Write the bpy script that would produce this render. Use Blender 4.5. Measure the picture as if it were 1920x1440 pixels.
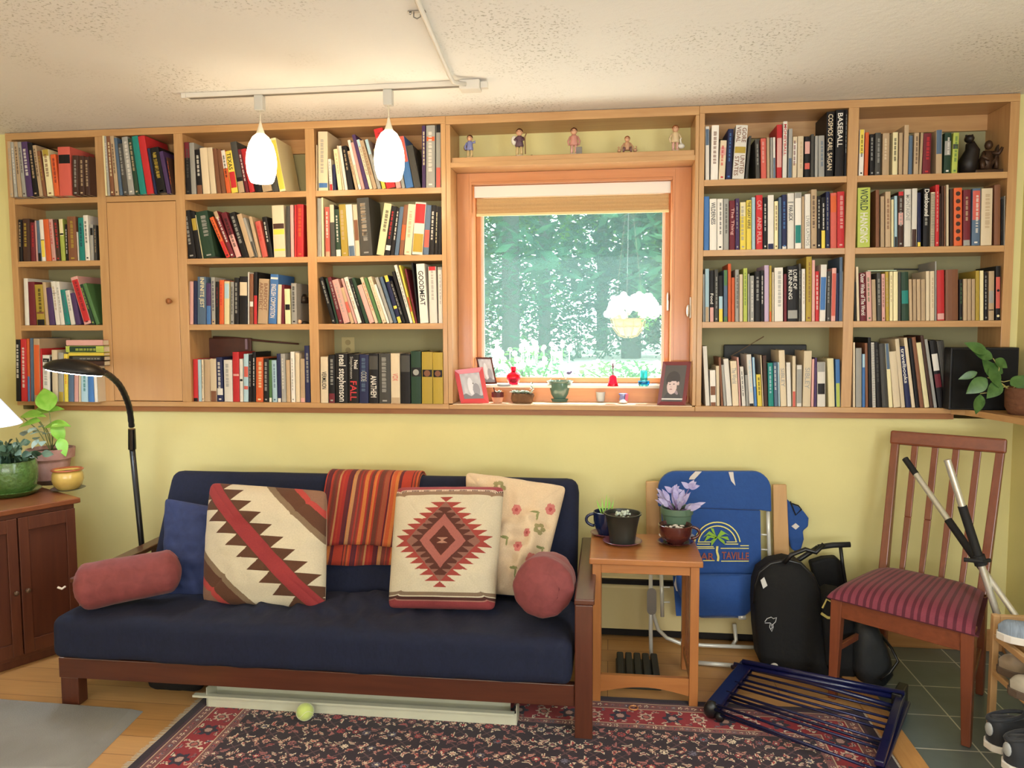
import bpy, math, random
import numpy as np
from mathutils import Matrix, Vector, Euler
for o in list(bpy.data.objects): bpy.data.objects.remove(o)
SC = bpy.context.scene
COL = SC.collection
rnd = random.Random(7)
PI = math.pi
R = math.radians

# ------------------------------------------------------------------ camera
H = 1.49; F = 1440.0
YAW, PITCH, ROLL = R(7.23), R(4.22), R(-.25)
def basis():
    cy, sy = math.cos(YAW), math.sin(YAW); cp, sp = math.cos(PITCH), math.sin(PITCH)
    f = Vector((-sy*cp, cy*cp, -sp)); r = Vector((cy, sy, 0)); u = r.cross(f)
    cr, sr = math.cos(ROLL), math.sin(ROLL)
    return cr*r+sr*u, -sr*r+cr*u, f
CR, CU, CF = basis(); CP = Vector((0, 0, H))
cam = bpy.data.objects.new('camera', bpy.data.cameras.new('camera')); COL.objects.link(cam)
cam.matrix_world = Matrix(((CR.x, CU.x, -CF.x, 0), (CR.y, CU.y, -CF.y, 0), (CR.z, CU.z, -CF.z, H), (0, 0, 0, 1)))
cam.data.sensor_width = 36; cam.data.lens = 36*F/1920; cam.data.clip_start = .05
SC.camera = cam
# a pixel of the 1920x1440 frame -> the point on a world plane
def ray(x, y): return CR*((x-960)/F)+CU*((720-y)/F)+CF
def atY(x, y, Y): d = ray(x, y); return CP+d*(Y/d.y)
def atZ(x, y, Z): d = ray(x, y); return CP+d*((Z-H)/d.z)
def atX(x, y, X): d = ray(x, y); return CP+d*(X/d.x)

# ------------------------------------------------------------------ world, sun, room light
SC.view_settings.view_transform = 'Standard'; SC.view_settings.look = 'None'
SC.view_settings.gamma = 1; SC.view_settings.use_curve_mapping = False
SC.view_settings.exposure = 0.02
w = bpy.data.worlds.new('world'); SC.world = w; w.use_nodes = True
nt = w.node_tree; nt.nodes.clear()
bg = nt.nodes.new('ShaderNodeBackground'); out = nt.nodes.new('ShaderNodeOutputWorld')
bg.inputs[0].default_value = (.80, .93, 1.0, 1); bg.inputs[1].default_value = 5.6
nt.links.new(bg.outputs[0], out.inputs[0])
def light(name, kind, loc, energy, color, size=None, rot=(0, 0, 0), size_y=None, spread=None):
    l = bpy.data.lights.new(name, kind); l.energy = energy; l.color = color
    o = bpy.data.objects.new(name, l); COL.objects.link(o); o.location = loc; o.rotation_euler = rot
    if kind == 'AREA':
        l.size = size
        if size_y: l.shape = 'RECTANGLE'; l.size_y = size_y
        if spread: l.spread = spread
    elif kind == 'SUN': l.angle = size
    elif size: l.shadow_soft_size = size
    return o
light('sun', 'SUN', (0, 8, 6), 15.0, (1, .96, .9), R(1.0), (R(-21), R(8), 0))
# glazed-door daylight on the right; unseen lamps behind and on the left are added fill
light('fill_light_rear', 'AREA', (-.4, -2.4, 1.35), 215, (.94, .96, 1.0), 3.6, (R(146), 0, 0), 1.4)  # added fill, tipped up so it bounces off the ceiling
light('window_light_right', 'AREA', (1.72, .55, 1.35), 62, (.84, .92, 1.0), 1.2, (R(70), 0, R(50)), 1.8)
light('fill_light_left', 'AREA', (-3.9, .4, 1.6), 14, (1, .95, .85), 1.4, (R(86), 0, R(-60)), 1.3)  # added soft warm fill from the left

# ------------------------------------------------------------------ helpers
def lin(c):
    if isinstance(c, str):
        c = c.lstrip('#'); c = [int(c[i:i+2], 16)/255 for i in (0, 2, 4)]
    elif max(c) > 1.001: c = [v/255 for v in c]
    return tuple(v/12.92 if v <= .04045 else ((v+.055)/1.055)**2.4 for v in c)
MATS = {}
def mat(name, col=None, rough=.6, metal=0, vc=False, noise=0, nscale=40, stretch=(1, 1, 1), col2=None, bump=0, bscale=200,
        sheen=0, emit=None, estr=0, trans=0, alpha=1, coat=0, ior=1.45, spec=.5, bstretch=None, sss=0):
    if name in MATS: return MATS[name]
    m = bpy.data.materials.new(name); m.use_nodes = True; MATS[name] = m
    n, l = m.node_tree.nodes, m.node_tree.links; b = n['Principled BSDF']
    b.inputs['Roughness'].default_value = rough; b.inputs['Metallic'].default_value = metal
    b.inputs['IOR'].default_value = ior; b.inputs['Specular IOR Level'].default_value = spec
    if sheen: b.inputs['Sheen Weight'].default_value = sheen; b.inputs['Sheen Roughness'].default_value = .4
    if coat: b.inputs['Coat Weight'].default_value = coat; b.inputs['Coat Roughness'].default_value = .15
    if trans: b.inputs['Transmission Weight'].default_value = trans
    if alpha < 1: b.inputs['Alpha'].default_value = alpha
    if sss: b.inputs['Subsurface Weight'].default_value = sss; b.inputs['Subsurface Scale'].default_value = .01
    if emit: b.inputs['Emission Color'].default_value = (*lin(emit), 1); b.inputs['Emission Strength'].default_value = estr
    tc = n.new('ShaderNodeTexCoord')
    base = None
    if vc:
        a = n.new('ShaderNodeVertexColor'); a.layer_name = 'Col'; base = a.outputs['Color']
    elif col is not None: b.inputs['Base Color'].default_value = (*lin(col), 1)
    if noise:
        mp = n.new('ShaderNodeMapping'); mp.inputs['Scale'].default_value = stretch; l.new(tc.outputs['Object'], mp.inputs[0])
        t = n.new('ShaderNodeTexNoise'); t.inputs['Scale'].default_value = nscale; t.inputs['Detail'].default_value = 5; t.inputs['Distortion'].default_value = .6
        l.new(mp.outputs[0], t.inputs[0])
        mx = n.new('ShaderNodeMix'); mx.data_type = 'RGBA'
        if col2 is not None:
            rp = n.new('ShaderNodeMapRange'); rp.inputs[1].default_value = .5-noise*.5; rp.inputs[2].default_value = .5+noise*.5
            l.new(t.outputs[0], rp.inputs[0]); l.new(rp.outputs[0], mx.inputs[0])
            mx.inputs[6].default_value = (*lin(col), 1); mx.inputs[7].default_value = (*lin(col2), 1)
        else:
            mx.blend_type = 'MULTIPLY'; mx.inputs[0].default_value = noise
            rp = n.new('ShaderNodeMapRange'); rp.inputs[1].default_value = .3; rp.inputs[2].default_value = .7; rp.inputs[3].default_value = .45; rp.inputs[4].default_value = 1.25
            l.new(t.outputs[0], rp.inputs[0])
            cb = n.new('ShaderNodeCombineColor'); [l.new(rp.outputs[0], cb.inputs[i]) for i in range(3)]
            if base: l.new(base, mx.inputs[6])
            else: mx.inputs[6].default_value = (*lin(col), 1)
            l.new(cb.outputs[0], mx.inputs[7])
        base = mx.outputs[2]
    if base: l.new(base, b.inputs['Base Color'])
    if bump:
        mp = n.new('ShaderNodeMapping'); mp.inputs['Scale'].default_value = bstretch or (1, 1, 1); l.new(tc.outputs['Object'], mp.inputs[0])
        t = n.new('ShaderNodeTexNoise'); t.inputs['Scale'].default_value = bscale; t.inputs['Detail'].default_value = 4
        l.new(mp.outputs[0], t.inputs[0])
        bp = n.new('ShaderNodeBump'); bp.inputs['Strength'].default_value = bump; bp.inputs['Distance'].default_value = .01
        l.new(t.outputs[0], bp.inputs['Height']); l.new(bp.outputs[0], b.inputs['Normal'])
    return m
def wood(name, c1, c2, axis='x', rough=.45, coat=.15, scale=6):
    st = {'x': (.7, 9, 9), 'y': (9, .7, 9), 'z': (9, 9, .7)}[axis]
    return mat(name+'_'+axis, c1, rough, noise=.9, nscale=scale, stretch=st, col2=c2, coat=coat, bump=.04, bscale=30, bstretch=st)

class MB:
    """collects shapes for one mesh"""
    def __init__(s): s.v = []; s.f = []; s.c = []; s.m = Matrix(); s.k = (1, 1, 1)
    def add(s, vs, fs, col=None):
        b = len(s.v); s.v += [tuple(s.m @ Vector(v)) for v in vs]
        s.f += [tuple(b+i for i in f) for f in fs]; s.c += [col or s.k]*len(fs); return s
    def box(s, a, b, col=None):
        x0, y0, z0 = a; x1, y1, z1 = b
        return s.add([(x0, y0, z0), (x1, y0, z0), (x1, y1, z0), (x0, y1, z0), (x0, y0, z1), (x1, y0, z1), (x1, y1, z1), (x0, y1, z1)],
                     [(0, 3, 2, 1), (4, 5, 6, 7), (0, 1, 5, 4), (1, 2, 6, 5), (2, 3, 7, 6), (3, 0, 4, 7)], col)
    def hexa(s, lo, hi, col=None):   # four points below, four above, same winding
        return s.add(list(lo)+list(hi), [(0, 3, 2, 1), (4, 5, 6, 7), (0, 1, 5, 4), (1, 2, 6, 5), (2, 3, 7, 6), (3, 0, 4, 7)], col)
    def bar(s, p, q, w, d, up=(0, 0, 1), w2=None, d2=None, col=None):   # rectangular bar from p to q
        p, q = Vector(p), Vector(q); t = (q-p).normalized(); up = Vector(up)
        a = t.cross(up).normalized(); b = a.cross(t); w2 = w2 or w; d2 = d2 or d
        f = lambda c, w, d: [c-a*w/2-b*d/2, c+a*w/2-b*d/2, c+a*w/2+b*d/2, c-a*w/2+b*d/2]
        return s.hexa(f(p, w, d), f(q, w2, d2), col)
    def tube(s, pts, r, n=10, cap=True, col=None):
        pts = [Vector(p) for p in pts]; N = len(pts); rs = r if isinstance(r, (list, tuple)) else [r]*N
        vs = []; prev = None
        for i, p in enumerate(pts):
            t = (pts[min(i+1, N-1)]-pts[max(i-1, 0)]).normalized()
            if prev is None:
                a = t.cross(Vector((0, 0, 1)))
                if a.length < .1: a = t.cross(Vector((0, 1, 0)))
            else: a = prev-t*prev.dot(t)
            a.normalize(); prev = a; b = t.cross(a)
            vs += [p+(a*math.cos(2*PI*k/n)+b*math.sin(2*PI*k/n))*rs[i] for k in range(n)]
        fs = [(i*n+k, i*n+(k+1) % n, (i+1)*n+(k+1) % n, (i+1)*n+k) for i in range(N-1) for k in range(n)]
        if cap: fs += [tuple(range(n))[::-1], tuple((N-1)*n+k for k in range(n))]
        return s.add(vs, fs, col)
    def lathe(s, prof, c=(0, 0, 0), n=32, col=None, sx=1, sy=1, cap=True):
        vs = [(c[0]+r*sx*math.cos(2*PI*k/n), c[1]+r*sy*math.sin(2*PI*k/n), c[2]+z) for r, z in prof for k in range(n)]
        fs = [(i*n+k, i*n+(k+1) % n, (i+1)*n+(k+1) % n, (i+1)*n+k) for i in range(len(prof)-1) for k in range(n)]
        if cap and prof[0][0] > 1e-5: fs.append(tuple(range(n))[::-1])
        if cap and prof[-1][0] > 1e-5: fs.append(tuple((len(prof)-1)*n+k for k in range(n)))
        return s.add(vs, fs, col)
    def ball(s, c, r, n=12, col=None):
        rx, ry, rz = r if isinstance(r, (list, tuple)) else (r, r, r); m = max(4, n//2)
        vs = []; fs = []
        for i in range(m+1):
            a = PI*i/m
            for k in range(n):
                vs.append((c[0]+rx*math.sin(a)*math.cos(2*PI*k/n), c[1]+ry*math.sin(a)*math.sin(2*PI*k/n), c[2]+rz*math.cos(a)))
        for i in range(m):
            for k in range(n): fs.append((i*n+k, (i+1)*n+k, (i+1)*n+(k+1) % n, i*n+(k+1) % n))
        return s.add(vs, fs, col)
    def prism(s, poly, a, b, plane='xz', col=None):   # polygon extruded between a and b along the third axis
        mk = {'xz': lambda p, t: (p[0], t, p[1]), 'xy': lambda p, t: (p[0], p[1], t), 'yz': lambda p, t: (t, p[0], p[1])}[plane]
        n = len(poly); vs = [mk(p, a) for p in poly]+[mk(p, b) for p in poly]
        return s.add(vs, [tuple(range(n))[::-1], tuple(n+i for i in range(n))]+[(i, (i+1) % n, n+(i+1) % n, n+i) for i in range(n)], col)
    def leaf(s, p, d, L, W, up=(0, 0, 1), bend=.2, n=5, col=None, fold=.15):
        p, d, up = Vector(p), Vector(d).normalized(), Vector(up)
        a = d.cross(up)
        if a.length < .05: a = d.cross(Vector((1, 0, 0)))
        a.normalize(); b = a.cross(d).normalized(); vs = []; fs = []
        for i in range(n+1):
            t = i/n; ww = W/2*math.sin(PI*min(1, t**.8*.96+.04)); c = p+d*(L*t)-b*(bend*L*t*t)
            vs += [c-a*ww+b*ww*fold, c, c+a*ww+b*ww*fold]
        for i in range(n): k = 3*i; fs += [(k, k+1, k+4, k+3), (k+1, k+2, k+5, k+4)]
        return s.add(vs, fs, col)
OBJW = {}
def mkmesh(name, mb, smooth=False, vc=True):
    me = bpy.data.meshes.new(name); me.from_pydata(mb.v, [], mb.f); 
    if vc and any(c != (1, 1, 1) for c in mb.c):
        ca = me.color_attributes.new('Col', 'FLOAT_COLOR', 'CORNER'); arr = []
        for f, c in zip(mb.f, mb.c): arr += [c[0], c[1], c[2], 1.0]*len(f)
        ca.data.foreach_set('color', arr)
    if smooth:
        me.polygons.foreach_set('use_smooth', [True]*len(me.polygons))
    me.update(); return me
def ob(name, mb, m, parent=None, smooth=False, bevel=0, local=False, sub=0, auto=None, seg=2):
    if parent is not None and not local:
        inv = OBJW[parent.name].inverted(); mb.v = [tuple(inv @ Vector(v)) for v in mb.v]
    o = bpy.data.objects.new(name, mkmesh(name, mb, smooth or auto is not None)); COL.objects.link(o)
    o.data.materials.append(m)
    if auto is not None:
        try: o.data.set_sharp_from_angle(angle=R(auto))
        except Exception: pass
    if parent is not None: o.parent = parent; OBJW[o.name] = OBJW[parent.name].copy()
    else: OBJW[o.name] = Matrix()
    if bevel:
        b = o.modifiers.new('edge', 'BEVEL'); b.width = bevel; b.segments = seg; b.limit_method = 'ANGLE'; b.angle_limit = R(40)
    if sub:
        b = o.modifiers.new('smooth', 'SUBSURF'); b.levels = b.render_levels = sub
    return o
def tag(o, label=None, cat=None, group=None, kind=None):
    if label: o['label'] = label
    if cat: o['category'] = cat
    if group: o['group'] = group
    if kind: o['kind'] = kind
    return o
def thing(name, label, cat, loc=(0, 0, 0), rotz=0, group=None, rot=None):
    o = bpy.data.objects.new(name, None); COL.objects.link(o); o.empty_display_size = .05
    o.location = loc; o.rotation_euler = rot or (0, 0, rotz)
    OBJW[o.name] = Matrix.LocRotScale(Vector(loc), Euler(rot or (0, 0, rotz)), None)
    return tag(o, label, cat, group)
def recenter(o):   # move a top-level mesh's origin to its base
    vs = np.empty(len(o.data.vertices)*3); o.data.vertices.foreach_get('co', vs); vs = vs.reshape(-1, 3)
    c = np.array([(vs[:, 0].min()+vs[:, 0].max())/2, (vs[:, 1].min()+vs[:, 1].max())/2, vs[:, 2].min()])
    vs -= c; o.data.vertices.foreach_set('co', vs.ravel()); o.location = c; OBJW[o.name] = Matrix.Translation(Vector(c)); o.data.update(); return o
def struct(name, mb, m, parent=None, **k):
    o = ob(name, mb, m, parent, **k)
    if parent is None: o['kind'] = 'structure'
    return o
def gridmesh(name, P, C, m, parent=None, smooth=True, closed=False):
    """P: (ny,nx,3) points, C: (ny-1,nx-1,3) linear face colours"""
    ny, nx = P.shape[:2]; idx = np.arange(ny*nx).reshape(ny, nx)
    f = np.stack([idx[:-1, :-1], idx[:-1, 1:], idx[1:, 1:], idx[1:, :-1]], -1).reshape(-1, 4)
    v = P.reshape(-1, 3)
    if parent is not None:
        inv = np.array(OBJW[parent.name].inverted()); v = v @ inv[:3, :3].T+inv[:3, 3]
    me = bpy.data.meshes.new(name)
    me.vertices.add(len(v)); me.vertices.foreach_set('co', np.ascontiguousarray(v, dtype=np.float32).ravel())
    me.loops.add(f.size); me.loops.foreach_set('vertex_index', f.ravel().astype(np.int32))
    me.polygons.add(len(f)); me.polygons.foreach_set('loop_start', (np.arange(len(f))*4).astype(np.int32))
    me.polygons.foreach_set('loop_total', np.full(len(f), 4, dtype=np.int32))
    if smooth: me.polygons.foreach_set('use_smooth', np.ones(len(f), dtype=bool))
    me.update(calc_edges=True); me.validate()
    if C is not None:
        ca = me.color_attributes.new('Col', 'FLOAT_COLOR', 'CORNER')
        c4 = np.concatenate([C.reshape(-1, 3), np.ones((len(f), 1))], 1)
        ca.data.foreach_set('color', np.repeat(c4, 4, axis=0).astype(np.float32).ravel())
    o = bpy.data.objects.new(name, me); COL.objects.link(o); me.materials.append(m)
    if parent is not None: o.parent = parent; OBJW[o.name] = OBJW[parent.name].copy()
    else: OBJW[o.name] = Matrix()
    return o
_fonts = {}
def text_mb(s, hgt, depth=.0004, width=None, bold=0, spacing=1):
    """lettering as an MB in the xz plane facing -y, left-bottom at origin; returns (mb, width)"""
    cu = bpy.data.curves.new('t', 'FONT'); cu.body = s; cu.size = 1; cu.extrude = 0; cu.offset = bold; cu.space_character = spacing; cu.resolution_u = 3
    o = bpy.data.objects.new('t', cu); COL.objects.link(o)
    dg = bpy.context.evaluated_depsgraph_get(); dg.update(); me = bpy.data.meshes.new_from_object(o.evaluated_get(dg))
    vs = [v.co.copy() for v in me.vertices]; fs = [tuple(p.vertices) for p in me.polygons]
    bpy.data.objects.remove(o); bpy.data.curves.remove(cu); bpy.data.meshes.remove(me)
    x0 = min(v.x for v in vs); x1 = max(v.x for v in vs); y0 = min(v.y for v in vs); y1 = max(v.y for v in vs)
    k = hgt/(y1-y0); kx = k if width is None else width/(x1-x0)
    mb = MB(); mb.add([((v.x-x0)*kx, 0, (v.y-y0)*k) for v in vs], fs); return mb, (x1-x0)*kx
def noise2(nx, ny, sx, sy, seed=0):   # smooth random field, about -1..1
    g = np.random.RandomState(seed).uniform(-1, 1, (sy+3, sx+3)); X = np.linspace(0, sx, nx); Y = np.linspace(0, sy, ny)
    xi = X.astype(int); yi = Y.astype(int); fx = X-xi; fy = Y-yi; fx = fx*fx*(3-2*fx); fy = fy*fy*(3-2*fy)
    a = g[np.ix_(yi, xi)]; b = g[np.ix_(yi, xi+1)]; c = g[np.ix_(yi+1, xi)]; d = g[np.ix_(yi+1, xi+1)]
    return (a*(1-fx)+b*fx)*(1-fy)[:, None]+(c*(1-fx)+d*fx)*fy[:, None]
# ================================================================== the room
YW = 3.68       # lower back wall
YF = 3.65       # front of the built-in shelves
YB = 3.875      # wall behind the shelves
ZC = 2.492      # ceiling
M_wall = mat('yellow_paint', (222, 212, 150), .7, noise=.08, nscale=3, bump=.05, bscale=60)
M_ceil = None
def ceiling_mat():
    m = bpy.data.materials.new('ceiling_plaster'); m.use_nodes = True; n, l = m.node_tree.nodes, m.node_tree.links; b = n['Principled BSDF']
    b.inputs['Roughness'].default_value = .85; tc = n.new('ShaderNodeTexCoord')
    t = n.new('ShaderNodeTexNoise'); t.inputs['Scale'].default_value = 30; t.inputs['Detail'].default_value = 7; t.inputs['Roughness'].default_value = .7
    l.new(tc.outputs['Object'], t.inputs[0])
    t2 = n.new('ShaderNodeTexNoise'); t2.inputs['Scale'].default_value = 2.2; l.new(tc.outputs['Object'], t2.inputs[0])
    t3 = n.new('ShaderNodeTexNoise'); t3.inputs['Scale'].default_value = 85; t3.inputs['Detail'].default_value = 3; l.new(tc.outputs['Object'], t3.inputs[0])
    # pits where both the patch noise and the fine noise are high
    r2 = n.new('ShaderNodeMapRange'); r2.inputs[1].default_value = .45; r2.inputs[2].default_value = .62; l.new(t2.outputs[0], r2.inputs[0])
    r3 = n.new('ShaderNodeMapRange'); r3.inputs[1].default_value = .57; r3.inputs[2].default_value = .66; l.new(t3.outputs[0], r3.inputs[0])
    mu = n.new('ShaderNodeMath'); mu.operation = 'MULTIPLY'; l.new(r2.outputs[0], mu.inputs[0]); l.new(r3.outputs[0], mu.inputs[1])
    mx = n.new('ShaderNodeMix'); mx.data_type = 'RGBA'; mx.inputs[6].default_value = (*lin((236, 234, 230)), 1); mx.inputs[7].default_value = (*lin((188, 184, 174)), 1)
    l.new(mu.outputs[0], mx.inputs[0]); l.new(mx.outputs[2], b.inputs['Base Color'])
    ad = n.new('ShaderNodeMath'); ad.operation = 'SUBTRACT'; l.new(t.outputs[0], ad.inputs[0]); l.new(mu.outputs[0], ad.inputs[1])
    bp = n.new('ShaderNodeBump'); bp.inputs['Strength'].default_value = .35; bp.inputs['Distance'].default_value = .01
    l.new(ad.outputs[0], bp.inputs['Height']); l.new(bp.outputs[0], b.inputs['Normal']); return m
M_ceil = ceiling_mat()
def floor_mat():
    m = bpy.data.materials.new('oak_laminate'); m.use_nodes = True; n, l = m.node_tree.nodes, m.node_tree.links; b = n['Principled BSDF']
    b.inputs['Roughness'].default_value = .35; tc = n.new('ShaderNodeTexCoord')
    br = n.new('ShaderNodeTexBrick'); br.offset = .37; br.inputs['Scale'].default_value = 1; br.inputs['Mortar Size'].default_value = .0012
    br.inputs['Brick Width'].default_value = 1.1; br.inputs['Row Height'].default_value = .12
    br.inputs['Color1'].default_value = (*lin((184, 136, 82)), 1); br.inputs['Color2'].default_value = (*lin((202, 156, 100)), 1); br.inputs['Mortar'].default_value = (*lin((110, 70, 35)), 1)
    l.new(tc.outputs['Object'], br.inputs[0])
    mp = n.new('ShaderNodeMapping'); mp.inputs['Scale'].default_value = (2, 26, 1); l.new(tc.outputs['Object'], mp.inputs[0])
    t = n.new('ShaderNodeTexNoise'); t.inputs['Scale'].default_value = 3; t.inputs['Detail'].default_value = 6; l.new(mp.outputs[0], t.inputs[0])
    r = n.new('ShaderNodeMapRange'); r.inputs[3].default_value = .7; r.inputs[4].default_value = 1.2; l.new(t.outputs[0], r.inputs[0])
    cb = n.new('ShaderNodeCombineColor'); [l.new(r.outputs[0], cb.inputs[i]) for i in range(3)]
    mx = n.new('ShaderNodeMix'); mx.data_type = 'RGBA'; mx.blend_type = 'MULTIPLY'; mx.inputs[0].default_value = .6
    l.new(br.outputs[0], mx.inputs[6]); l.new(cb.outputs[0], mx.inputs[7]); l.new(mx.outputs[2], b.inputs['Base Color']); return m
def tile_mat():
    m = bpy.data.materials.new('slate_tile'); m.use_nodes = True; n, l = m.node_tree.nodes, m.node_tree.links; b = n['Principled BSDF']
    b.inputs['Roughness'].default_value = .35; tc = n.new('ShaderNodeTexCoord')
    mp = n.new('ShaderNodeMapping'); mp.inputs['Location'].default_value = (-.135, -.026, 0); l.new(tc.outputs['Object'], mp.inputs[0])
    br = n.new('ShaderNodeTexBrick'); br.offset = 0; br.inputs['Scale'].default_value = 1; br.inputs['Mortar Size'].default_value = .003; br.inputs['Mortar Smooth'].default_value = .2
    br.inputs['Brick Width'].default_value = .232; br.inputs['Row Height'].default_value = .2497
    br.inputs['Color1'].default_value = (*lin((80, 94, 98)), 1); br.inputs['Color2'].default_value = (*lin((100, 110, 106)), 1); br.inputs['Mortar'].default_value = (*lin((190, 190, 178)), 1)
    l.new(mp.outputs[0], br.inputs[0])
    t = n.new('ShaderNodeTexNoise'); t.inputs['Scale'].default_value = 9; t.inputs['Detail'].default_value = 6; l.new(tc.outputs['Object'], t.inputs[0])
    r = n.new('ShaderNodeMapRange'); r.inputs[3].default_value = .6; r.inputs[4].default_value = 1.35; l.new(t.outputs[0], r.inputs[0])
    cb = n.new('ShaderNodeCombineColor'); [l.new(r.outputs[0], cb.inputs[i]) for i in range(3)]
    mx = n.new('ShaderNodeMix'); mx.data_type = 'RGBA'; mx.blend_type = 'MULTIPLY'; mx.inputs[0].default_value = .7
    l.new(br.outputs[0], mx.inputs[6]); l.new(cb.outputs[0], mx.inputs[7]); l.new(mx.outputs[2], b.inputs['Base Color'])
    bp = n.new('ShaderNodeBump'); bp.inputs['Strength'].default_value = .15; bp.inputs['Distance'].default_value = .004; l.new(t.outputs[0], bp.inputs['Height']); l.new(bp.outputs[0], b.inputs['Normal']); return m
XL, XR, YN = -4.0, 1.80, -2.7
struct('floor', MB().box((XL-.1, YN-.1, -.08), (1.03, 4.05, 0)), floor_mat())
struct('floor_2', MB().box((1.03, YN-.1, -.08), (XR+.1, 4.05, 0)), tile_mat())
OAK1, OAK2 = (206, 164, 112), (176, 128, 80)
tag(struct('trim_1', MB().box((.985, YN+.2, .0005), (1.075, 3.6, .009)), wood('threshold_wood', (205, 155, 95), (170, 118, 66), 'y'), bevel=.003))
struct('ceiling', MB().box((XL-.1, YN-.1, ZC), (XR+.1, 4.15, ZC+.1)), M_ceil)
# back wall: lower part stands proud under the shelves, the wall behind them carries the window opening
WX0, WX1, WZ0, WZ1 = -.692, .309, 1.19, 2.205
mb = MB().box((XL, YW, 0), (XR, 4.10, 1.07))
mb.box((XL, YB, 1.07), (WX0, 4.10, ZC)).box((WX1, YB, 1.07), (XR, 4.10, ZC)).box((WX0, YB, 1.07), (WX1, 4.10, WZ0)).box((WX0, YB, WZ1), (WX1, 4.10, ZC))
mb.box((XL, YW, 1.07), (-3.069, YB, ZC)).box((1.757, YW, 1.07), (XR, YB, ZC))
struct('wall_back', mb, M_wall)
struct('wall_right', MB().box((XR, YN, 0), (XR+.1, 4.1, ZC)), M_wall)
struct('wall_left', MB().box((XL-.1, YN, 0), (XL, 4.1, ZC)), M_wall)
struct('wall_front', MB().box((XL, YN-.1, 0), (XR, YN, ZC)), M_wall)
# baseboard convector along the wall
cc = mat('cream_enamel', (206, 190, 140), .5)
hb = thing('baseboard_heater', 'long tan enamel baseboard heater along the wall behind the side table', 'heater', (0, YW, 0))
ob('housing', MB().prism([(YW, .045), (YW, .30), (YW-.02, .305), (YW-.022, .29), (YW-.05, .255), (YW-.055, .245), (YW-.055, .045)], -2.1, .95, 'yz'), cc, hb, bevel=.002)
ob('air_slot', MB().box((-2.08, YW-.052, .262), (.93, YW-.026, .283)), mat('black_gap', (22, 18, 16), .8), hb)
ob('kick_strip', MB().box((-2.08, YW-.04, .008), (.93, YW-.004, .045)), MATS['black_gap'], hb)
# base trims on the right
bw = wood('base_trim', (188, 140, 88), (150, 104, 60), 'x')
struct('baseboard_back', MB().box((.96, YW-.015, 0), (XR-.001, YW, .10)), bw, bevel=.003)
struct('baseboard_right', MB().box((XR-.014, .2, 0), (XR, YW-.016, .10)), wood('base_trim', (188, 140, 88), (150, 104, 60), 'y'), bevel=.003)

# ================================================================== built-in shelving
def wx(ax): return wood('shelf_oak', OAK1, OAK2, ax, .42, .2)
ZS = {1: 2.158, 2: 1.840, 3: 1.511, 4: 1.120}       # top of the shelf board of each row
TH = .028
def bay_case(t, xs, x0, x1, z0=1.095, z1=ZC-.003):
    """face frame, boards, linings; xs = list of openings (xa, xb)"""
    st = [x0]+[v for p in xs for v in p]+[x1]
    for i in range(0, len(st), 2):
        a, b = st[i], st[i+1]
        ob('upright', MB().box((a, YF, z0+.025), (b, YB-.001, 2.455)), wx('z'), t, bevel=.0015)
    ob('top_board', MB().box((x0, YF-.001, 2.455), (x1, YB-.001, z1)), wx('x'), t, bevel=.0015)
    ob('bottom_board', MB().box((x0-.004, YF-.006, z0), (x1+.004, YB-.001, 1.12)), wx('x'), t, bevel=.002)
    for a, b in xs:
        ob('back_rail', MB().box((a, YB-.02, 2.385), (b, YB-.001, 2.455)), wx('x'), t)
        ob('back_panel', MB().box((a, YB-.006, 1.121), (b, YB-.0008, 2.384)), mat('olive_back_paint', (150, 144, 106), .8), t)
lc = thing('bookcase', 'built-in oak bookcase, four bays wide with a cupboard, left of the window', 'bookcase', (-1.93, YF, 1.095))
LX = [(-3.034, -2.575), (-2.528, -2.152), (-2.104, -1.472), (-1.425, -.799)]
bay_case(lc, LX, -3.069, -.776)
for i, (a, b) in enumerate(LX):
    for r in (1, 2, 3):
        if i == 1 and r > 1: continue
        ob('shelf', MB().box((a, YF+.002, ZS[r]-TH), (b, YB-.001, ZS[r])), wx('x'), lc, bevel=.0012)
dr = ob('door', MB().box((-2.526, YF+.001, 1.123), (-2.154, YF+.02, 2.127)), wood('door_maple', (204, 158, 106), (190, 142, 92), 'z', .4, .2, 3), lc, bevel=.002)
ob('knob', MB().lathe([(.006, 0), (.006, .012), (.014, .018), (.015, .026), (.009, .032), (0, .033)], n=16), mat('turned_wood', (150, 92, 50), .4), dr, smooth=True, local=True)
k = [o for o in dr.children][0]; kp = atY(321, 565, YF); k.location = kp-Vector(lc.location); k.rotation_euler = (R(90), 0, 0)
rc = thing('bookcase', 'built-in oak bookcase, two bays wide, right of the window', 'bookcase', (1.08, YF, 1.095))
RX = [(.426, 1.05), (1.094, 1.719)]
bay_case(rc, RX, .402, 1.757)
for a, b in RX:
    for r in (1, 2, 3): ob('shelf', MB().box((a, YF+.002, ZS[r]-TH), (b, YB-.001, ZS[r])), wx('x'), rc, bevel=.0012)
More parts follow.
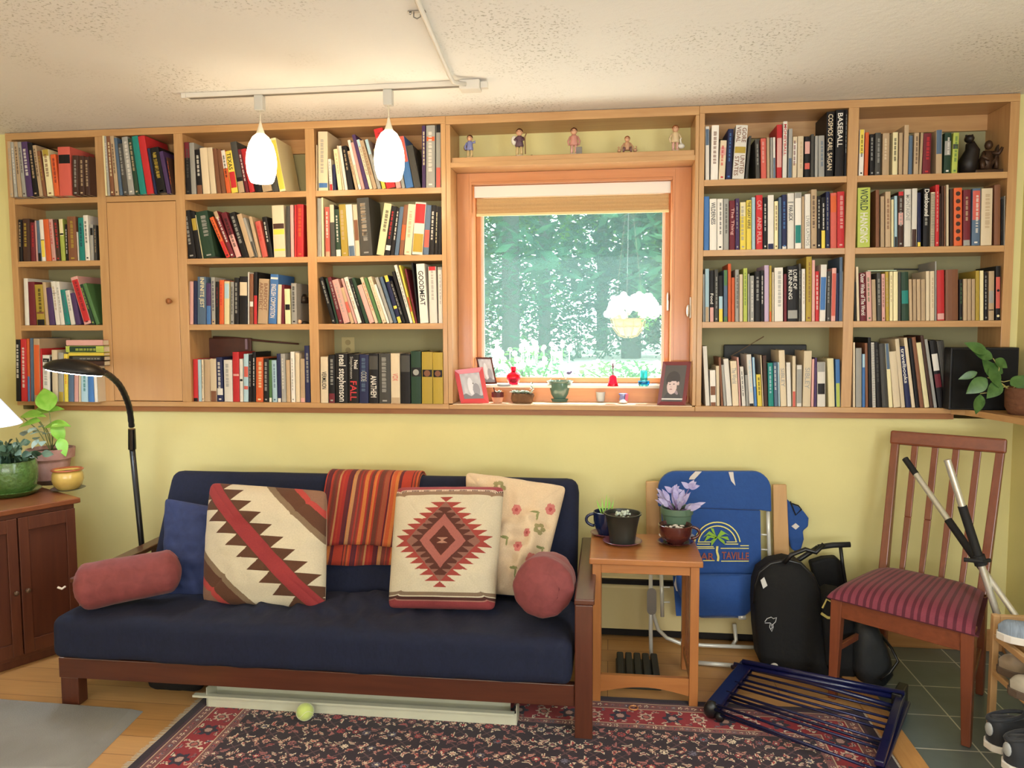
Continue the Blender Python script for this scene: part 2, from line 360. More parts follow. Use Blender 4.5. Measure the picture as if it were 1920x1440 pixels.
# window bay between them
wb = thing('window_surround', 'oak surround with a display niche over the window between the two bookcases', 'window surround', (-.187, YF, 1.095))
for a, b in ((-.775, -.753), (.385, .401)): ob('upright', MB().box((a, YF, 1.121), (b, YB-.001, 2.448)), wx('z'), wb, bevel=.0015)
ob('top_board', MB().box((-.775, YF-.001, 2.449), (.401, YB-.001, ZC-.003)), wx('x'), wb, bevel=.0015)
ob('niche_shelf', MB().box((-.753, YF+.001, 2.249), (.385, YB-.001, 2.272)), wx('x'), wb, bevel=.0015)
ob('sill_board', MB().box((-.771, YF-.006, 1.095), (.397, 3.80, 1.116)), wx('x'), wb, bevel=.002)
ob('sill_surface', MB().box((-.7525, YF-.004, 1.1162), (.3845, 3.7995, 1.1203)), mat('sill_varnish', (232, 208, 176), .3, coat=.5), wb, bevel=.0012)
mb = MB().box((-2.99, YF+.012, 1.068), (1.54, YW-.001, 1.0945))
struct('trim_2', mb, wood('ledge_strip', (170, 112, 66), (136, 84, 46), 'x'))
# fir casing and sash of the window, its pane
FIR1, FIR2 = (214, 148, 94), (190, 120, 70)
def fx(ax): return wood('fir', FIR1, FIR2, ax, .4, .3, 4)
win = thing('window_1', None, None, (-.19, YB, 1.19)); win['kind'] = 'structure'
YC = 3.80
ob('casing', MB().box((-.752, YC, 1.1205), (WX0, YC+.02, 2.248)), fx('z'), win)
ob('casing', MB().box((WX1, YC, 1.1205), (.384, YC+.02, 2.248)), fx('z'), win)
ob('casing', MB().box((WX0+.0005, YC, WZ1), (WX1-.0005, YC+.02, 2.248)), fx('x'), win)
ob('casing', MB().box((WX0+.0005, YC, 1.1205), (WX1-.0005, YC+.02, WZ0-.001)), fx('x'), win)
jw = mat('jamb_white', (232, 220, 205), .5)
for a, b, nm in (((WX0+.0005, YC+.001, WZ0), (WX0+.012, 4.03, WZ1), 'jamb'), ((WX1-.012, YC+.001, WZ0), (WX1-.0005, 4.03, WZ1), 'jamb')):
    ob(nm, MB().box(a, b), fx('z'), win)
ob('head_jamb', MB().box((WX0+.013, YC+.001, WZ1-.012), (WX1-.013, 4.03, WZ1-.0005)), fx('x'), win)
ob('inner_sill', MB().box((WX0+.013, YC-.012, WZ0-.0005), (WX1-.013, 4.03, WZ0+.014)), mat('pale_sill', (240, 226, 206), .35, coat=.4), win, bevel=.003)
S0, S1 = -.655, .272
for a, b in ((S0-.025, S0), (S1, S1+.025)): ob('sash_stile', MB().box((a, 3.93, 1.205), (b, 3.975, 2.19)), fx('z'), win, bevel=.003)
ob('sash_rail', MB().box((S0, 3.93, 1.205), (S1, 3.975, 1.232)), fx('x'), win, bevel=.003)
ob('sash_rail', MB().box((S0, 3.93, 2.15), (S1, 3.975, 2.19)), fx('x'), win, bevel=.003)
for x in (S0+.006, S1-.006): ob('glazing_bead', MB().box((x-.006, 3.945, 1.2325), (x+.006, 3.955, 2.1495)), jw, win)
ob('latch', MB().box((.283, 3.905, 1.57), (.292, 3.93, 1.65)).ball((.287, 3.895, 1.64), (.006, .012, .02)), mat('latch_metal', (210, 205, 195), .3, .6), win, bevel=.002)
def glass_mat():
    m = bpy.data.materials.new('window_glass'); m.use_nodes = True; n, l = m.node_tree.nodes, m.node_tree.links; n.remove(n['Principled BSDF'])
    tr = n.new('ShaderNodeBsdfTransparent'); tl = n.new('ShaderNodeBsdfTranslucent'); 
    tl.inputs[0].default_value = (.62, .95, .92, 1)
    a = n.new('ShaderNodeMixShader'); a.inputs[0].default_value = .042; l.new(tr.outputs[0], a.inputs[1]); l.new(tl.outputs[0], a.inputs[2])  # glare haze over the garden, built into the pane as a teal translucent share
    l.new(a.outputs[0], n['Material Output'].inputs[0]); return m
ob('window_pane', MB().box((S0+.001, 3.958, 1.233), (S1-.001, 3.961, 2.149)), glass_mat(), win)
ob('lock_lever', MB().box((.379, 3.74, 1.53), (.3845, 3.775, 1.63)).ball((.372, 3.755, 1.565), (.01, .02, .03)), MATS['latch_metal'], win, smooth=False, bevel=.002)
# roller shade
rs = thing('roller_shade', 'half-raised tan fabric roller shade under a white valance at the window top', 'window shade', (-.19, 3.86, 2.19))
v0, v1 = atY(886, 350, 3.84), atY(1261, 366, 3.84)
ob('valance', MB().box((-.672, 3.835, 2.135), (.291, 3.85, 2.191)), mat('valance_white', (238, 232, 222), .6), rs, bevel=.002)
f = MB()
n = 14
for i in range(n):
    a, b = 2.134-.075*i/n, 2.134-.075*(i+1)/n; ya, yb = 3.855+.004*math.sin(i*.9), 3.855+.004*math.sin((i+1)*.9)
    f.add([(-.664, ya, a), (.283, ya, a), (.283, yb, b), (-.664, yb, b)], [(0, 3, 2, 1)])
ob('shade_fabric', f, mat('shade_cloth', (196, 160, 112), .8, noise=.15, nscale=200), rs)
ob('bottom_bar', MB().box((-.666, 3.849, 2.046), (.285, 3.863, 2.0585)), mat('shade_bar', (226, 205, 150), .5), rs, bevel=.002)
# ledge that carries on round the corner on the right wall
lg = MB(); pts = [(1.52, 3.655), (1.56, 3.60), (1.585, 3.53), (1.60, 3.45), (1.62, 3.35), (1.64, 3.2), (1.65, 2.9), (1.65, 2.2)]
lg.prism([(1.762, 3.643), (1.52, 3.643)]+[p for p in pts[1:]]+[(XR-.001, 2.2), (XR-.001, YW-.002), (1.762, YW-.002)], 1.093, 1.119, 'xy')
led = tag(ob('corner_ledge', lg, wx('y')), 'curved oak ledge turning the corner below the black box and basket plant', 'ledge'); recenter(led)
# ================================================================== books
PAL = dict(K=('black', (26, 23, 25)), W=('white', (226, 220, 210)), C=('cream', (218, 200, 170)), T=('tan', (186, 160, 128)), N=('navy', (38, 42, 78)),
 B=('blue', (72, 118, 178)), L=('pale blue', (172, 202, 214)), R=('red', (196, 48, 52)), M=('maroon', (112, 38, 48)), O=('orange', (214, 98, 52)),
 Y=('yellow', (232, 208, 84)), G=('green', (84, 122, 74)), g=('dark green', (40, 64, 48)), l=('lime green', (176, 188, 88)), P=('pink', (216, 164, 156)),
 p=('purple', (76, 54, 96)), V=('lavender', (186, 164, 190)), S=('grey', (158, 156, 150)), D=('dark brown', (72, 48, 40)), A=('brown', (128, 84, 60)),
 E=('teal', (34, 128, 120)), I=('ivory', (230, 218, 172)), o=('salmon', (206, 96, 84)), H=('charcoal', (72, 70, 66)), U=('slate blue', (88, 108, 132)), F=('gold', (176, 150, 60)))
BAYS = {1: 'bay beyond the cupboard', 2: 'bay over the cupboard door', 3: 'bay next to the cupboard', 4: 'bay left of the window', 5: 'bay right of the window', 6: 'bay by the corner'}
ROWS = {1: 'top shelf', 2: 'second shelf', 3: 'third shelf', 4: 'bottom shelf'}
ORD = 'first second third fourth fifth sixth seventh eighth ninth tenth eleventh twelfth thirteenth fourteenth fifteenth sixteenth seventeenth eighteenth nineteenth twentieth twenty-first twenty-second twenty-third twenty-fourth twenty-fifth twenty-sixth twenty-seventh twenty-eighth twenty-ninth thirtieth thirty-first thirty-second'.split()
# bay, row, crop x, crop y, crop scale, spine plane, then: left right top lean colour[|decoration...]
CELLS = [
(1,1,0,220,5.647,3.60,'''105 140 255 -30 T|tS;150 185 262 -45 S|tW;190 235 262 -60 T|tD;240 280 262 -60 S|tD;285 350 262 -65 p|tW;355 410 275 -72 K;415 455 300 -85 T|tD;460 495 360 -75 A;500 570 345 -60 I|b.86-1F|tA;575 630 395 -45 O|tM;632 762 315 -25 o|b.66-.84K;770 835 405 -5 D;838 898 410 0 D;902 958 420 0 D;962 1012 410 0 D'''),
(2,1,0,220,5.647,3.63,'''1115 1135 195 -35 I|n;1140 1165 200 -45 S|tW;1170 1212 200 -50 A|tI;1218 1260 200 -60 T|tD;1266 1300 220 -70 U|n;1305 1360 285 -90 H|tS;1362 1425 215 -98 S|tW;1430 1478 230 -92 g|tT;1483 1550 205 -95 E|n;1556 1630 205 -105 R|n;1636 1664 330 -80 N|n;1668 1762 330 -95 K|tF|tF;1768 1812 365 -88 p|n;1817 1842 425 -60 D|tO'''),
(1,2,0,380,5.647,3.66,'''195 240 180 -10 K;245 322 172 -10 D;328 378 210 -12 M|tR;384 402 190 -18 P|n;406 440 190 -26 U|b0-.2K;443 485 180 -32 W|b.1-.5Y|b.5-.52K;489 546 178 -36 O|n;551 594 175 -40 P|tR;599 644 180 -40 D|tR;649 694 175 -32 l|b.6-1I|b.62-.66K;698 722 230 -15 K|tW;727 820 148 -22 A;824 838 310 -16 W|n;842 900 160 -18 E|tN;905 955 134 -28 W|tK;959 994 230 -12 S|b.7-.9K;998 1028 240 -12 H'''),
(1,3,0,380,5.647,3.66,'''264 310 802 -12 W|n;314 385 838 -10 M|n;391 478 868 -28 F|b.28-.33A|b0-.14K|tK;484 520 845 -60 T|n;524 584 905 -70 p|n;592 640 845 -112 W|b.72-.73K|tT;643 687 850 -112 W|tS;692 745 932 -92 E|tU;750 798 936 -86 W|tS;803 858 965 -80 p|n;890 968 812 -188 P|b.06-.94R|tM;975 1010 872 -142 g|tl;1015 1058 866 -150 G|n'''),
(1,4,0,500,5.144,3.59,'''150 200 705 -5 K|tW;204 262 700 -8 R|tW;266 292 695 -12 O|b0-.4B;296 326 690 -10 U|n;330 390 695 -10 T|b.1-.9O;395 412 790 -10 R|n;416 484 855 -8 W|b.85-.93K|tS;488 502 870 -4 K|n;506 560 805 -10 C|n;564 614 830 -4 S|b0-.2F;619 655 842 -6 Y|tO;660 712 968 -2 U|n;715 754 966 0 P|n;758 779 964 0 C|n;783 848 962 0 L|tE;852 908 960 0 B|n;912 954 960 0 W|n;958 986 960 0 K|tW;990 1016 960 0 C|n'''),
(3,1,330,220,7.111,3.66,'''118 200 335 -55 K|b.7-1M|tH;205 272 345 -80 S|n;280 355 440 -84 K|tW|b0-.2A;360 458 420 -112 C|n;465 540 420 -132 C|n;548 604 432 -132 A|n;610 668 444 -140 A|n;674 735 458 -140 O|b.58-1W|tK;740 828 470 -150 Y|"TEXAS"K@.55-.95|b.12-.5R;834 920 350 -178 H|b0-.22T|b.22-.3K;928 975 438 -142 M|tW;982 1052 432 -136 R|n;1058 1150 440 -110 K|n;1156 1285 410 -110 T|n;1290 1372 400 -105 H|n;1380 1465 290 -150 I|b.04-.96Y'''),
(3,2,330,360,7.111,3.66,'''130 272 250 -12 K|tS;278 344 258 -12 K|b.6-.85F;350 362 300 -10 I|n;366 528 262 -12 g|tS;668 724 348 -228 O|b0-.4R|tK;729 790 272 -240 M|b.85-1T|tW;796 876 290 -205 M|b0-.5P|tK;885 970 288 -186 K|tS;976 1046 305 -172 T|n;1050 1088 355 -176 S|b0-.4H;1093 1138 335 -128 T|n;1152 1226 398 -105 o|tR;1232 1298 338 -90 K|tW;1306 1464 182 -32 C|b.44-.54Y|b.55-.65D|b.12-.16Y;1469 1524 192 -5 H|n;1531 1574 175 -12 P|n;1579 1606 172 0 R|n;1610 1700 166 0 R|tO'''),
(3,3,330,490,7.111,3.655,'''148 180 268 0 T|n;183 230 268 0 P|n;234 280 262 0 N|n;285 400 208 0 U|"INFINITE JEST"I@.35-.98;404 468 292 -4 p|b0-.45B;474 524 212 -8 S|tN|b0-.1T;528 572 272 0 K|tM;576 638 250 0 O|tR;642 710 268 0 I|b.6-.95L;726 770 272 0 S|tK;776 838 220 0 K|tS;843 952 204 0 K|b.6-.88C;956 974 145 0 W|n;978 1030 168 0 A|b.35-.45W;1034 1084 142 0 K|b0-.55R;1088 1222 238 18 T|"BAREFOOT"A@.3-.9>|"ARCHITECT"A@.3-.92<;1230 1338 178 36 B|"ENGLISH COMPOSITION"W@.12-.8|b.9-.94W;1346 1398 312 26 C|n;1402 1440 312 8 M|n;1456 1530 368 -14 I|b.4-.56K;1540 1612 292 -8 S|tK'''),
(3,4,330,610,6.857,3.665,'''215 284 435 8 R|b0-.08K|n;289 330 440 -12 L|n;333 360 442 -8 C|tA;364 438 442 0 T|n;444 525 432 -5 C|b0-.25A;530 611 412 -18 N|b.15-.3W|tW;623 731 446 -12 W|tS;734 817 345 -10 R|b.52-.56P;821 864 432 -8 W|b.48-.53K;869 930 370 0 L|b.52-.74o|b.26-.33o;934 974 378 0 K|tS;978 1025 345 0 K|tW;1028 1121 415 0 O|tI;1126 1192 430 0 K|tS;1196 1234 446 0 G|b0-.1W;1241 1302 450 -14 L|tU;1306 1354 366 -14 N|b0-.08W;1359 1418 366 -18 S|tW;1422 1472 446 -12 T|n;1482 1534 340 -14 W|tS;1541 1595 356 -10 C|n;1599 1660 430 -4 T|b0-.1P;1664 1730 262 -18 N|tS'''),
(4,1,580,210,7.111,3.66,'''74 105 440 0 C|n;120 248 265 -6 C|b.05-.13B|tS;270 314 628 -26 W|b0-.2R|tS;319 355 700 -10 N|n;384 440 508 -118 I|tT;445 470 460 -128 C|n;474 512 462 -128 W|n;518 590 462 -108 K|tT;612 650 532 -138 T|tA;656 695 388 -185 W|b.1-.5C;700 742 418 -178 P|n;747 796 312 -195 p|n;800 844 378 -190 C|b.85-1L|tA;850 904 388 -186 T|tA;910 958 372 -176 S|b.7-1L;970 1020 500 -120 Y|n;1026 1150 212 -178 R|b.1-.85P|tM;1157 1225 350 -115 P|n;1232 1278 360 -112 S|n;1286 1390 342 -145 B|b.5-1o;1397 1488 455 -110 H|n;1502 1550 162 -4 p|tI;1556 1675 152 0 S|b.75-.82O|tW;1687 1752 158 0 S|b0-.32o|b.88-1K'''),
(4,2,580,350,7.111,3.66,'''105 165 156 -4 S|n;169 195 132 -12 I|n;215 278 272 -12 o|tW|b0-.1T;286 350 242 -22 H|b.66-1C;356 425 305 -32 g|tW|b0-.14W;430 520 240 -52 F|tT;527 612 240 -48 W|b0-.2U;617 678 240 -46 C|b.3-.7A;684 845 155 -56 H|tS|tT;892 994 242 150 I|tK;1000 1072 272 132 K|tR|b.1-.2W;1078 1128 292 120 K|tW;1134 1188 278 118 U|n;1194 1254 252 118 A|b.3-.6O;1260 1358 248 116 C|tT;1366 1510 224 112 W|b.6-.97R|b.05-.4F;1516 1590 252 76 U|b.15-.5o;1596 1660 252 72 K|tW;1666 1710 264 44 K|tI;1714 1755 268 20 K|n'''),
(4,3,580,480,7.111,3.66,'''300 356 290 -176 K|tS;362 392 300 -150 g|n;396 450 292 -170 M|tS;458 545 332 -180 P|tS;551 600 432 -152 T|b.3-.6o;606 640 306 -190 P|n;645 700 292 -190 W|tT;706 742 306 -182 K|tS;748 794 300 -190 g|n;800 870 402 -178 P|n;876 920 292 -205 C|tO;925 968 298 -202 G|n;974 1030 288 -202 C|tT;1035 1070 385 -180 W|n;1075 1120 292 -205 S|n;1126 1172 287 -195 U|n;1180 1235 268 -190 N|b0-.13Y|b.87-1Y|b.3-.36Y;1242 1286 342 -185 K|tS;1292 1334 212 -200 K|n;1340 1380 126 -215 W|tK;1386 1412 128 -196 Y|b.2-.45R;1416 1442 172 -150 M|n;1446 1470 90 -90 K|n;1477 1588 108 -56 W|"GOODMEAT"K@.3-.88;1606 1708 142 -24 W|b.93-1R|tS;1722 1778 148 -12 W|b.95-1S|tS'''),
(4,4,580,610,7.111,3.64,'''152 252 420 -5 C|"VERMILION"K@.3-.68;258 344 396 -6 K|b0-.2M|tS;350 515 376 -6 K|"neal stephenson"W@.03-.97;519 661 386 0 K|"FALL"R@.05-.45|"Neal"W@.7-.88>|"Stephenson"S@.5-.95<;666 790 390 0 N|"CODE"S@.45-.65|tU;797 925 376 -8 K|"ANATHEM"W@.12-.56|b.68-.95H;931 1085 376 -8 H|tS;1090 1212 374 -8 C|"VOX"o@.45-.6|b.0-.12T;1217 1350 382 -6 K|b.64-.97H;1358 1494 346 -6 g|b.52-.69K|d.6S;1501 1645 356 -4 F|b.52-.66K|d.59A;1650 1788 362 -3 F|b.52-.66K|d.59A'''),
(5,1,1300,190,6.194,3.66,'''140 186 292 0 W|b.65-.95U;200 286 280 14 W|tA;292 366 456 24 C|b.62-.82P|tR;376 440 322 28 N|tB;450 590 282 46 W|"GORE"A@.68-.95>|"VIDAL"A@.68-.97<|b.48-.6F|"UNITED"A@.1-.44>|"STATES"A@.06-.42<;602 632 402 46 H|n;726 774 440 -10 H|tS;786 850 432 -5 o|tP;855 890 420 -4 T|n;895 922 420 -2 S|n;926 955 418 -2 W|b0-.5U;966 1028 272 4 R|b.2-.75P;1034 1085 234 10 W|"MONEYBALL"R@.4-.95;1099 1144 318 10 S|b0-.4U;1148 1200 412 10 C|b.35-.85W|tM;1206 1275 406 8 C|tT;1288 1355 412 5 K|b.58-.88P|b.2-.35o;1362 1400 382 5 H|n;1410 1446 402 4 S|n;1452 1524 400 0 S|tU;1532 1624 122 18 K|"COSMOS CARL SAGAN"C@.1-.96;1642 1744 52 16 K|"BASEBALL"W@.44-.95;1752 1826 78 14 K|tS'''),
(5,2,1300,335,6.194,3.66,'''120 182 208 4 B|n;189 272 236 0 W|"WILDERNESS"K@.5-.93;276 345 236 0 W|tK;350 412 236 0 S|tH;419 485 256 0 M|"The Thing"P@.3-.85;489 535 231 0 p|tS;542 612 274 0 Y|b.7-1I|tS;616 675 251 0 Y|"THE GREAT RIFFLE"K@.42-.98;679 720 217 0 L|n;727 805 192 0 R|"CAT"P@.72-.9|"AND FULL"P@.1-.6;810 858 217 0 K|tW;864 935 192 0 W|b0-.1N|n;941 985 262 0 I|tA;992 1025 217 0 U|n;1029 1085 187 0 N|b0-.05W|tB;1092 1170 170 0 W|b.82-.85S|"FAR-SICK"K@.5-.78;1180 1255 162 0 W|b.1-.42E|b.9-1S;1260 1290 207 0 T|n;1294 1360 180 0 W|"LIVER LATHOS"S@.05-.6;1367 1435 127 0 T|tD;1439 1480 202 0 K|tW;1484 1535 217 0 K|b0-.35Y|tW;1539 1585 152 0 N|tS;1592 1665 167 0 o|b.65-.95O;1670 1778 152 0 R|tP'''),
(5,3,1300,460,6.194,3.66,'''112 132 336 0 S|n;137 184 273 0 L|b0-.28T|n;190 240 292 0 K|b0-.28P|"Food"W@.35-.55;245 290 282 0 H|tS;294 345 352 0 K|b0-.55L|b0-.28Y;352 398 287 0 U|b.7-1G|b0-.1G;402 440 214 0 O|n;444 480 374 0 O|n;485 530 282 0 S|tH;535 575 337 0 C|n;581 628 267 0 l|tG;633 655 332 0 S|n;659 705 354 0 S|tW;714 780 302 0 K|tS;784 820 292 0 K|tW;825 878 232 0 V|n;882 910 237 0 F|b0-.18O;914 938 312 0 C|n;942 1042 260 0 W|tS;1052 1085 332 0 M|n;1092 1215 242 0 K|"LORE OF"W@.58-.93>|"RUNNING"W@.4-.93<|b.05-.2S;1223 1252 214 0 H|tS;1259 1300 274 0 W|tT;1307 1372 132 5 F|tA;1376 1412 172 3 P|n;1416 1460 302 0 R|tW;1464 1535 224 18 W|b.2-.78B;1547 1590 302 10 H|tS;1598 1650 264 14 P|b.1-.9o;1654 1686 322 0 N|n;1691 1734 137 8 U|n;1738 1752 302 0 S|n'''),
(5,4,1300,610,6.194,3.655,'''142 192 244 -34 W|n;199 265 522 -8 W|b.3-.55A|b0-.1A;270 308 472 -8 C|n;321 350 372 -30 A|n;354 386 460 -32 S|n;390 450 392 -42 W|n;456 530 417 -28 C|"The World"S@.5-.85;533 552 372 -26 P|n;567 610 482 -28 W|tK;613 645 577 -12 S|n;650 705 340 -36 W|b0-.05K|tL;709 740 372 -28 B|b.4-1L;746 800 572 -18 Y|tK;804 818 347 -26 C|n;822 866 352 -18 D|n;872 935 437 -10 E|tL;941 985 432 -12 U|tW;989 1010 430 -12 L|n;1014 1085 292 -26 C|"SIBLEY"S@.35-.68;1091 1140 432 -12 W|n;1151 1190 357 0 C|b0-.3o;1199 1258 462 4 W|b.08-.9S;1268 1360 297 18 C|"SIBLEY"S@.32-.7;1368 1398 392 10 P|n;1402 1430 377 8 p|n;1439 1534 427 0 W|b.78-1S|b.28-.52K;1570 1645 387 -16 I|n;1657 1720 397 -8 B|b0-.5l'''),
(6,1,1590,180,5.818,3.66,'''116 168 367 14 W|b.48-1Y|tK;176 218 397 14 O|n;236 286 422 4 K|tS;292 354 402 8 H|tS;372 448 407 8 T|tC;482 540 397 8 I|tK;552 594 402 6 T|n;602 654 317 14 T|n;658 698 432 10 U|n;714 768 402 10 T|tD;774 804 400 22 T|n;810 898 407 16 M|tR;957 1025 372 5 T|b.45-1U;1042 1118 402 14 g|b.45-.8S|tW;1127 1192 402 24 l|b.6-.72H|tG'''),
(6,2,1590,330,5.818,3.65,'''102 240 130 5 l|"WORLD"g@.62-.98|"HANGING"W@.08-.58;302 342 152 0 A|n;356 398 222 0 T|n;407 465 172 0 T|tA;472 500 257 0 I|n;506 539 217 0 L|b0-.2K;544 604 172 5 D|b.4-.62P|b.93-1R|tS;612 685 144 4 W|"MONTAIGNE"S@.45-.9;692 750 137 8 W|b0-.3D|n;756 796 182 0 N|b0-.08Y;816 888 132 8 K|"Deskbound"W@.52-.98|tS;899 945 177 8 C|s;950 994 97 4 R|tP;998 1014 190 0 D|n;1019 1045 107 0 D|n;1049 1066 112 0 A|n;1072 1100 97 0 C|n;1112 1148 142 0 D|n;1154 1245 132 0 O|c;1254 1335 152 4 M|b0-.1S|tT;1347 1438 137 12 U|b.45-.96o|tW;1446 1568 137 12 C|tT;1592 1662 97 4 A|n;1672 1694 252 0 K|n;1702 1742 217 8 S|n'''),
(6,3,1590,460,5.818,3.66,'''68 90 400 0 K|n;99 128 234 -14 C|n;134 200 302 -10 M|"Outer Winds of The World"W@.12-.98;207 262 287 -12 P|tG;268 312 374 -12 T|n;320 365 302 -8 H|tS;370 408 312 -4 P|tA;414 450 287 -8 F|tT;454 490 287 0 I|tT;494 545 287 0 I|n;550 578 292 0 H|n;584 665 292 -6 g|b.35-.62E;670 705 370 -8 T|n;710 748 370 -4 T|n;753 794 370 -4 T|n;798 845 370 -2 T|n;850 890 282 0 C|n;894 944 282 0 C|tT;949 968 174 0 S|n;972 1054 272 -4 R|b.02-.14P;1062 1202 267 0 A|n;1214 1250 372 0 K|tG;1256 1300 367 0 T|n;1303 1345 367 0 T|n;1349 1388 367 0 T|n;1392 1435 277 0 F|n;1439 1480 277 0 I|n;1487 1525 292 0 K|tS;1532 1594 282 4 T|b.35-.6S|b.2-.22K;1608 1692 227 4 K|b.22-.8o|d.55K|d.08I'''),
(6,4,1590,600,5.818,3.65,'''56 78 245 0 C|n;84 150 307 0 S|n;155 188 372 0 B|b.75-1L;192 222 252 -16 A|n;229 264 192 -12 K|n;268 305 250 -50 W|s;311 365 242 -26 K|tH;372 440 262 -56 H|n;446 490 262 -78 I|b.6-1U;497 575 347 -56 C|n;579 625 212 -96 C|n;632 690 297 -92 N|"travelbooks"W@.4-.97;696 735 197 -90 C|n;741 781 202 -84 K|n;786 830 190 -92 A|n;835 890 252 -106 I|n;896 934 172 -108 D|n;938 974 212 -106 S|n;985 1060 228 -100 K|b.55-.8W|b.3-.5M;1064 1145 232 -100 H|n'''),
]
M_book = mat('book_cover', rough=.5, vc=True, spec=.3)
M_page = mat('book_pages', (222, 208, 180), .8, noise=.25, nscale=300, stretch=(8, 1, .3))
def cxm(px, Y, Z):
    k = (px-960)/F; c1 = Y*CR.y+(Z-H)*CR.z; c2 = Y*CF.y+(Z-H)*CF.z
    return (k*c2-c1)/(CR.x-k*CF.x)
def colv(code, j=0):
    c = lin(PAL[code][1]); return tuple(max(0, v*(1+j)) for v in c)
def book_shape(w, h, d, code, deco, r):
    """cover with coloured bands and marks on the spine; pages; lettering"""
    jit = r.uniform(-.12, .12); base = colv(code, jit); m = MB(); t = min(.002, w*.12); bul = min(.0028, w*.12)
    bands = []; texts = []; pseudo = []; extra = []
    for q in deco:
        if q[0] == 'b': a, b = q[1:-1].split('-'); bands.append((float(a), float(b), q[-1]))
        elif q[0] == 't': pseudo.append(q[1])
        elif q[0] == '"': s, rest = q[1:].split('"'); cl = rest[-1] if rest[-1] in '<>' else ''; a, b = rest[2:].rstrip('<>').split('-'); texts.append((s, rest[0], float(a), float(b), cl))
        elif q[0] in 'dsc': extra.append(q)
    if not deco and w > .014: pseudo = [r.choice('TSCF')] if sum(PAL[code][1]) < 300 else [r.choice('KDHM')]
    m.box((-w/2, .001, 0), (-w/2+t, d, h), base).box((w/2-t, .001, 0), (w/2, d, h), base)
    cuts = sorted({0., 1.} | {a for a, _, _ in bands} | {b for _, b, _ in bands})
    xs = [-w/2, -w*.3, 0, w*.3, w/2]; ys = [.0015, .0015-bul*.75, .0015-bul, .0015-bul*.75, .0015]
    for a, b in zip(cuts[:-1], cuts[1:]):
        c = base
        for p, q, k in bands:
            if p-1e-6 <= a and b <= q+1e-6: c = colv(k)
        vs = [(x, y, z*h) for z in (a, b) for x, y in zip(xs, ys)]
        m.add(vs, [(i, i+1, i+6, i+5) for i in range(4)], c)
    m.add([(-w/2, .0015, 0), (w/2, .0015, 0), (w/2, .0035, 0), (-w/2, .0035, 0)], [(0, 3, 2, 1)], base)
    m.add([(-w/2, .0015, h), (w/2, .0015, h), (w/2, .0035, h), (-w/2, .0035, h), (0, .0015-bul, h)], [(0, 4, 1, 2, 3)], base)
    yf = .0015-bul-.0004
    for k in pseudo:
        cc = colv(k); z = h*r.uniform(.86, .93); zend = h*r.uniform(.25, .45); cx = r.uniform(-.1, .1)*w; gw = w*r.uniform(.3, .46)
        while z > zend:
            wl = r.uniform(.006, .02)
            zz = z
            while zz > z-wl: m.add([(cx-gw/2, yf, zz-.0022), (cx+gw/2, yf, zz-.0022), (cx+gw*r.uniform(.2, .5), yf, zz), (cx-gw/2, yf, zz)], [(0, 1, 2, 3)], cc); zz -= .0034
            z -= wl+.006
        if r.random() < .5: m.add([(-w*.2, yf, h*.04), (w*.2, yf, h*.04), (w*.2, yf, h*.04+.007), (-w*.2, yf, h*.04+.007)], [(0, 1, 2, 3)], cc)
    for q in extra:
        if q[0] == 'd':
            z = float(q[1:-1])*h; n = 14; rr = w*.3
            m.add([(rr*math.cos(2*PI*i/n), yf-.0003, z+rr*math.sin(2*PI*i/n)) for i in range(n)], [tuple(range(n))], colv(q[-1]))
        if q == 's':
            z = .004
            while z < h-.006: m.add([(-w*.48, yf-.001, z), (w*.48, yf-.001, z), (w*.48, yf-.001, z+.0025), (-w*.48, yf-.001, z+.0025)], [(0, 1, 2, 3)], colv('H')); z += .006
        if q == 'c':
            for i in range(7):
                z = h*(.9-i*.13); n = 12; rr = w*.3
                m.add([(rr*math.cos(2*PI*j/n), yf, z+rr*math.sin(2*PI*j/n)) for j in range(n)], [tuple(range(n))], colv('D'))
    pg = MB().box((-w/2+t+.0003, .004, .003), (w/2-t-.0003, d-.004, h-.003))
    tx = []
    for s, k, a, b, cl in texts:
        tb, tw = text_mb(s, w*(.36 if cl else .62 if s.isupper() else .72), width=(b-a)*h, bold=.012); sh = {'': 0, '<': -.23*w, '>': .23*w}[cl]
        gh = max(v[2] for v in tb.v); n = 'lettering'
        tb.v = [(v[2]-gh/2+sh, yf-.0003, b*h-v[0]) for v in tb.v]; tb.f = [tuple(reversed(f)) for f in tb.f]
        tx.append((tb, k))
    return m, pg, tx
BOOKS = []
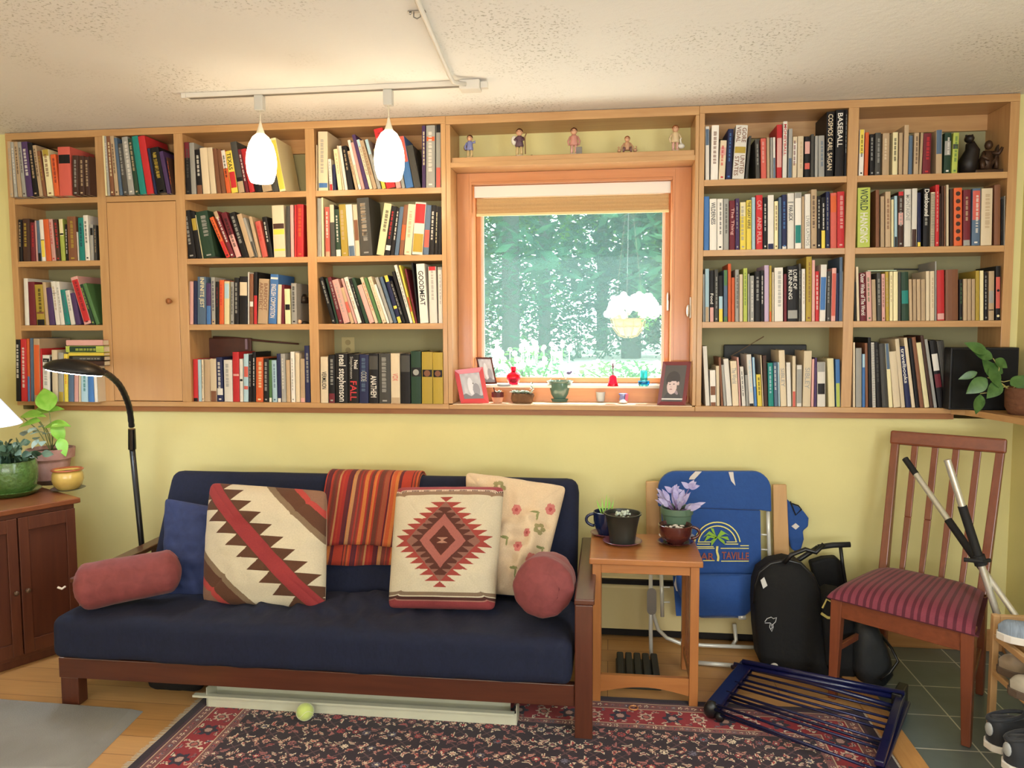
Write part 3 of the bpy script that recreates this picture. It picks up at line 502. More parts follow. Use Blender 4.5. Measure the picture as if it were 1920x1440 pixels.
for bay, row, cx0, cy0, sc, Y, data in CELLS:
    z0 = ZS[row]+.0006; cell = []; prev = -9
    xa, xb = (LX+RX)[bay-1]
    for i, s in enumerate(data.split(';')):
        q = s.split('|'); hd = q[0].split()
        a, b, top, lean = map(float, hd[:4]); code = hd[4]
        XA = cxm(cx0+a/sc, Y, z0); XB = cxm(cx0+b/sc, Y, z0)
        pt = atY(cx0+(a+lean)/sc, cy0+top/sc, Y)
        dx = pt.x-XA; dz = pt.z-z0; th = math.atan2(dx, dz); wd = (XB-XA)*math.cos(th)
        hh = math.hypot(dx, dz)
        ov = ZS[row-1]-TH if row > 1 else 2.455
        if Y > YF-.001: hh = min(hh, (ov-z0-.004-abs(math.sin(th))*wd)/max(.3, math.cos(th)))
        cell.append(dict(bay=bay, row=row, i=i, code=code, deco=q[1:] if q[1:] != ['n'] else ['n'], x=(XA+XB)/2, w=max(.003, wd-.0012), h=hh, th=th, Y=Y, z0=z0, area=wd*hh))
    for b in cell:      # keep every book between the uprights and clear of its neighbours
        b['XA'] = max(b['x']-b['w']/2/math.cos(b['th']), xa+.0008); b['XB'] = min(b['x']+b['w']/2/math.cos(b['th']), xb-.0008); b['tn'] = math.tan(b['th'])
        if b['XB']-b['XA'] < .003: b['XA'] = b['XB']-.003
        b['tn'] = min(max(b['tn'], (xa+.0008-b['XA'])/b['h']), max(0, (xb-.0008-b['XB'])/b['h']))
    for j in range(1, len(cell)):
        p, q = cell[j-1], cell[j]
        if q['XA'] < p['XB']+.0006: m_ = (q['XA']+p['XB'])/2; p['XB'] = m_-.0003; q['XA'] = m_+.0003
    for j in range(1, len(cell)):
        p, q = cell[j-1], cell[j]; g_ = (q['XA']-p['XB'])/min(p['h'], q['h'])
        if p['tn'] <= 0 and q['tn'] < p['tn']-g_: q['tn'] = p['tn']-g_
    for j in range(len(cell)-1, 0, -1):
        p, q = cell[j-1], cell[j]; g_ = (q['XA']-p['XB'])/min(p['h'], q['h'])
        if p['tn'] > 0 and p['tn'] > q['tn']+g_: p['tn'] = q['tn']+g_
    for b in cell: b['th'] = math.atan(b['tn']); b['w'] = max(.0025, (b['XB']-b['XA'])*math.cos(b['th'])-.0004); b['x'] = (b['XA']+b['XB'])/2; b['area'] = b['w']*b['h']
    for j, bk in enumerate(cell):
        nb = (PAL[cell[j-1]['code']][0] if j else None, PAL[cell[j+1]['code']][0] if j < len(cell)-1 else None)
        bk['nb'] = nb; bk['n'] = len(cell)
    keys = [(b['code'], b['nb']) for b in cell]
    for b, k in zip(cell, keys): b['uniq'] = keys.count(k) == 1
    BOOKS += cell
BOOKS.sort(key=lambda b: -b['area'])
MASS = MB(); MASSP = MB()
def book_label(b):
    c = PAL[b['code']][0]; bits = []
    if b['w'] > .026: bits.append('thick')
    elif b['w'] < .009: bits.append('thin')
    if abs(b['th']) > .17: bits.append('leaning')
    elif b['h'] > .25: bits.append('tall')
    bd = sorted([(float(q[1:-1].split('-')[1])-float(q[1:-1].split('-')[0]), q[-1]) for q in b['deco'] if q[0] == 'b' and len(q) > 3])
    ex = f' with {PAL[bd[-1][1]][0]} band' if bd and bd[-1][0] > .06 else ''
    l, r = b['nb']
    if b['uniq'] and l and r: pos = f'between {l} and {r} ones'
    elif not l: pos = 'first on the left'
    elif not r: pos = 'last on the right'
    else: pos = ORD[b['i']]+' from left'
    s = f"{' '.join(bits+[c])} book{ex} {pos}, {ROWS[b['row']]}, {BAYS[b['bay']]}"
    if len(s.replace('-', ' ').split()) > 16: s = f"{c} book{ex} {pos}, {ROWS[b['row']]}, {BAYS[b['bay']]}"
    if len(s.replace('-', ' ').split()) > 16: s = f"{c} book {pos}, {ROWS[b['row']]}, {BAYS[b['bay']]}"
    return s
tint = {}
def flat(k):
    if k not in tint: tint[k] = mat('ink_'+PAL[k][0].replace(' ', '_'), PAL[k][1], .5)
    return tint[k]
for n, b in enumerate(BOOKS):
    r = random.Random(b['bay']*1000+b['row']*100+b['i'])
    if n >= 300: b['deco'] = [q for q in b['deco'] if q[0] != '"']
    d = min(.155+.03*r.random()+max(0, b['h']-.2)*.4, YB-.024-b['Y'])
    m, pg, tx = book_shape(b['w'], b['h'], d, b['code'], b['deco'], r)
    lift = abs(math.sin(b['th']))*b['w']/2
    M = Matrix.Translation((b['x'], b['Y'], b['z0']+lift)) @ Matrix.Rotation(b['th'], 4, 'Y')
    if n < 300:
        o = bpy.data.objects.new('book', mkmesh('book', m)); COL.objects.link(o); o.data.materials.append(M_book); o.matrix_world = M
        o.location = M.translation; o.rotation_euler = (0, b['th'], 0); OBJW[o.name] = M
        tag(o, book_label(b), 'book', f"books on the {ROWS[b['row']]} of the {BAYS[b['bay']]}")
        ob('pages', pg, M_page, o, local=True)
        for tb, k in tx: ob('lettering', tb, flat(k), o, local=True)
    else:
        MASS.v, n0 = MASS.v+[tuple(M @ Vector(v)) for v in m.v], len(MASS.v); MASS.f += [tuple(n0+i for i in f) for f in m.f]; MASS.c += m.c
        n1 = len(MASSP.v); MASSP.v += [tuple(M @ Vector(v)) for v in pg.v]; MASSP.f += [tuple(n1+i for i in f) for f in pg.f]
if MASS.v:
    o = tag(ob('books', MASS, M_book), 'the thinnest and smallest books filling the gaps between the others on every shelf', 'books', kind='stuff')
    ob('pages', MASSP, M_page, o)
# books lying flat on the upright ones in the lowest far shelf
def flatbook(x0, x1, y0, y1, code, deco, lab, Y=3.60, stack='books lying in a stack on the bottom shelf'):
    s = 5.144
    a = atY(x0/s, 500+y1/s, Y); b = atY(x1/s, 500+y0/s, Y); w_ = b.x-a.x; h_ = b.z-a.z-.0008
    m, pg, tx = book_shape(h_, w_, .15, code, deco, random.Random(int(y0)))
    o = bpy.data.objects.new('book', mkmesh('book', m)); COL.objects.link(o); o.data.materials.append(M_book)
    o.location = (a.x, Y, a.z+h_/2); o.rotation_euler = (0, R(90), 0); OBJW[o.name] = Matrix.LocRotScale(Vector(o.location), o.rotation_euler, None)
    tag(o, lab, 'book', stack); ob('pages', pg, M_page, o, local=True)
flatbook(640, 990, 706, 760, 'P', ['n'], 'pink paperback lying topmost on the horizontal stack, bottom shelf beyond the cupboard')
flatbook(636, 998, 764, 826, 'l', ['b.1-.8g', 'tl'], 'green paperback lying second in the horizontal stack beyond the cupboard')
flatbook(661, 1000, 829, 859, 'Y', ['n'], 'slim yellow book lying third in the horizontal stack beyond the cupboard')
flatbook(670, 1002, 862, 906, 'K', ['b.1-.9H', 'tS'], 'black and grey book lying fourth in the horizontal stack beyond the cupboard')
flatbook(690, 1002, 909, 955, 'D', ['n'], 'dark book lying lowest in the horizontal stack, just over the lamp head')
# ================================================================== futon
def padded(size, r, n, crown=.01, wr=.004, seed=0, wfreq=(9, 5), pleat=0):
    """rounded upholstered block centred in x,y with its bottom at z=0"""
    sx, sy, sz = size; m = MB(); nx, ny, nz = n
    W1 = noise2(nx+1, ny+1, wfreq[0], wfreq[1], seed)
    def P(x, y, z):
        q = Vector((x, y, z)); lo = Vector((-sx/2+r, -sy/2+r, r)); hi = Vector((sx/2-r, sy/2-r, sz-r))
        c = Vector((min(max(x, lo.x), hi.x), min(max(y, lo.y), hi.y), min(max(z, lo.z), hi.z))); d = q-c
        if d.length > 1e-9: q = c+d.normalized()*r
        i = int(round((x+sx/2)/sx*nx)); j = int(round((y+sy/2)/sy*ny)); e = (1-(2*x/sx)**4)*(1-(2*y/sy)**4)
        if z > sz/2: q.z += crown*e+wr*W1[min(max(j, 0), ny), min(max(i, 0), nx)]*(.4+.6*e)
        if pleat and z > sz*.9 and abs(y) < sy/2-1e-6: q.z += pleat*math.sin(x*47+y*22+3*W1[min(max(j, 0), ny), min(max(i, 0), nx)])*math.exp(-((x-.12)/.55)**2)*(1-(2*y/sy)**2)
        if z <= sz/2: q.z += wr*.4*W1[min(max(j, 0), ny), min(max(i, 0), nx)]
        q.y += wr*.12*math.sin(i*.35+seed)*(abs(y)/sy*2)**2*math.sin(PI*min(1, max(0, z/sz)))
        return tuple(q)
    def face(nu, nv, f):
        vs = [P(*f(u/nu, v/nv)) for v in range(nv+1) for u in range(nu+1)]
        m.add(vs, [(v*(nu+1)+u, v*(nu+1)+u+1, (v+1)*(nu+1)+u+1, (v+1)*(nu+1)+u) for v in range(nv) for u in range(nu)])
    X = lambda u: -sx/2+sx*u; Yv = lambda u: -sy/2+sy*u
    face(nx, ny, lambda u, v: (X(u), Yv(v), sz)); face(nx, ny, lambda u, v: (X(u), Yv(1-v), 0))
    face(nx, nz, lambda u, v: (X(u), -sy/2, sz*v)); face(nx, nz, lambda u, v: (X(1-u), sy/2, sz*v))
    face(ny, nz, lambda u, v: (sx/2, Yv(u), sz*v)); face(ny, nz, lambda u, v: (-sx/2, Yv(1-u), sz*v))
    return m
def weld(o, d=.0005):
    w_ = o.modifiers.new('weld', 'WELD'); w_.merge_threshold = d; return o
M_fw = lambda ax: wood('futon_wood', (96, 50, 33), (66, 32, 22), ax, .35, .3, 5)
ff = thing('futon', 'reddish-brown wooden futon frame with flat arms holding the navy mattress', 'futon frame', (-1.1, 3.05, 0))
FX0, FX1 = -2.155, -.054; FY = 2.685
ob('leg', MB().box((FX1-.064, FY, 0), (FX1, FY+.055, .4995)), M_fw('z'), ff, bevel=.004)
ob('leg', MB().box((FX0, FY+.02, 0), (FX0+.075, FY+.075, .115)), M_fw('z'), ff, bevel=.004)
ob('leg', MB().box((FX1-.06, 3.42, 0), (FX1, 3.475, .4995)), M_fw('z'), ff, bevel=.004)
ob('leg', MB().box((FX0-.055, 3.42, 0), (FX0, 3.475, .4395)), M_fw('z'), ff, bevel=.004)
ob('armrest', MB().box((FX1-.066, FY-.004, .50), (FX1+.006, 3.50, .522)), M_fw('y'), ff, bevel=.005)
ob('armrest', MB().box((FX0-.062, 2.86, .44), (FX0+.006, 3.52, .462)), M_fw('y'), ff, bevel=.005)
ob('front_rail', MB().box((FX0+.001, FY+.012, .116), (FX1-.065, FY+.045, .198)), M_fw('x'), ff, bevel=.003)
ob('side_rail', MB().box((FX1-.05, FY+.056, .24), (FX1-.02, 3.419, .31)), M_fw('y'), ff, bevel=.003)
ob('side_rail', MB().box((FX0-.04, FY+.076, .116), (FX0-.01, 3.419, .198)), M_fw('y'), ff, bevel=.003)
ob('rear_rail', MB().box((FX0+.001, 3.43, .12), (FX1-.061, 3.46, .20)), M_fw('x'), ff, bevel=.003)
for i in range(7): ob('seat_slat', MB().box((FX0+.1+i*.28, FY+.046, .165), (FX0+.16+i*.28, 3.429, .187)), M_fw('y'), ff)
M_navy = mat('navy_cotton', (20, 27, 52), .9, noise=.35, nscale=60, sheen=0, bump=.7, bscale=8, bstretch=(2.2, .8, 1))
fm = thing('futon_mattress', 'navy cotton futon mattress folded into seat and back', 'mattress', (-1.12, 2.9, .2))
m = padded((2.03, .50, .165), .038, (230, 34, 9), .010, .012, 3, (26, 4), .009); m.m = Matrix()
tilt = Matrix.Translation((-1.142, 2.905, .197)) @ Matrix.Rotation(R(-2.0), 4, 'X')
m.v = [tuple(tilt @ Vector(v)) for v in m.v]
weld(ob('seat_section', m, M_navy, fm, smooth=True), .001)
m = padded((1.95, .60, .145), .05, (70, 22, 8), .004, .006, 8, (16, 5))
BK = Matrix.Translation((-1.108, 3.20, .22)) @ Matrix.Rotation(R(-64), 4, 'X').inverted()
BK = Matrix.Translation((-1.108, 3.205, .255)) @ Matrix.Rotation(R(64), 4, 'X') @ Matrix.Translation((0, .30, -.0725))
m.v = [tuple(BK @ Vector(v)) for v in m.v]
weld(ob('back_section', m, M_navy, fm, smooth=True), .001)
def bk(x, s, off=0):   # a point on the front of the back section: s metres up it, off metres in front
    return BK @ Vector((x+1.108, s-.30, .145+.004+off))

def pillow(name, label, cat, quad, T, colf, m, n=150, seed=1, wr=.004, puff=.42, group=None):
    """quad: TL, TR, BR, BL world points of the seam outline"""
    TL, TR, BR, BL = [np.array(q) for q in quad]
    N = np.cross(TR-TL, BL-TL); N = N/np.linalg.norm(N)
    if N[1] > 0: N = -N
    u = np.linspace(0, 1, n); U, V = np.meshgrid(u, u)
    a, b = 2*U-1, 2*V-1
    mx_ = np.maximum(np.abs(a), np.abs(b))+1e-9; pin = mx_/((np.abs(a)**22+np.abs(b)**22+1e-30)**(1/22)); pinx = pin
    U2 = .5+a*pinx/2; V2 = .5+b*pin/2
    base = (TL[None, None]*((1-U2)*(1-V2))[..., None]+TR*(U2*(1-V2))[..., None]+BR*(U2*V2)[..., None]+BL*((1-U2)*V2)[..., None])
    th = T/2*(np.clip((1-a**2), 0, 1)*np.clip((1-b**2), 0, 1))**puff
    wn = noise2(n, n, 9, 11, seed)*wr*np.clip(1-(a*b)**2, 0, 1)*(th/(T/2+1e-9))**.3+noise2(n, n, 4, 5, seed+9)*wr*1.5*(th/(T/2))
    uc = (u[:-1]+u[1:])/2; UC, VC = np.meshgrid(uc, uc)
    root = thing(name, label, cat, tuple((BL+BR)/2), group=group)
    Pf = base+N*(th+wn)[..., None]; Pb = base-N*(th*.8)[..., None]
    gridmesh('front_cover', Pf[:, ::-1], colf(UC, VC)[:, ::-1], m, root)
    k = max(2, n//30); Pb = Pb[::k, ::k] if (n-1) % k == 0 else Pb
    CB = np.broadcast_to(colf(np.array([[.5]]), np.array([[.08]])), (Pb.shape[0]-1, Pb.shape[1]-1, 3))
    gridmesh('back_cover', Pb, CB, m, root)
    return root
M_cloth = mat('woven_cloth', rough=.9, vc=True, sheen=.05, bump=.15, bscale=300, noise=.18, nscale=220)
L3 = lambda c: np.array(lin(c))
def kilim_a(U, V):
    """red diagonal band between toothed brown triangles on cream"""
    C = np.empty(U.shape+(3,)); C[:] = L3((206, 194, 168))
    d = U*1.0-V*.98+.0      # 0 along the main diagonal, + towards the top right
    def put(mask, c): C[mask] = L3(c)
    # corner bands
    for sgn in (1, -1):
        e = sgn*d-.04*np.sin(PI*V)
        put(e > .50, (128, 106, 82)); put(e > .57, (92, 58, 40)); put(e > .73, (176, 66, 60)); put(e > .80, (136, 100, 80))
    # teeth: triangles stacked along the band
    k = 11.5; t = (V+.035)*k*.92; fr = t-np.floor(t)
    right = d > 0
    reach = np.where(right, .095+.185*(1-fr), .095+.185*fr)
    put((np.abs(d) < reach) & (np.abs(d) < .3), (88, 56, 38))
    put(np.abs(d) < .088, (146, 50, 52))
    return C
pa = [atY(395, 905, 3.12), atY(613, 921, 3.13), atY(610, 1143, 2.93), atY(381, 1132, 2.93)]
pillow('kilim_pillow', 'cream kilim cushion with a red diagonal band and brown teeth, before the navy cushion', 'cushion', pa, .22, kilim_a, M_cloth, 220, 2, .007, group='kilim cushions')
def kilim_b(U, V):
    C = np.empty(U.shape+(3,)); C[:] = L3((202, 190, 164))
    def put(mask, c): C[mask] = L3(c)
    for a, b, c in ((-1, .035, (150, 66, 72)), (.04, .055, (70, 34, 30)), (.055, .085, (140, 112, 90)), (.875, .905, (126, 104, 84)), (.915, .935, (74, 38, 32)), (.945, 2, (140, 58, 60)), (.935, .945, (160, 110, 96))):
        put((V > a) & (V <= b), c)
    x = (U-.5)*2.08; y = (V-.475)*2.3
    st = .1055; r = np.floor(np.abs(y)/st)
    fy = np.abs(y)/st-r; up = y < 0
    wmax = .845-r*.105
    ax = np.abs(x)
    wid = wmax+.0*fy-.10*np.where(fy > 0, fy, 0)*1.0
    inz = (r < 8) & (ax < (.90-r*.115)-.115*(1-fy)*0-.11*fy)
    # toothed outline: each row is a trapezoid whose outer edge slants
    tooth = (r < 8) & (ax < .76-r*.105+.17*fy-.02*(r > 6)) & ((r < 7) | (ax < .13*fy))
    put(tooth, (150, 62, 54))
    dm = ax/.70+np.abs(y)/.74
    put(dm < 1.0, (134, 92, 78))
    r2 = np.floor(np.abs(y)/.1055); f2 = np.abs(y)/.1055-r2
    put((ax < .46-r2*.085+.17*f2) & (r2 < 6) & (dm < .97), (84, 44, 34))
    dm2 = ax/.44+np.abs(y)/.50; put(dm2 < 1, (158, 92, 82))
    dm3 = ax/.25+np.abs(y)/.28; put(dm3 < 1, (84, 40, 30))
    put((ax < .11*np.abs(y)/.06+.015) & (np.abs(y) < .055), (166, 120, 100))
    stitch = (np.abs(V-.048) < .005) & (np.mod(U*70, 1) < .5); put(stitch, (226, 200, 180))
    return C
pb = [atY(744, 914, 3.13), atY(945, 913, 3.15), atY(928, 1144, 2.93), atY(728, 1140, 2.93)]
pillow('kilim_pillow', 'cream kilim cushion with a stepped rust and brown diamond, before the floral cushion', 'cushion', pb, .18, kilim_b, M_cloth, 220, 4, .006, group='kilim cushions')
def plain(c): return lambda U, V: np.broadcast_to(L3(c), U.shape+(3,)).copy()
M_velvet = mat('velvet', rough=.8, vc=True, sheen=.12, noise=.3, nscale=24, bump=.3, bscale=22)
pillow('navy_pillow', 'navy cotton cushion standing between the rose bolster and the diagonal-band cushion', 'cushion',
       [atY(309, 934, 3.16), atY(445, 958, 3.19), atY(440, 1118, 3.0), atY(308, 1122, 3.0)], .15, plain((42, 54, 96)), mat('navy_cover', rough=.85, vc=True, sheen=.05, noise=.3, nscale=30, bump=.4, bscale=16), 60, 7, .008)
def floral(U, V):
    C = np.empty(U.shape+(3,)); C[:] = L3((214, 190, 158))
    def blob(cx, cy, rx, ry, c, k=1): C[((U-cx)/rx)**2+((V-cy)/ry)**2 < 1] = L3(c)
    for cx, cy, s in ((.83, .45, 1), (.35, .12, 1), (.76, .82, .8), (.2, .65, 1)):
        for a in range(5): blob(cx+.04*s*math.cos(a*1.26), cy+.035*s*math.sin(a*1.26), .028*s, .022*s, (150, 140, 96))
    for cx, cy, s in ((.62, .62, 1), (.8, .72, 1.2), (.55, .3, 1), (.9, .25, 1), (.3, .4, 1), (.7, .5, .7)):
        for a in range(6): blob(cx+.03*s*math.cos(a*1.05), cy+.03*s*math.sin(a*1.05), .024*s, .02*s, (196, 116, 108))
        blob(cx, cy, .018*s, .016*s, (170, 74, 74))
    for cx, cy in ((.75, .3), (.6, .8), (.88, .6), (.45, .55)):
        blob(cx, cy, .05, .012, (128, 132, 84)); blob(cx+.03, cy+.03, .012, .045, (140, 140, 92))
    return C
pillow('floral_pillow', 'cream floral cushion leaning behind the diamond cushion and the right bolster', 'cushion',
       [atY(873, 885, 3.30), atY(1062, 912, 3.31), atY(1010, 1120, 3.06), atY(880, 1110, 3.06)], .17, floral, M_cloth, 150, 11, .022, .5)
# bolsters
def bolster(p, q, r, label, seed, r2=None):
    p, q = Vector(p), Vector(q); ax = (q-p).normalized(); a = ax.cross(Vector((0, 0, 1))).normalized(); b = a.cross(ax); L = (q-p).length
    root = thing('bolster', label, 'bolster', (p+q)/2-Vector((0, 0, r)), group='rose velvet bolsters')
    n = 48; N = 30; W = noise2(n, N+1, 12, 6, seed); m = MB(); vs = []
    for i in range(N+1):
        t = i/N; e = min(t, 1-t)*L; rr = r+((r2 or r)-r)*t; k = rr*(1-(max(0, .04-e)/.04)**2*.45)
        for j in range(n):
            f = k+.0035*W[i, j]+.0022*math.sin(j*PI/2+i*.4)*max(0, 1-e/.09)
            th = 2*PI*j/n; vs.append(p+ax*(L*t)+(a*math.cos(th)+b*math.sin(th))*f)
    m.add(vs, [(i*n+j, i*n+(j+1) % n, (i+1)*n+(j+1) % n, (i+1)*n+j) for i in range(N) for j in range(n)], lin((130, 64, 64)))
    ob('body', m, M_velvet, root, smooth=True)
    for c, s, rr in ((p, -1, r), (q, 1, r2 or r)):
        m = MB(); vs = []; K = 8
        for i in range(K+1):
            t = i/K; rad = (rr*.565)*(1-t); bulge = .012*math.sin(t*PI/2)
            for j in range(n): th = 2*PI*j/n; vs.append(c+ax*s*(bulge-.002)+(a*math.cos(th)+b*math.sin(th))*(rad*(1+.006*math.sin(j*PI/2))))
        m.add(vs, [(i*n+j, i*n+(j+1) % n, (i+1)*n+(j+1) % n, (i+1)*n+j) for i in range(K) for j in range(n)], lin((130, 64, 64)))
        ob('end_cap', m, M_velvet, root, smooth=True)
    return root
bolster(atY(145, 1103, 2.76), atY(335, 1067, 2.90), .094, 'rose velvet bolster lying against the navy cushion at the lamp end of the futon', 3, .086)
b2 = bolster(atY(1015, 1106, 2.76), atY(1032, 1080, 2.98), .115, 'rose velvet bolster seen end-on beside the side table', 6, .105)
ob('cord_end', MB().tube([atY(122, 1100, 2.72), atY(116, 1104, 2.70), atY(108, 1101, 2.69)], .004), mat('string', (226, 220, 205), .8), [o for o in COL.objects if o.name == 'bolster'][0])
# throw
def throw():
    root = thing('throw_blanket', 'folded striped wool throw in rust, orange and plum over the futon back', 'blanket', bk(-1.0, .3, .02))
    pal = [(96, 36, 40), (132, 52, 40), (170, 58, 40), (190, 88, 48), (104, 54, 42), (180, 130, 84), (82, 34, 46), (160, 46, 40), (196, 116, 58), (114, 54, 46), (72, 30, 40), (152, 78, 54)]
    rr = random.Random(5); st = []; x = 0
    while x < 1: w_ = rr.choice([.008, .014, .02, .035]); st.append((x, x+w_, rr.choice(pal))); x += w_
    xs0, xs1 = atY(606, 930, 3.33).x, atY(783, 930, 3.36).x
    def layer(name, path, x0, x1, ph):
        nx = 150; ny = len(path); P = np.zeros((ny, nx, 3)); u = np.linspace(0, 1, nx)
        for j, (s, off) in enumerate(path):
            for i, t in enumerate(u):
                o_ = off+.003*math.sin(9*t+ph+s*6)+.002*math.sin(23*t+s*11)
                x = x0+(x1-x0)*t+.008*math.sin(s*9+ph)
                if s <= .585: P[j, i] = bk(x, s, o_)
                else: P[j, i] = None
        return P, u
    def prof(s0, off):    # front of the back section, round its top and down behind
        pts = [BK @ Vector((0, s-.30, .149+off)) for s in np.linspace(s0, .545, 16)]
        for a in range(1, 9):
            an = PI*a/8; pts.append(BK @ Vector((0, .245+(.058+off)*math.sin(an), .0725+(.0765+off)*math.cos(an))))
        pts += [BK @ Vector((0, s-.30, -.002-off)) for s in np.linspace(.52, .36, 4)]
        return pts
    for name, s0, off, dx, ph in (('under_fold', .175, .008, 0, 0), ('upper_fold', .255, .020, -.004, 2)):
        pr = prof(s0, off); nx = 150; u = np.linspace(0, 1, nx); P = np.zeros((len(pr), nx, 3))
        for j, p in enumerate(pr):
            sag = max(0, 1-j/12)
            P[j, :, 0] = xs0+(xs1-xs0)*u+dx+.012*(j/len(pr)); P[j, :, 1] = p.y-.004*np.sin(8*u+ph)*sag-.003*np.sin(19*u+j*.3); P[j, :, 2] = p.z-.006*np.sin(5*u+ph)*sag
        uc = (u[:-1]+u[1:])/2+(.35 if ph else 0); uc = np.mod(uc, 1)
        row = np.array([next((lin(c) for a, b, c in st if a <= t < b), lin(pal[0])) for t in uc]); C = np.broadcast_to(row[None], (len(pr)-1, nx-1, 3)).copy()
        o = gridmesh(name, P, C, M_cloth, root); s_ = o.modifiers.new('thick', 'SOLIDIFY'); s_.thickness = .006; s_.offset = 0
    return root
throw()
# things on the floor around the futon
def rug():
    x0, x1, y0, y1 = -1.615, .975, 1.75, 3.015
    res = .0042; nx, ny = int((x1-x0)/res), int((y1-y0)/res); img = np.empty((ny, nx, 3)); img[:] = L3((44, 30, 44))
    X = np.linspace(0, x1-x0, nx); Yv = np.linspace(0, y1-y0, ny); XX, YY = np.meshgrid(X, Yv); rr = np.random.RandomState(3)
    W, Hh = x1-x0, y1-y0+1.2
    dE = np.minimum(np.minimum(XX, W-XX), (y1-y0)-YY)       # distance in from the three shown edges
    def put(m_, c): img[m_] = L3(c)
    cols = [(222, 204, 178), (176, 112, 108), (206, 160, 140), (140, 84, 90), (232, 216, 190), (112, 108, 128), (176, 70, 72)]
    def sub(cx, cy, r):
        i0, i1 = max(0, int((cx-r)/res)), min(nx, int((cx+r)/res)+2); j0, j1 = max(0, int((cy-r)/res)), min(ny, int((cy+r)/res)+2)
        return (slice(j0, j1), slice(i0, i1)) if i1 > i0 and j1 > j0 else None
    def flower(cx, cy, r, c1, c2, n=8):
        s = sub(cx, cy, r*1.3)
        if not s: return
        dx, dy = XX[s]-cx, YY[s]-cy; d = np.hypot(dx, dy); a = np.arctan2(dy, dx); v = img[s]
        v[d < r*(1+.22*np.cos(n*a))] = L3(c1); v[d < r*.62] = L3((60, 34, 44)); v[d < r*.45] = L3(c2)
    def boteh(cx, cy, r, ang, c1, c2):
        s = sub(cx, cy, r*1.5)
        if not s: return
        dx, dy = XX[s]-cx, YY[s]-cy; u = dx*math.cos(ang)+dy*math.sin(ang); w_ = -dx*math.sin(ang)+dy*math.cos(ang)+1.2*(u*u)/r*.6
        v = img[s]; m_ = (u/r)**2+(w_/(r*.42))**2 < 1; v[m_] = L3(c1); m2 = (u/(r*.72))**2+(w_/(r*.2))**2 < 1; v[m2] = L3(c2)
        m3 = m_ & (np.mod((u/r+2)*5, 1) < .28); v[m3] = L3((70, 44, 52))
    # field lattice
    P_ = .098
    lt = np.minimum(np.abs(np.mod((XX+YY)/P_, 1)-.5), np.abs(np.mod((XX-YY)/P_, 1)-.5)); put((lt < .03), (96, 66, 72))
    for j in range(-1, int(Hh/P_)+2):
        for i in range(-1, int(W/P_)+2):
            cx, cy = i*P_+(P_/2 if j % 2 else 0), j*P_/1
            flower(cx, cy, .014, cols[rr.randint(7)], cols[rr.randint(7)])
            for q, an in enumerate((.8, 2.4, 3.9, 5.5)):
                boteh(cx+.034*math.cos(an), cy+.029*math.sin(an), .019, an+1.57+rr.uniform(-.9, .9), cols[rr.choice([0, 4, 2, 0, 1])], cols[rr.choice([1, 3, 6])])
            flower(cx+P_/2+.008, cy+.004, .011, cols[rr.choice([1, 2, 6])], cols[0], 6)
    # borders
    put(dE < .235, (176, 140, 126)); g = (dE < .232) & (dE > .205); put(g, (128, 84, 84))
    def ring(d0, n_c, r, f, step, c):
        k = 0
        for t in np.arange(step/2, y1-y0, step): f(d0, t, r, k, c); f(W-d0, t, r, k, c); k += 1
        for t in np.arange(d0+step/2, W-d0, step): f(t, (y1-y0)-d0, r, k, c); k += 1
    ring(.219, 0, .008, lambda x, y, r, k, c: flower(x, y, r, cols[(k*3) % 7], cols[(k*2+1) % 7], 5), .024, None)
    put((dE < .205) & (dE > .2), (206, 180, 150)); put(dE <= .2, (146, 30, 44))
    def big(x, y, r, k, c):
        if k % 2: flower(x, y, r, (206, 178, 158), (176, 96, 90), 8)
        else: flower(x, y, r*1.25, (36, 38, 62), (190, 150, 140), 6)
    ring(.145, 0, .026, big, .098, None)
    ring(.185, 0, .01, lambda x, y, r, k, c: boteh(x, y, .017, k*1.3, cols[k % 5], cols[(k+2) % 6]), .049, None)
    ring(.105, 0, .01, lambda x, y, r, k, c: boteh(x, y, .017, k*2.1, cols[(k+2) % 5], cols[(k+3) % 6]), .049, None)
    put((dE < .09) & (dE > .085), (206, 180, 150)); put(dE <= .085, (120, 76, 78))
    ring(.064, 0, .008, lambda x, y, r, k, c: flower(x, y, r, cols[(k*2) % 7], cols[(k+1) % 7], 5), .026, None)
    put((dE < .045) & (dE > .04), (200, 170, 140)); put(dE <= .04, (70, 40, 58)); put(dE < .028, (40, 26, 42))
    px = np.linspace(x0, x1, nx+1); py = np.linspace(y0, y1, ny+1); PX, PY = np.meshgrid(px, py)
    P = np.stack([PX, PY, .006+.0006*np.sin(PX*40)*np.sin(PY*33)], -1)
    root = thing('rug', 'dark red and navy patterned oriental rug under the futon and drying rack', 'rug', (-.3, 2.4, .001))
    gridmesh('rug_pile', P, img, mat('rug_wool', rough=.95, vc=True, sheen=.2, noise=.25, nscale=350, bump=.2, bscale=400), root)
    ob('rug_backing', MB().box((x0, y0, .0008), (x1, y1, .0045)), mat('rug_back', (90, 60, 56), .9), root)
    f = MB(); r = random.Random(2)
    for side, xe in ((-1, x0), (1, x1)):
        t = y0
        while t < y1:
            L = r.uniform(.02, .032); dy = r.uniform(-.008, .008)
            f.add([(xe, t, .004), (xe, t+.003, .004), (xe+side*L, t+.003+dy, .0012), (xe+side*L, t+dy, .0012)], [(0, 1, 2, 3)]); t += .0042
    tag(ob('fringe', f, mat('fringe_cotton', (206, 198, 180), .9), root), kind='stuff')
rug()
mp_ = thing('floor_mat', 'grey cushioned floor mat with a sloping edge in front of the brown cabinet', 'mat', (-2.2, 2.3, 0))
a, b, c, d = atZ(-120, 1304, 0), atZ(270, 1334, 0), atZ(150, 1455, 0), atZ(-420, 1455, 0)
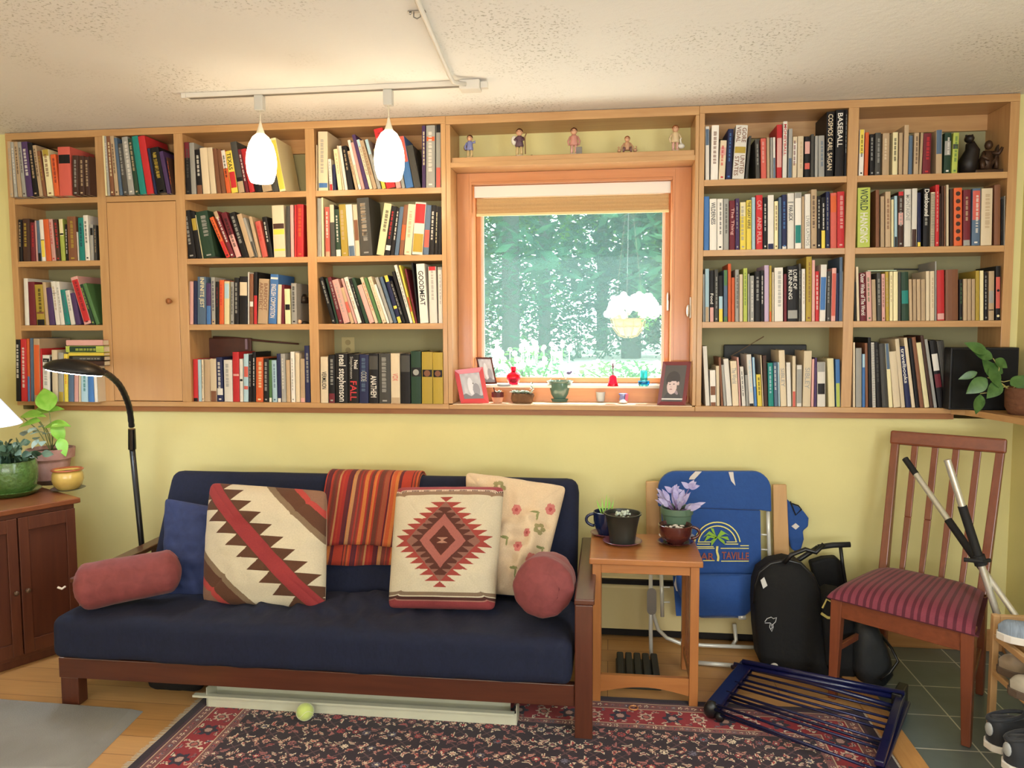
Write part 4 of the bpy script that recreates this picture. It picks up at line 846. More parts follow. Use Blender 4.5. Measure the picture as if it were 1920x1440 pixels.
ctr = (a+b+c+d)/4
up = [p+(ctr-p).normalized()*.045+Vector((0, 0, .019)) for p in (d, c, b, a)]
ob('foam_top', MB().hexa([Vector((p.x, p.y, .0006)) for p in (d, c, b, a)], up), mat('grey_foam', (142, 140, 136), .8, noise=.25, nscale=5, bump=.2, bscale=180), mp_, bevel=.003)
hc = thing('heater_cover', 'long pale metal heater cover lying on the rug under the futon', 'heater cover', (-.95, 2.75, .008))
gx0, gx1 = atZ(370, 1337, .01).x, atZ(968, 1357, .01).x; mc = mat('pale_enamel', (196, 196, 176), .45, noise=.1, nscale=9)
y_ = 2.745
ob('back_panel', MB().prism([(y_+.075, .008), (y_+.079, .008), (y_+.079, .098), (y_+.05, .105), (y_+.05, .101), (y_+.075, .094)], gx0+.01, gx1-.03, 'yz'), mc, hc)
ob('trough', MB().prism([(y_, .008), (y_+.0745, .008), (y_+.0745, .011), (y_+.003, .011), (y_+.003, .052), (y_, .052)], gx0+.012, gx1, 'yz'), mc, hc)
ob('front_lip', MB().prism([(y_-.0005, .052), (y_+.012, .0525), (y_+.012, .056), (y_-.012, .056), (y_-.012, .048), (y_-.009, .048), (y_-.009, .052)], gx0-.045, gx1-.006, 'yz'), mc, hc)
ob('end_plate', MB().box((gx1+.0005, y_, .008), (gx1+.003, y_+.079, .085)), mc, hc)
ob('end_plate', MB().box((gx0+.007, y_, .008), (gx0+.0095, y_+.079, .085)), mc, hc)
tb_ = MB().ball((0, 0, .033), .033, 24)
t_ = ob('tennis_ball', tb_, mat('tennis_felt', (196, 214, 120), .95, sheen=.8, bump=.3, bscale=500), smooth=True); p = atZ(562, 1364, .007); t_.location = (p.x, 2.690, .0075)
tag(t_, 'pale yellow-green tennis ball on the rug against the metal heater cover', 'ball')
s = MB(); crv = [Vector((.0333*math.cos(t)*1.0, .0333*math.sin(t)*math.cos(.55*math.sin(2*t)), .033+.0333*math.sin(t)*math.sin(.55*math.sin(2*t)))) for t in np.linspace(0, 2*PI, 50)]
ob('seam', s.tube(crv, .0008, 5, False), mat('seam_grey', (226, 228, 200), .8), t_, local=True)
# dark bag pushed under the futon
bm = padded((.24, .16, .09), .04, (14, 10, 5), .01, .01, 5); p = atZ(338, 1312, 0); bm.v = [(v[0]+p.x-.06, v[1]+p.y+.12, v[2]+.001) for v in bm.v]
o = weld(ob('pouch', bm, mat('black_cloth', (15, 15, 16), .85, bump=.3, bscale=40), smooth=True)); recenter(o); tag(o, 'soft black pouch under the lamp end of the futon', 'pouch')
# ================================================================== cabinet, plants and lamps on the left
A = Vector((-2.435, 3.215, 0)); U = Vector((-.49, -.87, 0)).normalized(); V = Vector((-.87, .49, 0)).normalized()
cab = thing('corner_cabinet', 'dark reddish-brown wooden cabinet with two panelled doors under the potted plants', 'cabinet', A+U*.45+V*.22)
M_cab = lambda ax='z': wood('cabinet_cherry', (100, 54, 34), (70, 34, 22), ax, .4, .25, 5)
def cbox(mb, u0, u1, v0, v1, z0, z1):
    P = [A+U*u+V*v for u, v in ((u0, v0), (u0, v1), (u1, v1), (u1, v0))]
    return mb.hexa([p+Vector((0, 0, z0)) for p in P], [p+Vector((0, 0, z1)) for p in P])
ob('body', cbox(MB(), .008, .86, .012, .44, .04, .69), M_cab(), cab, bevel=.002)
ob('cabinet_top', cbox(MB(), -.012, .89, -.012, .46, .691, .715), wood('cabinet_top_wood', (138, 80, 46), (100, 54, 32), 'y', .3, .4, 5), cab, bevel=.004)
ob('plinth', cbox(MB(), .02, .84, .03, .42, .001, .0395), M_cab(), cab)
for u0 in (.012, .254, .496):
    d_ = ob('door', cbox(cbox(cbox(cbox(MB(), u0, u0+.04, -.006, .0115, .06, .67), u0+.196, u0+.236, -.006, .0115, .06, .67), u0+.04, u0+.196, -.006, .0115, .61, .67), u0+.04, u0+.196, -.006, .0115, .06, .12), M_cab(), cab, bevel=.002)
    ob('panel', cbox(MB(), u0+.041, u0+.195, .002, .0115, .121, .609), wood('cabinet_panel', (92, 48, 30), (66, 32, 20), 'z', .4, .2, 3), d_)
    ku = u0+.216 if u0 < .1 else u0+.02; kp = A+U*ku-V*.02+Vector((0, 0, .345))
    ob('knob', MB().ball(kp, .011, 12), mat('knob_bronze', (92, 70, 52), .4, .3), d_, smooth=True)
def pot_thing(name, label, cat, c, group=None): return thing(name, label, cat, c, group=group)
M_soil = mat('soil', (58, 42, 32), .95, noise=.5, nscale=60, bump=.6, bscale=60)
def pot(t, c, prof, m, soil_r, soil_z, n=40, saucer=None, sm=None):
    z = c[2]
    if saucer:
        r0, r1, hh, th = saucer; ob('saucer', MB().lathe([(0, 0), (r0, 0), (r1, hh), (r1-.004, hh+.0015), (r0-.002, th), (0, th)], c, n), sm or m, t, auto=40); z = c[2]+th+.0006
    c2 = (c[0], c[1], z); ob('pot', MB().lathe(prof, c2, n), m, t, auto=40)
    ob('soil', MB().lathe([(0, soil_z-.003), (soil_r, soil_z-.003), (soil_r, soil_z), (0, soil_z+.004)], c2, n), M_soil, t, smooth=True)
    return Vector((c[0], c[1], z+soil_z))
def cross_leaf(mb, p, d, L, W, r, scal=0):
    mb.leaf(p, d, L, W, up=(r.uniform(-.3, .3), r.uniform(-.3, .3), 1), bend=r.uniform(.1, .5), n=6)
# green glazed pot with a leafy cactus
c = atZ(22, 927, .716); 
g1 = thing('potted_plant', 'dark-leaved plant in a dimpled green glazed pot at the cabinet front', 'potted plant', c)
M_gg = mat('green_glaze', (74, 104, 48), .25, noise=.5, nscale=60, coat=.6, bump=.5, bscale=70)
top = pot(g1, c, [(0, 0), (.078, 0), (.100, .02), (.112, .065), (.113, .12), (.106, .152), (.10, .154), (.098, .135), (0, .133)], M_gg, .096, .137, saucer=(.095, .124, .024, .008))
r = random.Random(4); f = MB()
for i in range(34):
    a = r.uniform(0, 2*PI); el = r.uniform(.5, 1.45); p = top+Vector((r.uniform(-.04, .04), r.uniform(-.04, .04), 0)); d = Vector((math.cos(a)*math.cos(el), math.sin(a)*math.cos(el), math.sin(el)))
    for sgm in range(r.randint(2, 4)):
        L = r.uniform(.045, .06); f.leaf(p, d, L, .036, up=(r.uniform(-1, 1), r.uniform(-1, 1), .3), bend=.15, n=5); p = p+d*L*.9
        d = (d+Vector((math.cos(a)*.3, math.sin(a)*.3, -.25))).normalized()
ob('leaves', f, mat('dark_leaf', (44, 66, 46), .35, noise=.6, nscale=25, col2=(92, 120, 96)), g1, smooth=True)
# terracotta pot with broad leaves
c = atZ(98, 905, .716)
g2 = thing('potted_plant', 'bright green broad-leaved plant in a weathered terracotta pot behind the other two pots', 'potted plant', c)
M_tc = mat('weathered_terracotta', (150, 98, 84), .8, noise=.6, nscale=12, col2=(186, 150, 138), bump=.1)
top = pot(g2, c, [(0, 0), (.066, 0), (.09, .118), (.09, .12), (.106, .12), (.11, .168), (.10, .17), (.092, .15), (0, .148)], M_tc, .091, .152, saucer=(.075, .098, .026, .008), sm=mat('dark_saucer', (110, 92, 84), .5, noise=.3, nscale=20))
st = MB(); lf = MB(); r = random.Random(11)
YP = c.y
for (px, py, L, W, dx, dz, dy) in ((40, 780, .11, .07, .9, .25, -.1), (62, 775, .12, .085, .8, .35, .2), (85, 800, .13, .07, .7, .25, -.2), (100, 795, .09, .06, .2, -.3, .0), (92, 770, .12, .09, -.2, .5, .1), (112, 822, .08, .05, .5, -.8, -.3), (75, 790, .1, .06, -.9, .0, -.2)):
    q = atY(px, py, YP+r.uniform(-.04, .03)); lf.leaf(q, (dx, dy, dz), L*1.15, W*1.1, up=(.1, -.5, 1), bend=.35, n=9)
    st.tube([top+Vector((r.uniform(-.02, .02), 0, -.004)), (top+q)/2+Vector((.01, 0, .02)), q], .0022, 6)
ob('stem', st, mat('stem_green', (120, 130, 80), .6), g2, smooth=True)
ob('leaves', lf, mat('lime_leaf', (126, 190, 62), .4, noise=.35, nscale=20, col2=(160, 210, 90), sss=.1), g2, smooth=True)
pl = MB()
for i in range(12):
    q = atY(r.uniform(42, 88), r.uniform(800, 838), YP-.09); pl.leaf(q, (r.uniform(-.2, 1), -.3, r.uniform(-.2, .5)), .06, .035, bend=.2)
ob('pale_leaves', pl, mat('silver_leaf', (150, 178, 166), .5, noise=.4, nscale=20, col2=(190, 206, 190)), g2, smooth=True)
# yellow pot
c = atZ(128, 918, .716)
g3 = thing('planter', 'small yellow glazed pot with a rust rim on a dark saucer at the cabinet corner', 'pot', c)
M_yg = mat('yellow_glaze', (198, 164, 84), .25, noise=.25, nscale=12, coat=.6)
pot(g3, c, [(0, 0), (.044, 0), (.06, .018), (.069, .045), (.067, .075), (.062, .086), (.070, .093), (.066, .096), (.058, .086), (0, .08)], M_yg, .056, .083, saucer=(.05, .076, .009, .004), sm=mat('grey_green_glaze', (56, 60, 52), .3, coat=.4))
rim = MB().lathe([(.0625, .0885), (.0702, .0925), (.0712, .095), (.0662, .0985), (.060, .092)], (c[0], c[1], c[2]+.0046), 40, cap=False); ob('rim_glaze', rim, mat('rust_glaze', (168, 84, 54), .3, coat=.4), g3, smooth=True)
# table lamp whose shade shows at the frame edge
c = atZ(-72, 945, .716)
tl = thing('table_lamp', 'white pleated table lamp shade at the edge, behind the green pot', 'lamp', c)
ztop = atY(0, 728, c.y).z; zb = atY(20, 800, c.y).z
rb = atY(14, 800, c.y).x-c.x
ob('lamp_base', MB().lathe([(0, 0), (.07, 0), (.072, .012), (.03, .03), (.05, .09), (.045, .14), (.014, .18), (.012, zb-c.z+.06), (0, zb-c.z+.06)], c, 28), mat('lamp_brass', (170, 140, 90), .3, .8), tl, auto=40)
sh = MB(); n = 72
prof = [(rb, zb), (rb*.32, ztop+.06)]
vs = [(c.x+(rr+.0016*(k % 2))*math.cos(2*PI*k/n), c.y+(rr+.0016*(k % 2))*math.sin(2*PI*k/n), z) for rr, z in prof for k in range(n)]
sh.add(vs, [(k, (k+1) % n, n+(k+1) % n, n+k) for k in range(n)])
ms = mat('pleated_shade', (214, 222, 240), .8, emit=(214, 224, 255), estr=.22)
o = ob('lamp_shade', sh, ms, tl); so = o.modifiers.new('t', 'SOLIDIFY'); so.thickness = .0015
light('table_lamp_bulb', 'POINT', (c.x, c.y, (zb+ztop)/2+.02), 1.6, (.95, .97, 1), .035)
# floor lamp
fl = thing('floor_lamp', 'black reading lamp with an oval lit head on a curved gooseneck, beside the cabinet', 'lamp', (0, 0, 0))
M_blk = mat('satin_black', (24, 23, 24), .35, bump=.02)
pb = atY(268, 1045, 3.50); pc = atY(248, 842, 3.44); base = Vector((pb.x+.008, 3.575, 0)); base = pb+(pb-pc)*((pb.z-.012)/(pc.z-pb.z)); 
fl.location = base; OBJW[fl.name] = Matrix.Translation(base)
ob('lamp_base', MB().lathe([(0, -.011), (.11, -.011), (.112, 0), (.10, .008), (.02, .012), (0, .012)], (base.x, base.y, base.z), 40), M_blk, fl, auto=35)
pc2 = atY(247, 800, 3.43)
ob('pole', MB().tube([base, pb, pc], .0135, 20), M_blk, fl, smooth=True)
ob('collar', MB().tube([pc+(pc-pc2)*.0, pc+(pc2-pc)*.25, pc2+(pc-pc2)*.1], [.0185, .0185, .017], 20), mat('gloss_black', (14, 14, 15), .15, coat=.5), fl, auto=40)
gp = [pc2, atY(243, 768, 3.40), atY(236, 745, 3.35), atY(224, 722, 3.28), atY(208, 706, 3.20), atY(192, 696, 3.12)]
gs = []
for i in range(len(gp)-1):
    p0 = gp[max(i-1, 0)]; p1 = gp[i]; p2 = gp[i+1]; p3 = gp[min(i+2, len(gp)-1)]
    for k in range(7): t = k/7; gs.append(.5*((2*p1)+(p2-p0)*t+(2*p0-5*p1+4*p2-p3)*t*t+(3*p1-p0-3*p2+p3)*t**3))
gs.append(gp[-1])
ob('gooseneck', MB().tube(gs, [.014+.0009*math.sin(i*2.4) for i in range(len(gs))], 16), M_blk, fl, smooth=True)
ha, hb_ = atY(198, 700, 3.13), atY(80, 687, 2.98); hc_ = (ha+hb_)/2; L = (ha-hb_).length/2
ex = (ha-hb_).normalized(); ey = Vector((0, 0, 1)).cross(ex).normalized(); ez = ex.cross(ey); HM = Matrix((( ex.x, ey.x, ez.x, hc_.x), (ex.y, ey.y, ez.y, hc_.y), (ex.z, ey.z, ez.z, hc_.z), (0, 0, 0, 1))) @ Matrix.Rotation(R(4), 4, 'X')
def ell(prof, col=None):
    m = MB(); m.m = HM; m.lathe(prof, (0, 0, 0), 48, sx=L, sy=.075); return m
ob('lamp_head', ell([(0, .046), (.4, .043), (.75, .030), (.93, .014), (1, .001), (1, -.006), (.94, -.010)]), M_blk, fl, smooth=True)
ob('diffuser', ell([(.93, -.009), (.90, -.013), (.5, -.016), (0, -.017)]), mat('led_diffuser', (255, 255, 255), .4, emit=(226, 240, 255), estr=55), fl, smooth=True)
# track light and pendants
ZT = ZC-.001
t0, t1 = atZ(352, 184, ZC-.018), atZ(862, 160, ZC-.018)
tr = thing('track_light', 'white ceiling track with a feed box, carrying the two lit pendants', 'track light', ((t0.x+t1.x)/2, t0.y, ZC-.03))
M_tw = mat('track_white', (214, 208, 198), .4)
ob('track', MB().box((t0.x, t0.y-.018, ZC-.019), (t1.x, t0.y+.018, ZC-.001)).box((t0.x, t0.y-.018, ZC-.021), (t1.x, t0.y-.012, ZC-.019)).box((t0.x, t0.y+.012, ZC-.021), (t1.x, t0.y+.018, ZC-.019)), M_tw, tr, bevel=.001)
ob('track_slot', MB().box((t0.x+.01, t0.y-.0118, ZC-.0205), (t1.x, t0.y+.0118, ZC-.0191)), mat('slot_grey', (120, 114, 106), .5), tr)
ob('end_cap', MB().box((t0.x-.02, t0.y-.02, ZC-.023), (t0.x-.0005, t0.y+.02, ZC-.001)), M_tw, tr, bevel=.002)
ob('feed_box', MB().box((t1.x+.0005, t0.y-.032, ZC-.04), (t1.x+.085, t0.y+.032, ZC-.001)), M_tw, tr, bevel=.005)
ob('feed_stub', MB().box((t1.x+.0855, t0.y-.014, ZC-.032), (t1.x+.115, t0.y+.014, ZC-.008)), M_tw, tr, bevel=.002)
cp = [atZ(765, -40, ZC-.012), atZ(848, 150, ZC-.012)]
cd = thing('conduit', 'thin white metal conduit running over the ceiling to the track feed box', 'conduit', (cp[1].x, cp[1].y, ZC-.02))
ob('pipe', MB().tube([Vector((cp[0].x, .5, ZC-.012)), cp[0], Vector((cp[1].x, t0.y-.12, ZC-.012)), Vector((cp[1].x+.004, t0.y-.06, ZC-.02)), Vector((t1.x+.03, t0.y-.034, ZC-.022))], .0085, 12), M_tw, cd, smooth=True)
q = atZ(782, 28, ZC-.012)
ob('clamp', MB().box((q.x-.028, q.y-.008, ZC-.003), (q.x+.028, q.y+.008, ZC-.001)).tube([(q.x-.011, q.y, ZC-.003), (q.x-.011, q.y, ZC-.018), (q.x, q.y, ZC-.0235), (q.x+.011, q.y, ZC-.018), (q.x+.011, q.y, ZC-.003)], .0022, 6).ball((q.x-.022, q.y, ZC-.006), .005, 8).ball((q.x+.022, q.y, ZC-.006), .005, 8), mat('steel', (150, 146, 140), .35, .8), cd)
def shade_mat():
    m = bpy.data.materials.new('opal_glass'); m.use_nodes = True; n, l = m.node_tree.nodes, m.node_tree.links; b = n['Principled BSDF']
    b.inputs['Base Color'].default_value = (*lin((255, 240, 214)), 1); b.inputs['Roughness'].default_value = .2
    tc = n.new('ShaderNodeTexCoord'); sx = n.new('ShaderNodeSeparateXYZ'); l.new(tc.outputs['Object'], sx.inputs[0])
    rp = n.new('ShaderNodeMapRange'); rp.inputs[1].default_value = .16; rp.inputs[2].default_value = .215; rp.inputs[3].default_value = 1; rp.inputs[4].default_value = .16; l.new(sx.outputs[2], rp.inputs[0])
    mu = n.new('ShaderNodeMath'); mu.operation = 'MULTIPLY'; mu.inputs[1].default_value = 16; l.new(rp.outputs[0], mu.inputs[0]); l.new(mu.outputs[0], b.inputs['Emission Strength'])
    b.inputs['Emission Color'].default_value = (1, .80, .52, 1); return m
M_op = shade_mat()
for i, (px, bot, lab) in enumerate(((490, 343, 'lit white teardrop glass pendant, the one over the lamp-side bookcase bays'), (730, 338, 'lit white teardrop glass pendant, the one nearer the window'))):
    x = atY(px, 300, t0.y).x; zb = atY(px, bot, t0.y).z
    if i == 0: x0_ = x
    p = thing('pendant_light', lab, 'pendant light', (x, t0.y, zb), group='glass pendants on the track')
    ob('adapter', MB().box((x-.019, t0.y-.017, ZC-.085), (x+.019, t0.y+.017, ZC-.0215)), mat('adapter_grey', (186, 184, 178), .4), p, bevel=.004)
    zs = zb+.205
    ob('cord', MB().tube([(x, t0.y, ZC-.085), (x, t0.y, zs+.045)], .003, 8), mat('cord_cream', (206, 196, 176), .5), p, smooth=True)
    ob('socket_cap', MB().lathe([(.004, .05), (.008, .03), (.018, 0), (.0185, -.004), (0, -.004)], (x, t0.y, zs+.001), 20), mat('cap_white', (220, 210, 190), .4), p, smooth=True)
    prof = [(.018, .204), (.034, .190), (.050, .160), (.060, .122), (.0635, .085), (.060, .045), (.050, .010), (.044, .001), (.040, .000), (.046, .012), (.056, .047), (.0595, .085), (.056, .120), (.046, .157), (.031, .186), (.015, .199)]
    o = ob('lamp_shade', MB().lathe([(a, b) for a, b in prof], (0, 0, 0), 36), M_op, p, smooth=True, local=True)
    ob('bulb', MB().ball((x, t0.y, zb+.09), (.018, .018, .028), 12), mat('bulb_glow', (255, 255, 255), .3, emit=(255, 232, 190), estr=10), p, smooth=True)
    light('pendant_bulb', 'POINT', (x, t0.y, zb+.02), 6.0, (1, .66, .36), .04)
# ================================================================== side table and what stands on it
M_tab = lambda ax: wood('honey_oak', (184, 122, 68), (150, 90, 46), ax, .35, .4, 5)
TX0, TX1, TY0, TY1, TZ = -.074, .362, 2.955, 3.34, .589
st = thing('side_table', 'honey-coloured square wooden side table with slatted sides at the end of the futon', 'table', ((TX0+TX1)/2, 3.15, 0))
ob('tabletop', MB().box((TX0, TY0, TZ-.024), (TX1, TY1, TZ)), M_tab('x'), st, bevel=.004)
lx0, lx1, ly0, ly1 = TX0+.012, TX1-.012, TY0+.014, TY1-.014
for x in (lx0, lx1-.034):
    for y in (ly0, ly1-.034): ob('leg', MB().box((x, y, .0075), (x+.034, y+.034, TZ-.0245)), M_tab('z'), st, bevel=.002)
for y in (ly0+.006, ly1-.024):
    ob('apron', MB().box((lx0+.0345, y, TZ-.062), (lx1-.0345, y+.018, TZ-.0245)), M_tab('x'), st, bevel=.001)
    if y > 3.1: continue
    zt = .115; pts = [(lx0+.0345, zt), (lx0+.0345, .045)]+[(lx0+.0345+(lx1-lx0-.069)*t, .045+.026*math.sin(PI*t)) for t in np.linspace(.08, .92, 12)]+[(lx1-.0345, .045), (lx1-.0345, zt)]
    ob('stretcher', MB().prism(pts, y, y+.018, 'xz'), M_tab('x'), st)
for x in (lx0+.007, lx1-.027):
    for z0, z1 in ((TZ-.062, TZ-.0245), (.075, .112)): ob('side_rail', MB().box((x, ly0+.0345, z0), (x+.02, ly1-.0345, z1)), M_tab('y'), st, bevel=.001)
    for k in range(5):
        yy = ly0+.058+k*.056; ob('slat', MB().box((x+.004, yy, .1125), (x+.016, yy+.02, TZ-.0625)), wood('slat_oak', (150, 92, 50), (118, 66, 34), 'z', .4, .3, 5), st)
z = TZ+.0006
def on(px, py, dz=0): p = atZ(px, py, z); p.z = z+dz; return p
# black nursery pot
c = on(1167, 1018); t = thing('planter', 'black plastic pot with small pale sprigs on a purple saucer, front of the side table', 'pot', c)
M_bp = mat('black_plastic', (44, 46, 42), .35, noise=.2, nscale=20)
top = pot(t, c, [(0, 0), (.052, 0), (.060, .06), (.071, .112), (.078, .118), (.079, .124), (.073, .124), (.068, .108), (0, .106)], M_bp, .066, .108, saucer=(.06, .082, .012, .004), sm=mat('plum_saucer', (120, 72, 88), .3, coat=.5))
m = MB(); r = random.Random(3)
for i in range(16): m.ball((top.x-.018+r.uniform(-.025, .05), top.y+r.uniform(-.03, .02), top.z+r.uniform(0, .02)), r.uniform(.004, .009), 6)
ob('sprigs', m, mat('pale_sprig', (196, 206, 190), .7), t, smooth=True)
# navy mug with grass
def handle(p, r1, r2, thk, side, m, t):
    pts = [Vector((p[0]+side*(r1*math.cos(a)), p[1], p[2]+r2*math.sin(a))) for a in np.linspace(-PI/2, PI/2, 12)]
    ob('handle', MB().tube(pts, thk, 10), m, t, smooth=True)
c = on(1146, 1003); c.x -= .02; c.y += .0; t = thing('mug_planter', 'navy ceramic mug with grass blades behind the black pot', 'mug', c)
M_nm = mat('navy_glaze', (24, 36, 72), .2, coat=.8)
top = pot(t, c, [(0, 0), (.036, 0), (.05, .03), (.057, .06), (.058, .098), (.054, .1), (.05, .08), (0, .078)], M_nm, .05, .083, saucer=(.05, .07, .012, .004), sm=mat('plum_saucer'))
handle((c.x-.052, c.y, c.z+.066), .036, .026, .0065, -1, M_nm, t)
m = MB()
for k, (a, b, h) in enumerate(((-.4, .1, .07), (-.1, 0, .075), (.1, .2, .09), (.35, 0, .06), (-.9, 0, .05), (0, .3, .08), (.2, -.2, .07))):
    m.leaf(top+Vector((k*.006-.02, 0, 0)), (a, b, 1), h, .007, up=(0, -1, .1), bend=.25, n=6)
ob('grass_blades', m, mat('fresh_grass', (140, 196, 76), .4, sss=.1), t, smooth=True)
# green pot with silver-lilac leaves
c = on(1262, 988); c.y = min(c.y, TY1-.055); c.z = z; t = thing('potted_plant', 'silver-lilac leafed plant in a green plastic pot behind the brown cup', 'potted plant', c)
M_gp = mat('green_plastic', (88, 112, 92), .4)
top = pot(t, c, [(0, 0), (.05, 0), (.062, .10), (.068, .104), (.069, .13), (.064, .13), (.06, .11), (0, .108)], M_gp, .06, .112, saucer=(.052, .075, .012, .004), sm=mat('pale_dish', (206, 204, 210), .3, coat=.5))
m = MB(); s_ = MB(); r = random.Random(8)
for i in range(22):
    a = r.uniform(0, 2*PI); el = r.uniform(.15, 1.35); d = Vector((math.cos(a)*math.cos(el), math.sin(a)*math.cos(el)*.8, math.sin(el))); h = r.uniform(.02, .06)
    b_ = top+Vector((d.x*.02, d.y*.02, 0)); q = b_+d*h; s_.tube([b_, q], .002, 5); m.leaf(q, (d+Vector((0, 0, .2))), r.uniform(.05, .075), r.uniform(.022, .03), up=(-d.x*.3, -.7, .7), bend=.25, n=7)
for dx, h in ((.05, .10), (-.02, .08)):
    b_ = top; q = top+Vector((dx, 0, h)); s_.tube([b_, q], .002, 5)
    for k in range(4): m.leaf(q, (math.cos(k*1.6)+.3, -.4, .5+.2*math.sin(k)), .045, .024, up=(0, -1, .5), bend=.2)
ob('stems', s_, mat('lilac_stem', (128, 104, 150), .5), t, smooth=True)
ob('leaves', m, mat('lilac_leaf', (196, 190, 222), .5, noise=.35, nscale=30, col2=(150, 140, 196)), t, smooth=True)
# brown teacup planter
c = on(1266, 1020); t = thing('teacup_planter', 'dark brown glazed teacup with a handle on its saucer, front corner of the side table', 'cup', c)
M_bc = mat('brown_glaze', (78, 34, 30), .18, coat=.9)
top = pot(t, c, [(0, 0), (.034, 0), (.036, .006), (.056, .02), (.067, .045), (.07, .078), (.067, .08), (.062, .062), (0, .058)], M_bc, .062, .064, saucer=(.035, .074, .013, .004))
handle((c.x+.064, c.y, c.z+.05), .034, .024, .0065, 1, M_bc, t)
m = MB(); r = random.Random(5)
for i in range(12): m.ball((top.x+r.uniform(-.045, .03), top.y+r.uniform(-.03, .03), top.z+r.uniform(0, .008)), (r.uniform(.005, .012), r.uniform(.005, .01), .005), 6)
ob('pebbles', m, mat('white_pebbles', (214, 208, 198), .7), t, smooth=True)
# black slatted tray under the table
p0, p1 = atZ(1163, 1273, .01), atZ(1240, 1222, .01)
t = thing('boot_scraper', 'black ribbed plastic tray on the floor beneath the side table', 'tray', ((p0.x+p1.x)/2, (p0.y+p1.y)/2, 0))
bx0, bx1, by0, by1 = .035, .22, 3.10, 3.36
ob('tray_base', MB().box((bx0, by0, .0005), (bx1, by1, .018)), M_bp, t, bevel=.004)
for k in range(5): ob('rib', MB().box((bx0+.004+k*.037, by0+.004, .0185), (bx0+.033+k*.037, by1-.004, .05)), mat('rib_black', (44, 47, 45), .5), t, bevel=.006)
p = atZ(1187, 1312, .008); t = ob('ring', MB().tube([(.017*math.cos(a), .017*math.sin(a), .0) for a in np.linspace(.9, 2*PI+.6, 22)], .0028, 8), mat('copper', (214, 150, 100), .35, .5), smooth=True)
t.location = (p.x, 2.925, .011); tag(t, 'small open copper-coloured ring on the rug under the side table', 'ring')

# ================================================================== folded beach chair
YBc = 3.52
M_bl = mat('blue_canvas', (38, 78, 146), .8, noise=.15, nscale=40, sheen=.2, bump=.15, bscale=60)
M_al = mat('white_tube', (214, 214, 206), .3, .2, coat=.3)
bc = thing('beach_chair', 'folded blue canvas beach chair with white tubing and wooden arms behind the side table', 'beach chair', (.49, 3.5, 0))
def Q(px, py, Y): return atY(px, py, Y)
def sheet(pts, thick, Y0, Ytop=None):   # outline in pixels -> panel at depth Y, tilted
    n = len(pts); P = [Q(x, y, Y0) for x, y in pts]; m = MB(); vs = [tuple(p) for p in P]+[(p.x, p.y+thick, p.z) for p in P]
    m.add(vs, [tuple(range(n))[::-1], tuple(n+i for i in range(n))]+[(i, (i+1) % n, n+(i+1) % n, n+i) for i in range(n)]); 
    m.f = [tuple(f) for f in m.f]; return m
def arc(cx, cy, r, a0, a1, n=7): return [(cx+r*math.cos(R(a0+(a1-a0)*i/n)), cy-r*math.sin(R(a0+(a1-a0)*i/n))) for i in range(n+1)]
hd = arc(1268, 918, 34, 180, 90)+arc(1412, 918, 34, 90, 0)+[(1447, 960), (1426, 957), (1300, 953), (1234, 950)]
ob('headrest_fabric', sheet(hd, .03, YBc), M_bl, bc, bevel=.006)
ob('back_fabric', sheet([(1240, 951), (1426, 957.5), (1428, 1078), (1400, 1080), (1244, 1076)], .02, YBc+.004), M_bl, bc, bevel=.004)
m = MB(); n = 16
for j in range(13):
    v = j/12; y = 1077+80*v; hw = 84*(1-v**2.6*.55)
    for i in range(n+1):
        u = i/n*2-1; p = Q(1352+hw*u, y, YBc-.02-.05*math.sin(PI*min(1, v*.9+.1))*(1-u*u)); m.v.append((p.x, p.y, p.z))
m.f = [(j*(n+1)+i, j*(n+1)+i+1, (j+1)*(n+1)+i+1, (j+1)*(n+1)+i) for j in range(12) for i in range(n)]; m.c = [(1, 1, 1)]*len(m.f)
o = ob('seat_sling', m, M_bl, bc, smooth=True); s_ = o.modifiers.new('t', 'SOLIDIFY'); s_.thickness = .006
ob('inner_fabric', sheet([(1262, 1082), (1296, 1082), (1300, 1155), (1268, 1155)], .02, YBc+.05), M_bl, bc)
M_bch = lambda: wood('beech_arm', (214, 172, 120), (190, 146, 96), 'z', .5, .1, 4)
for x0, x1, xb0, xb1, yb in ((1211, 1236, 1213, 1240, 1064), (1449, 1475, 1452, 1482, 1075)):
    P = [Q(x0, 903 if x0 < 1300 else 909, 3.575), Q(x1, 903 if x0 < 1300 else 909, 3.575), Q(xb1, yb, 3.575), Q(xb0, yb, 3.575)]
    m = MB(); m.hexa([P[3], P[2], P[2]+Vector((0, .022, 0)), P[3]+Vector((0, .022, 0))], [P[0], P[1], P[1]+Vector((0, .022, 0)), P[0]+Vector((0, .022, 0))]); ob('wooden_arm', m, M_bch(), bc, bevel=.004)
def wire(name, pts, r=.0095, Y=3.5, m=None, cyc=0, parent=None):
    P = [Q(a, b, c if len(q) > 2 else Y) for q in pts for a, b, c in [(q[0], q[1], q[2] if len(q) > 2 else Y)]]
    return ob(name, MB().tube(P, r, 10), m or M_al, parent or bc, smooth=True)
wire('tube_frame', [(1440, 958), (1441, 1000), (1443, 1050), (1445, 1088)], .009, 3.545)
for y in (1002, 1030, 1057): wire('rung', [(1424, y), (1441, y+1)], .004, 3.545)
wire('tube_frame', [(1220, 1078), (1220, 1180), (1221, 1240), (1226, 1258), (1240, 1270), (1262, 1272), (1300, 1272)], .009, 3.44)
wire('tube_frame', [(1224, 1130), (1226, 1155), (1234, 1180), (1250, 1196), (1275, 1206), (1320, 1210), (1418, 1214)], .009, 3.50)
wire('tube_frame', [(1300, 1242, 3.36), (1375, 1248, 3.33)], .0095)
wire('tube_frame', [(1300, 1272, 3.44), (1306, 1255, 3.40), (1300, 1242, 3.36)], .0085)
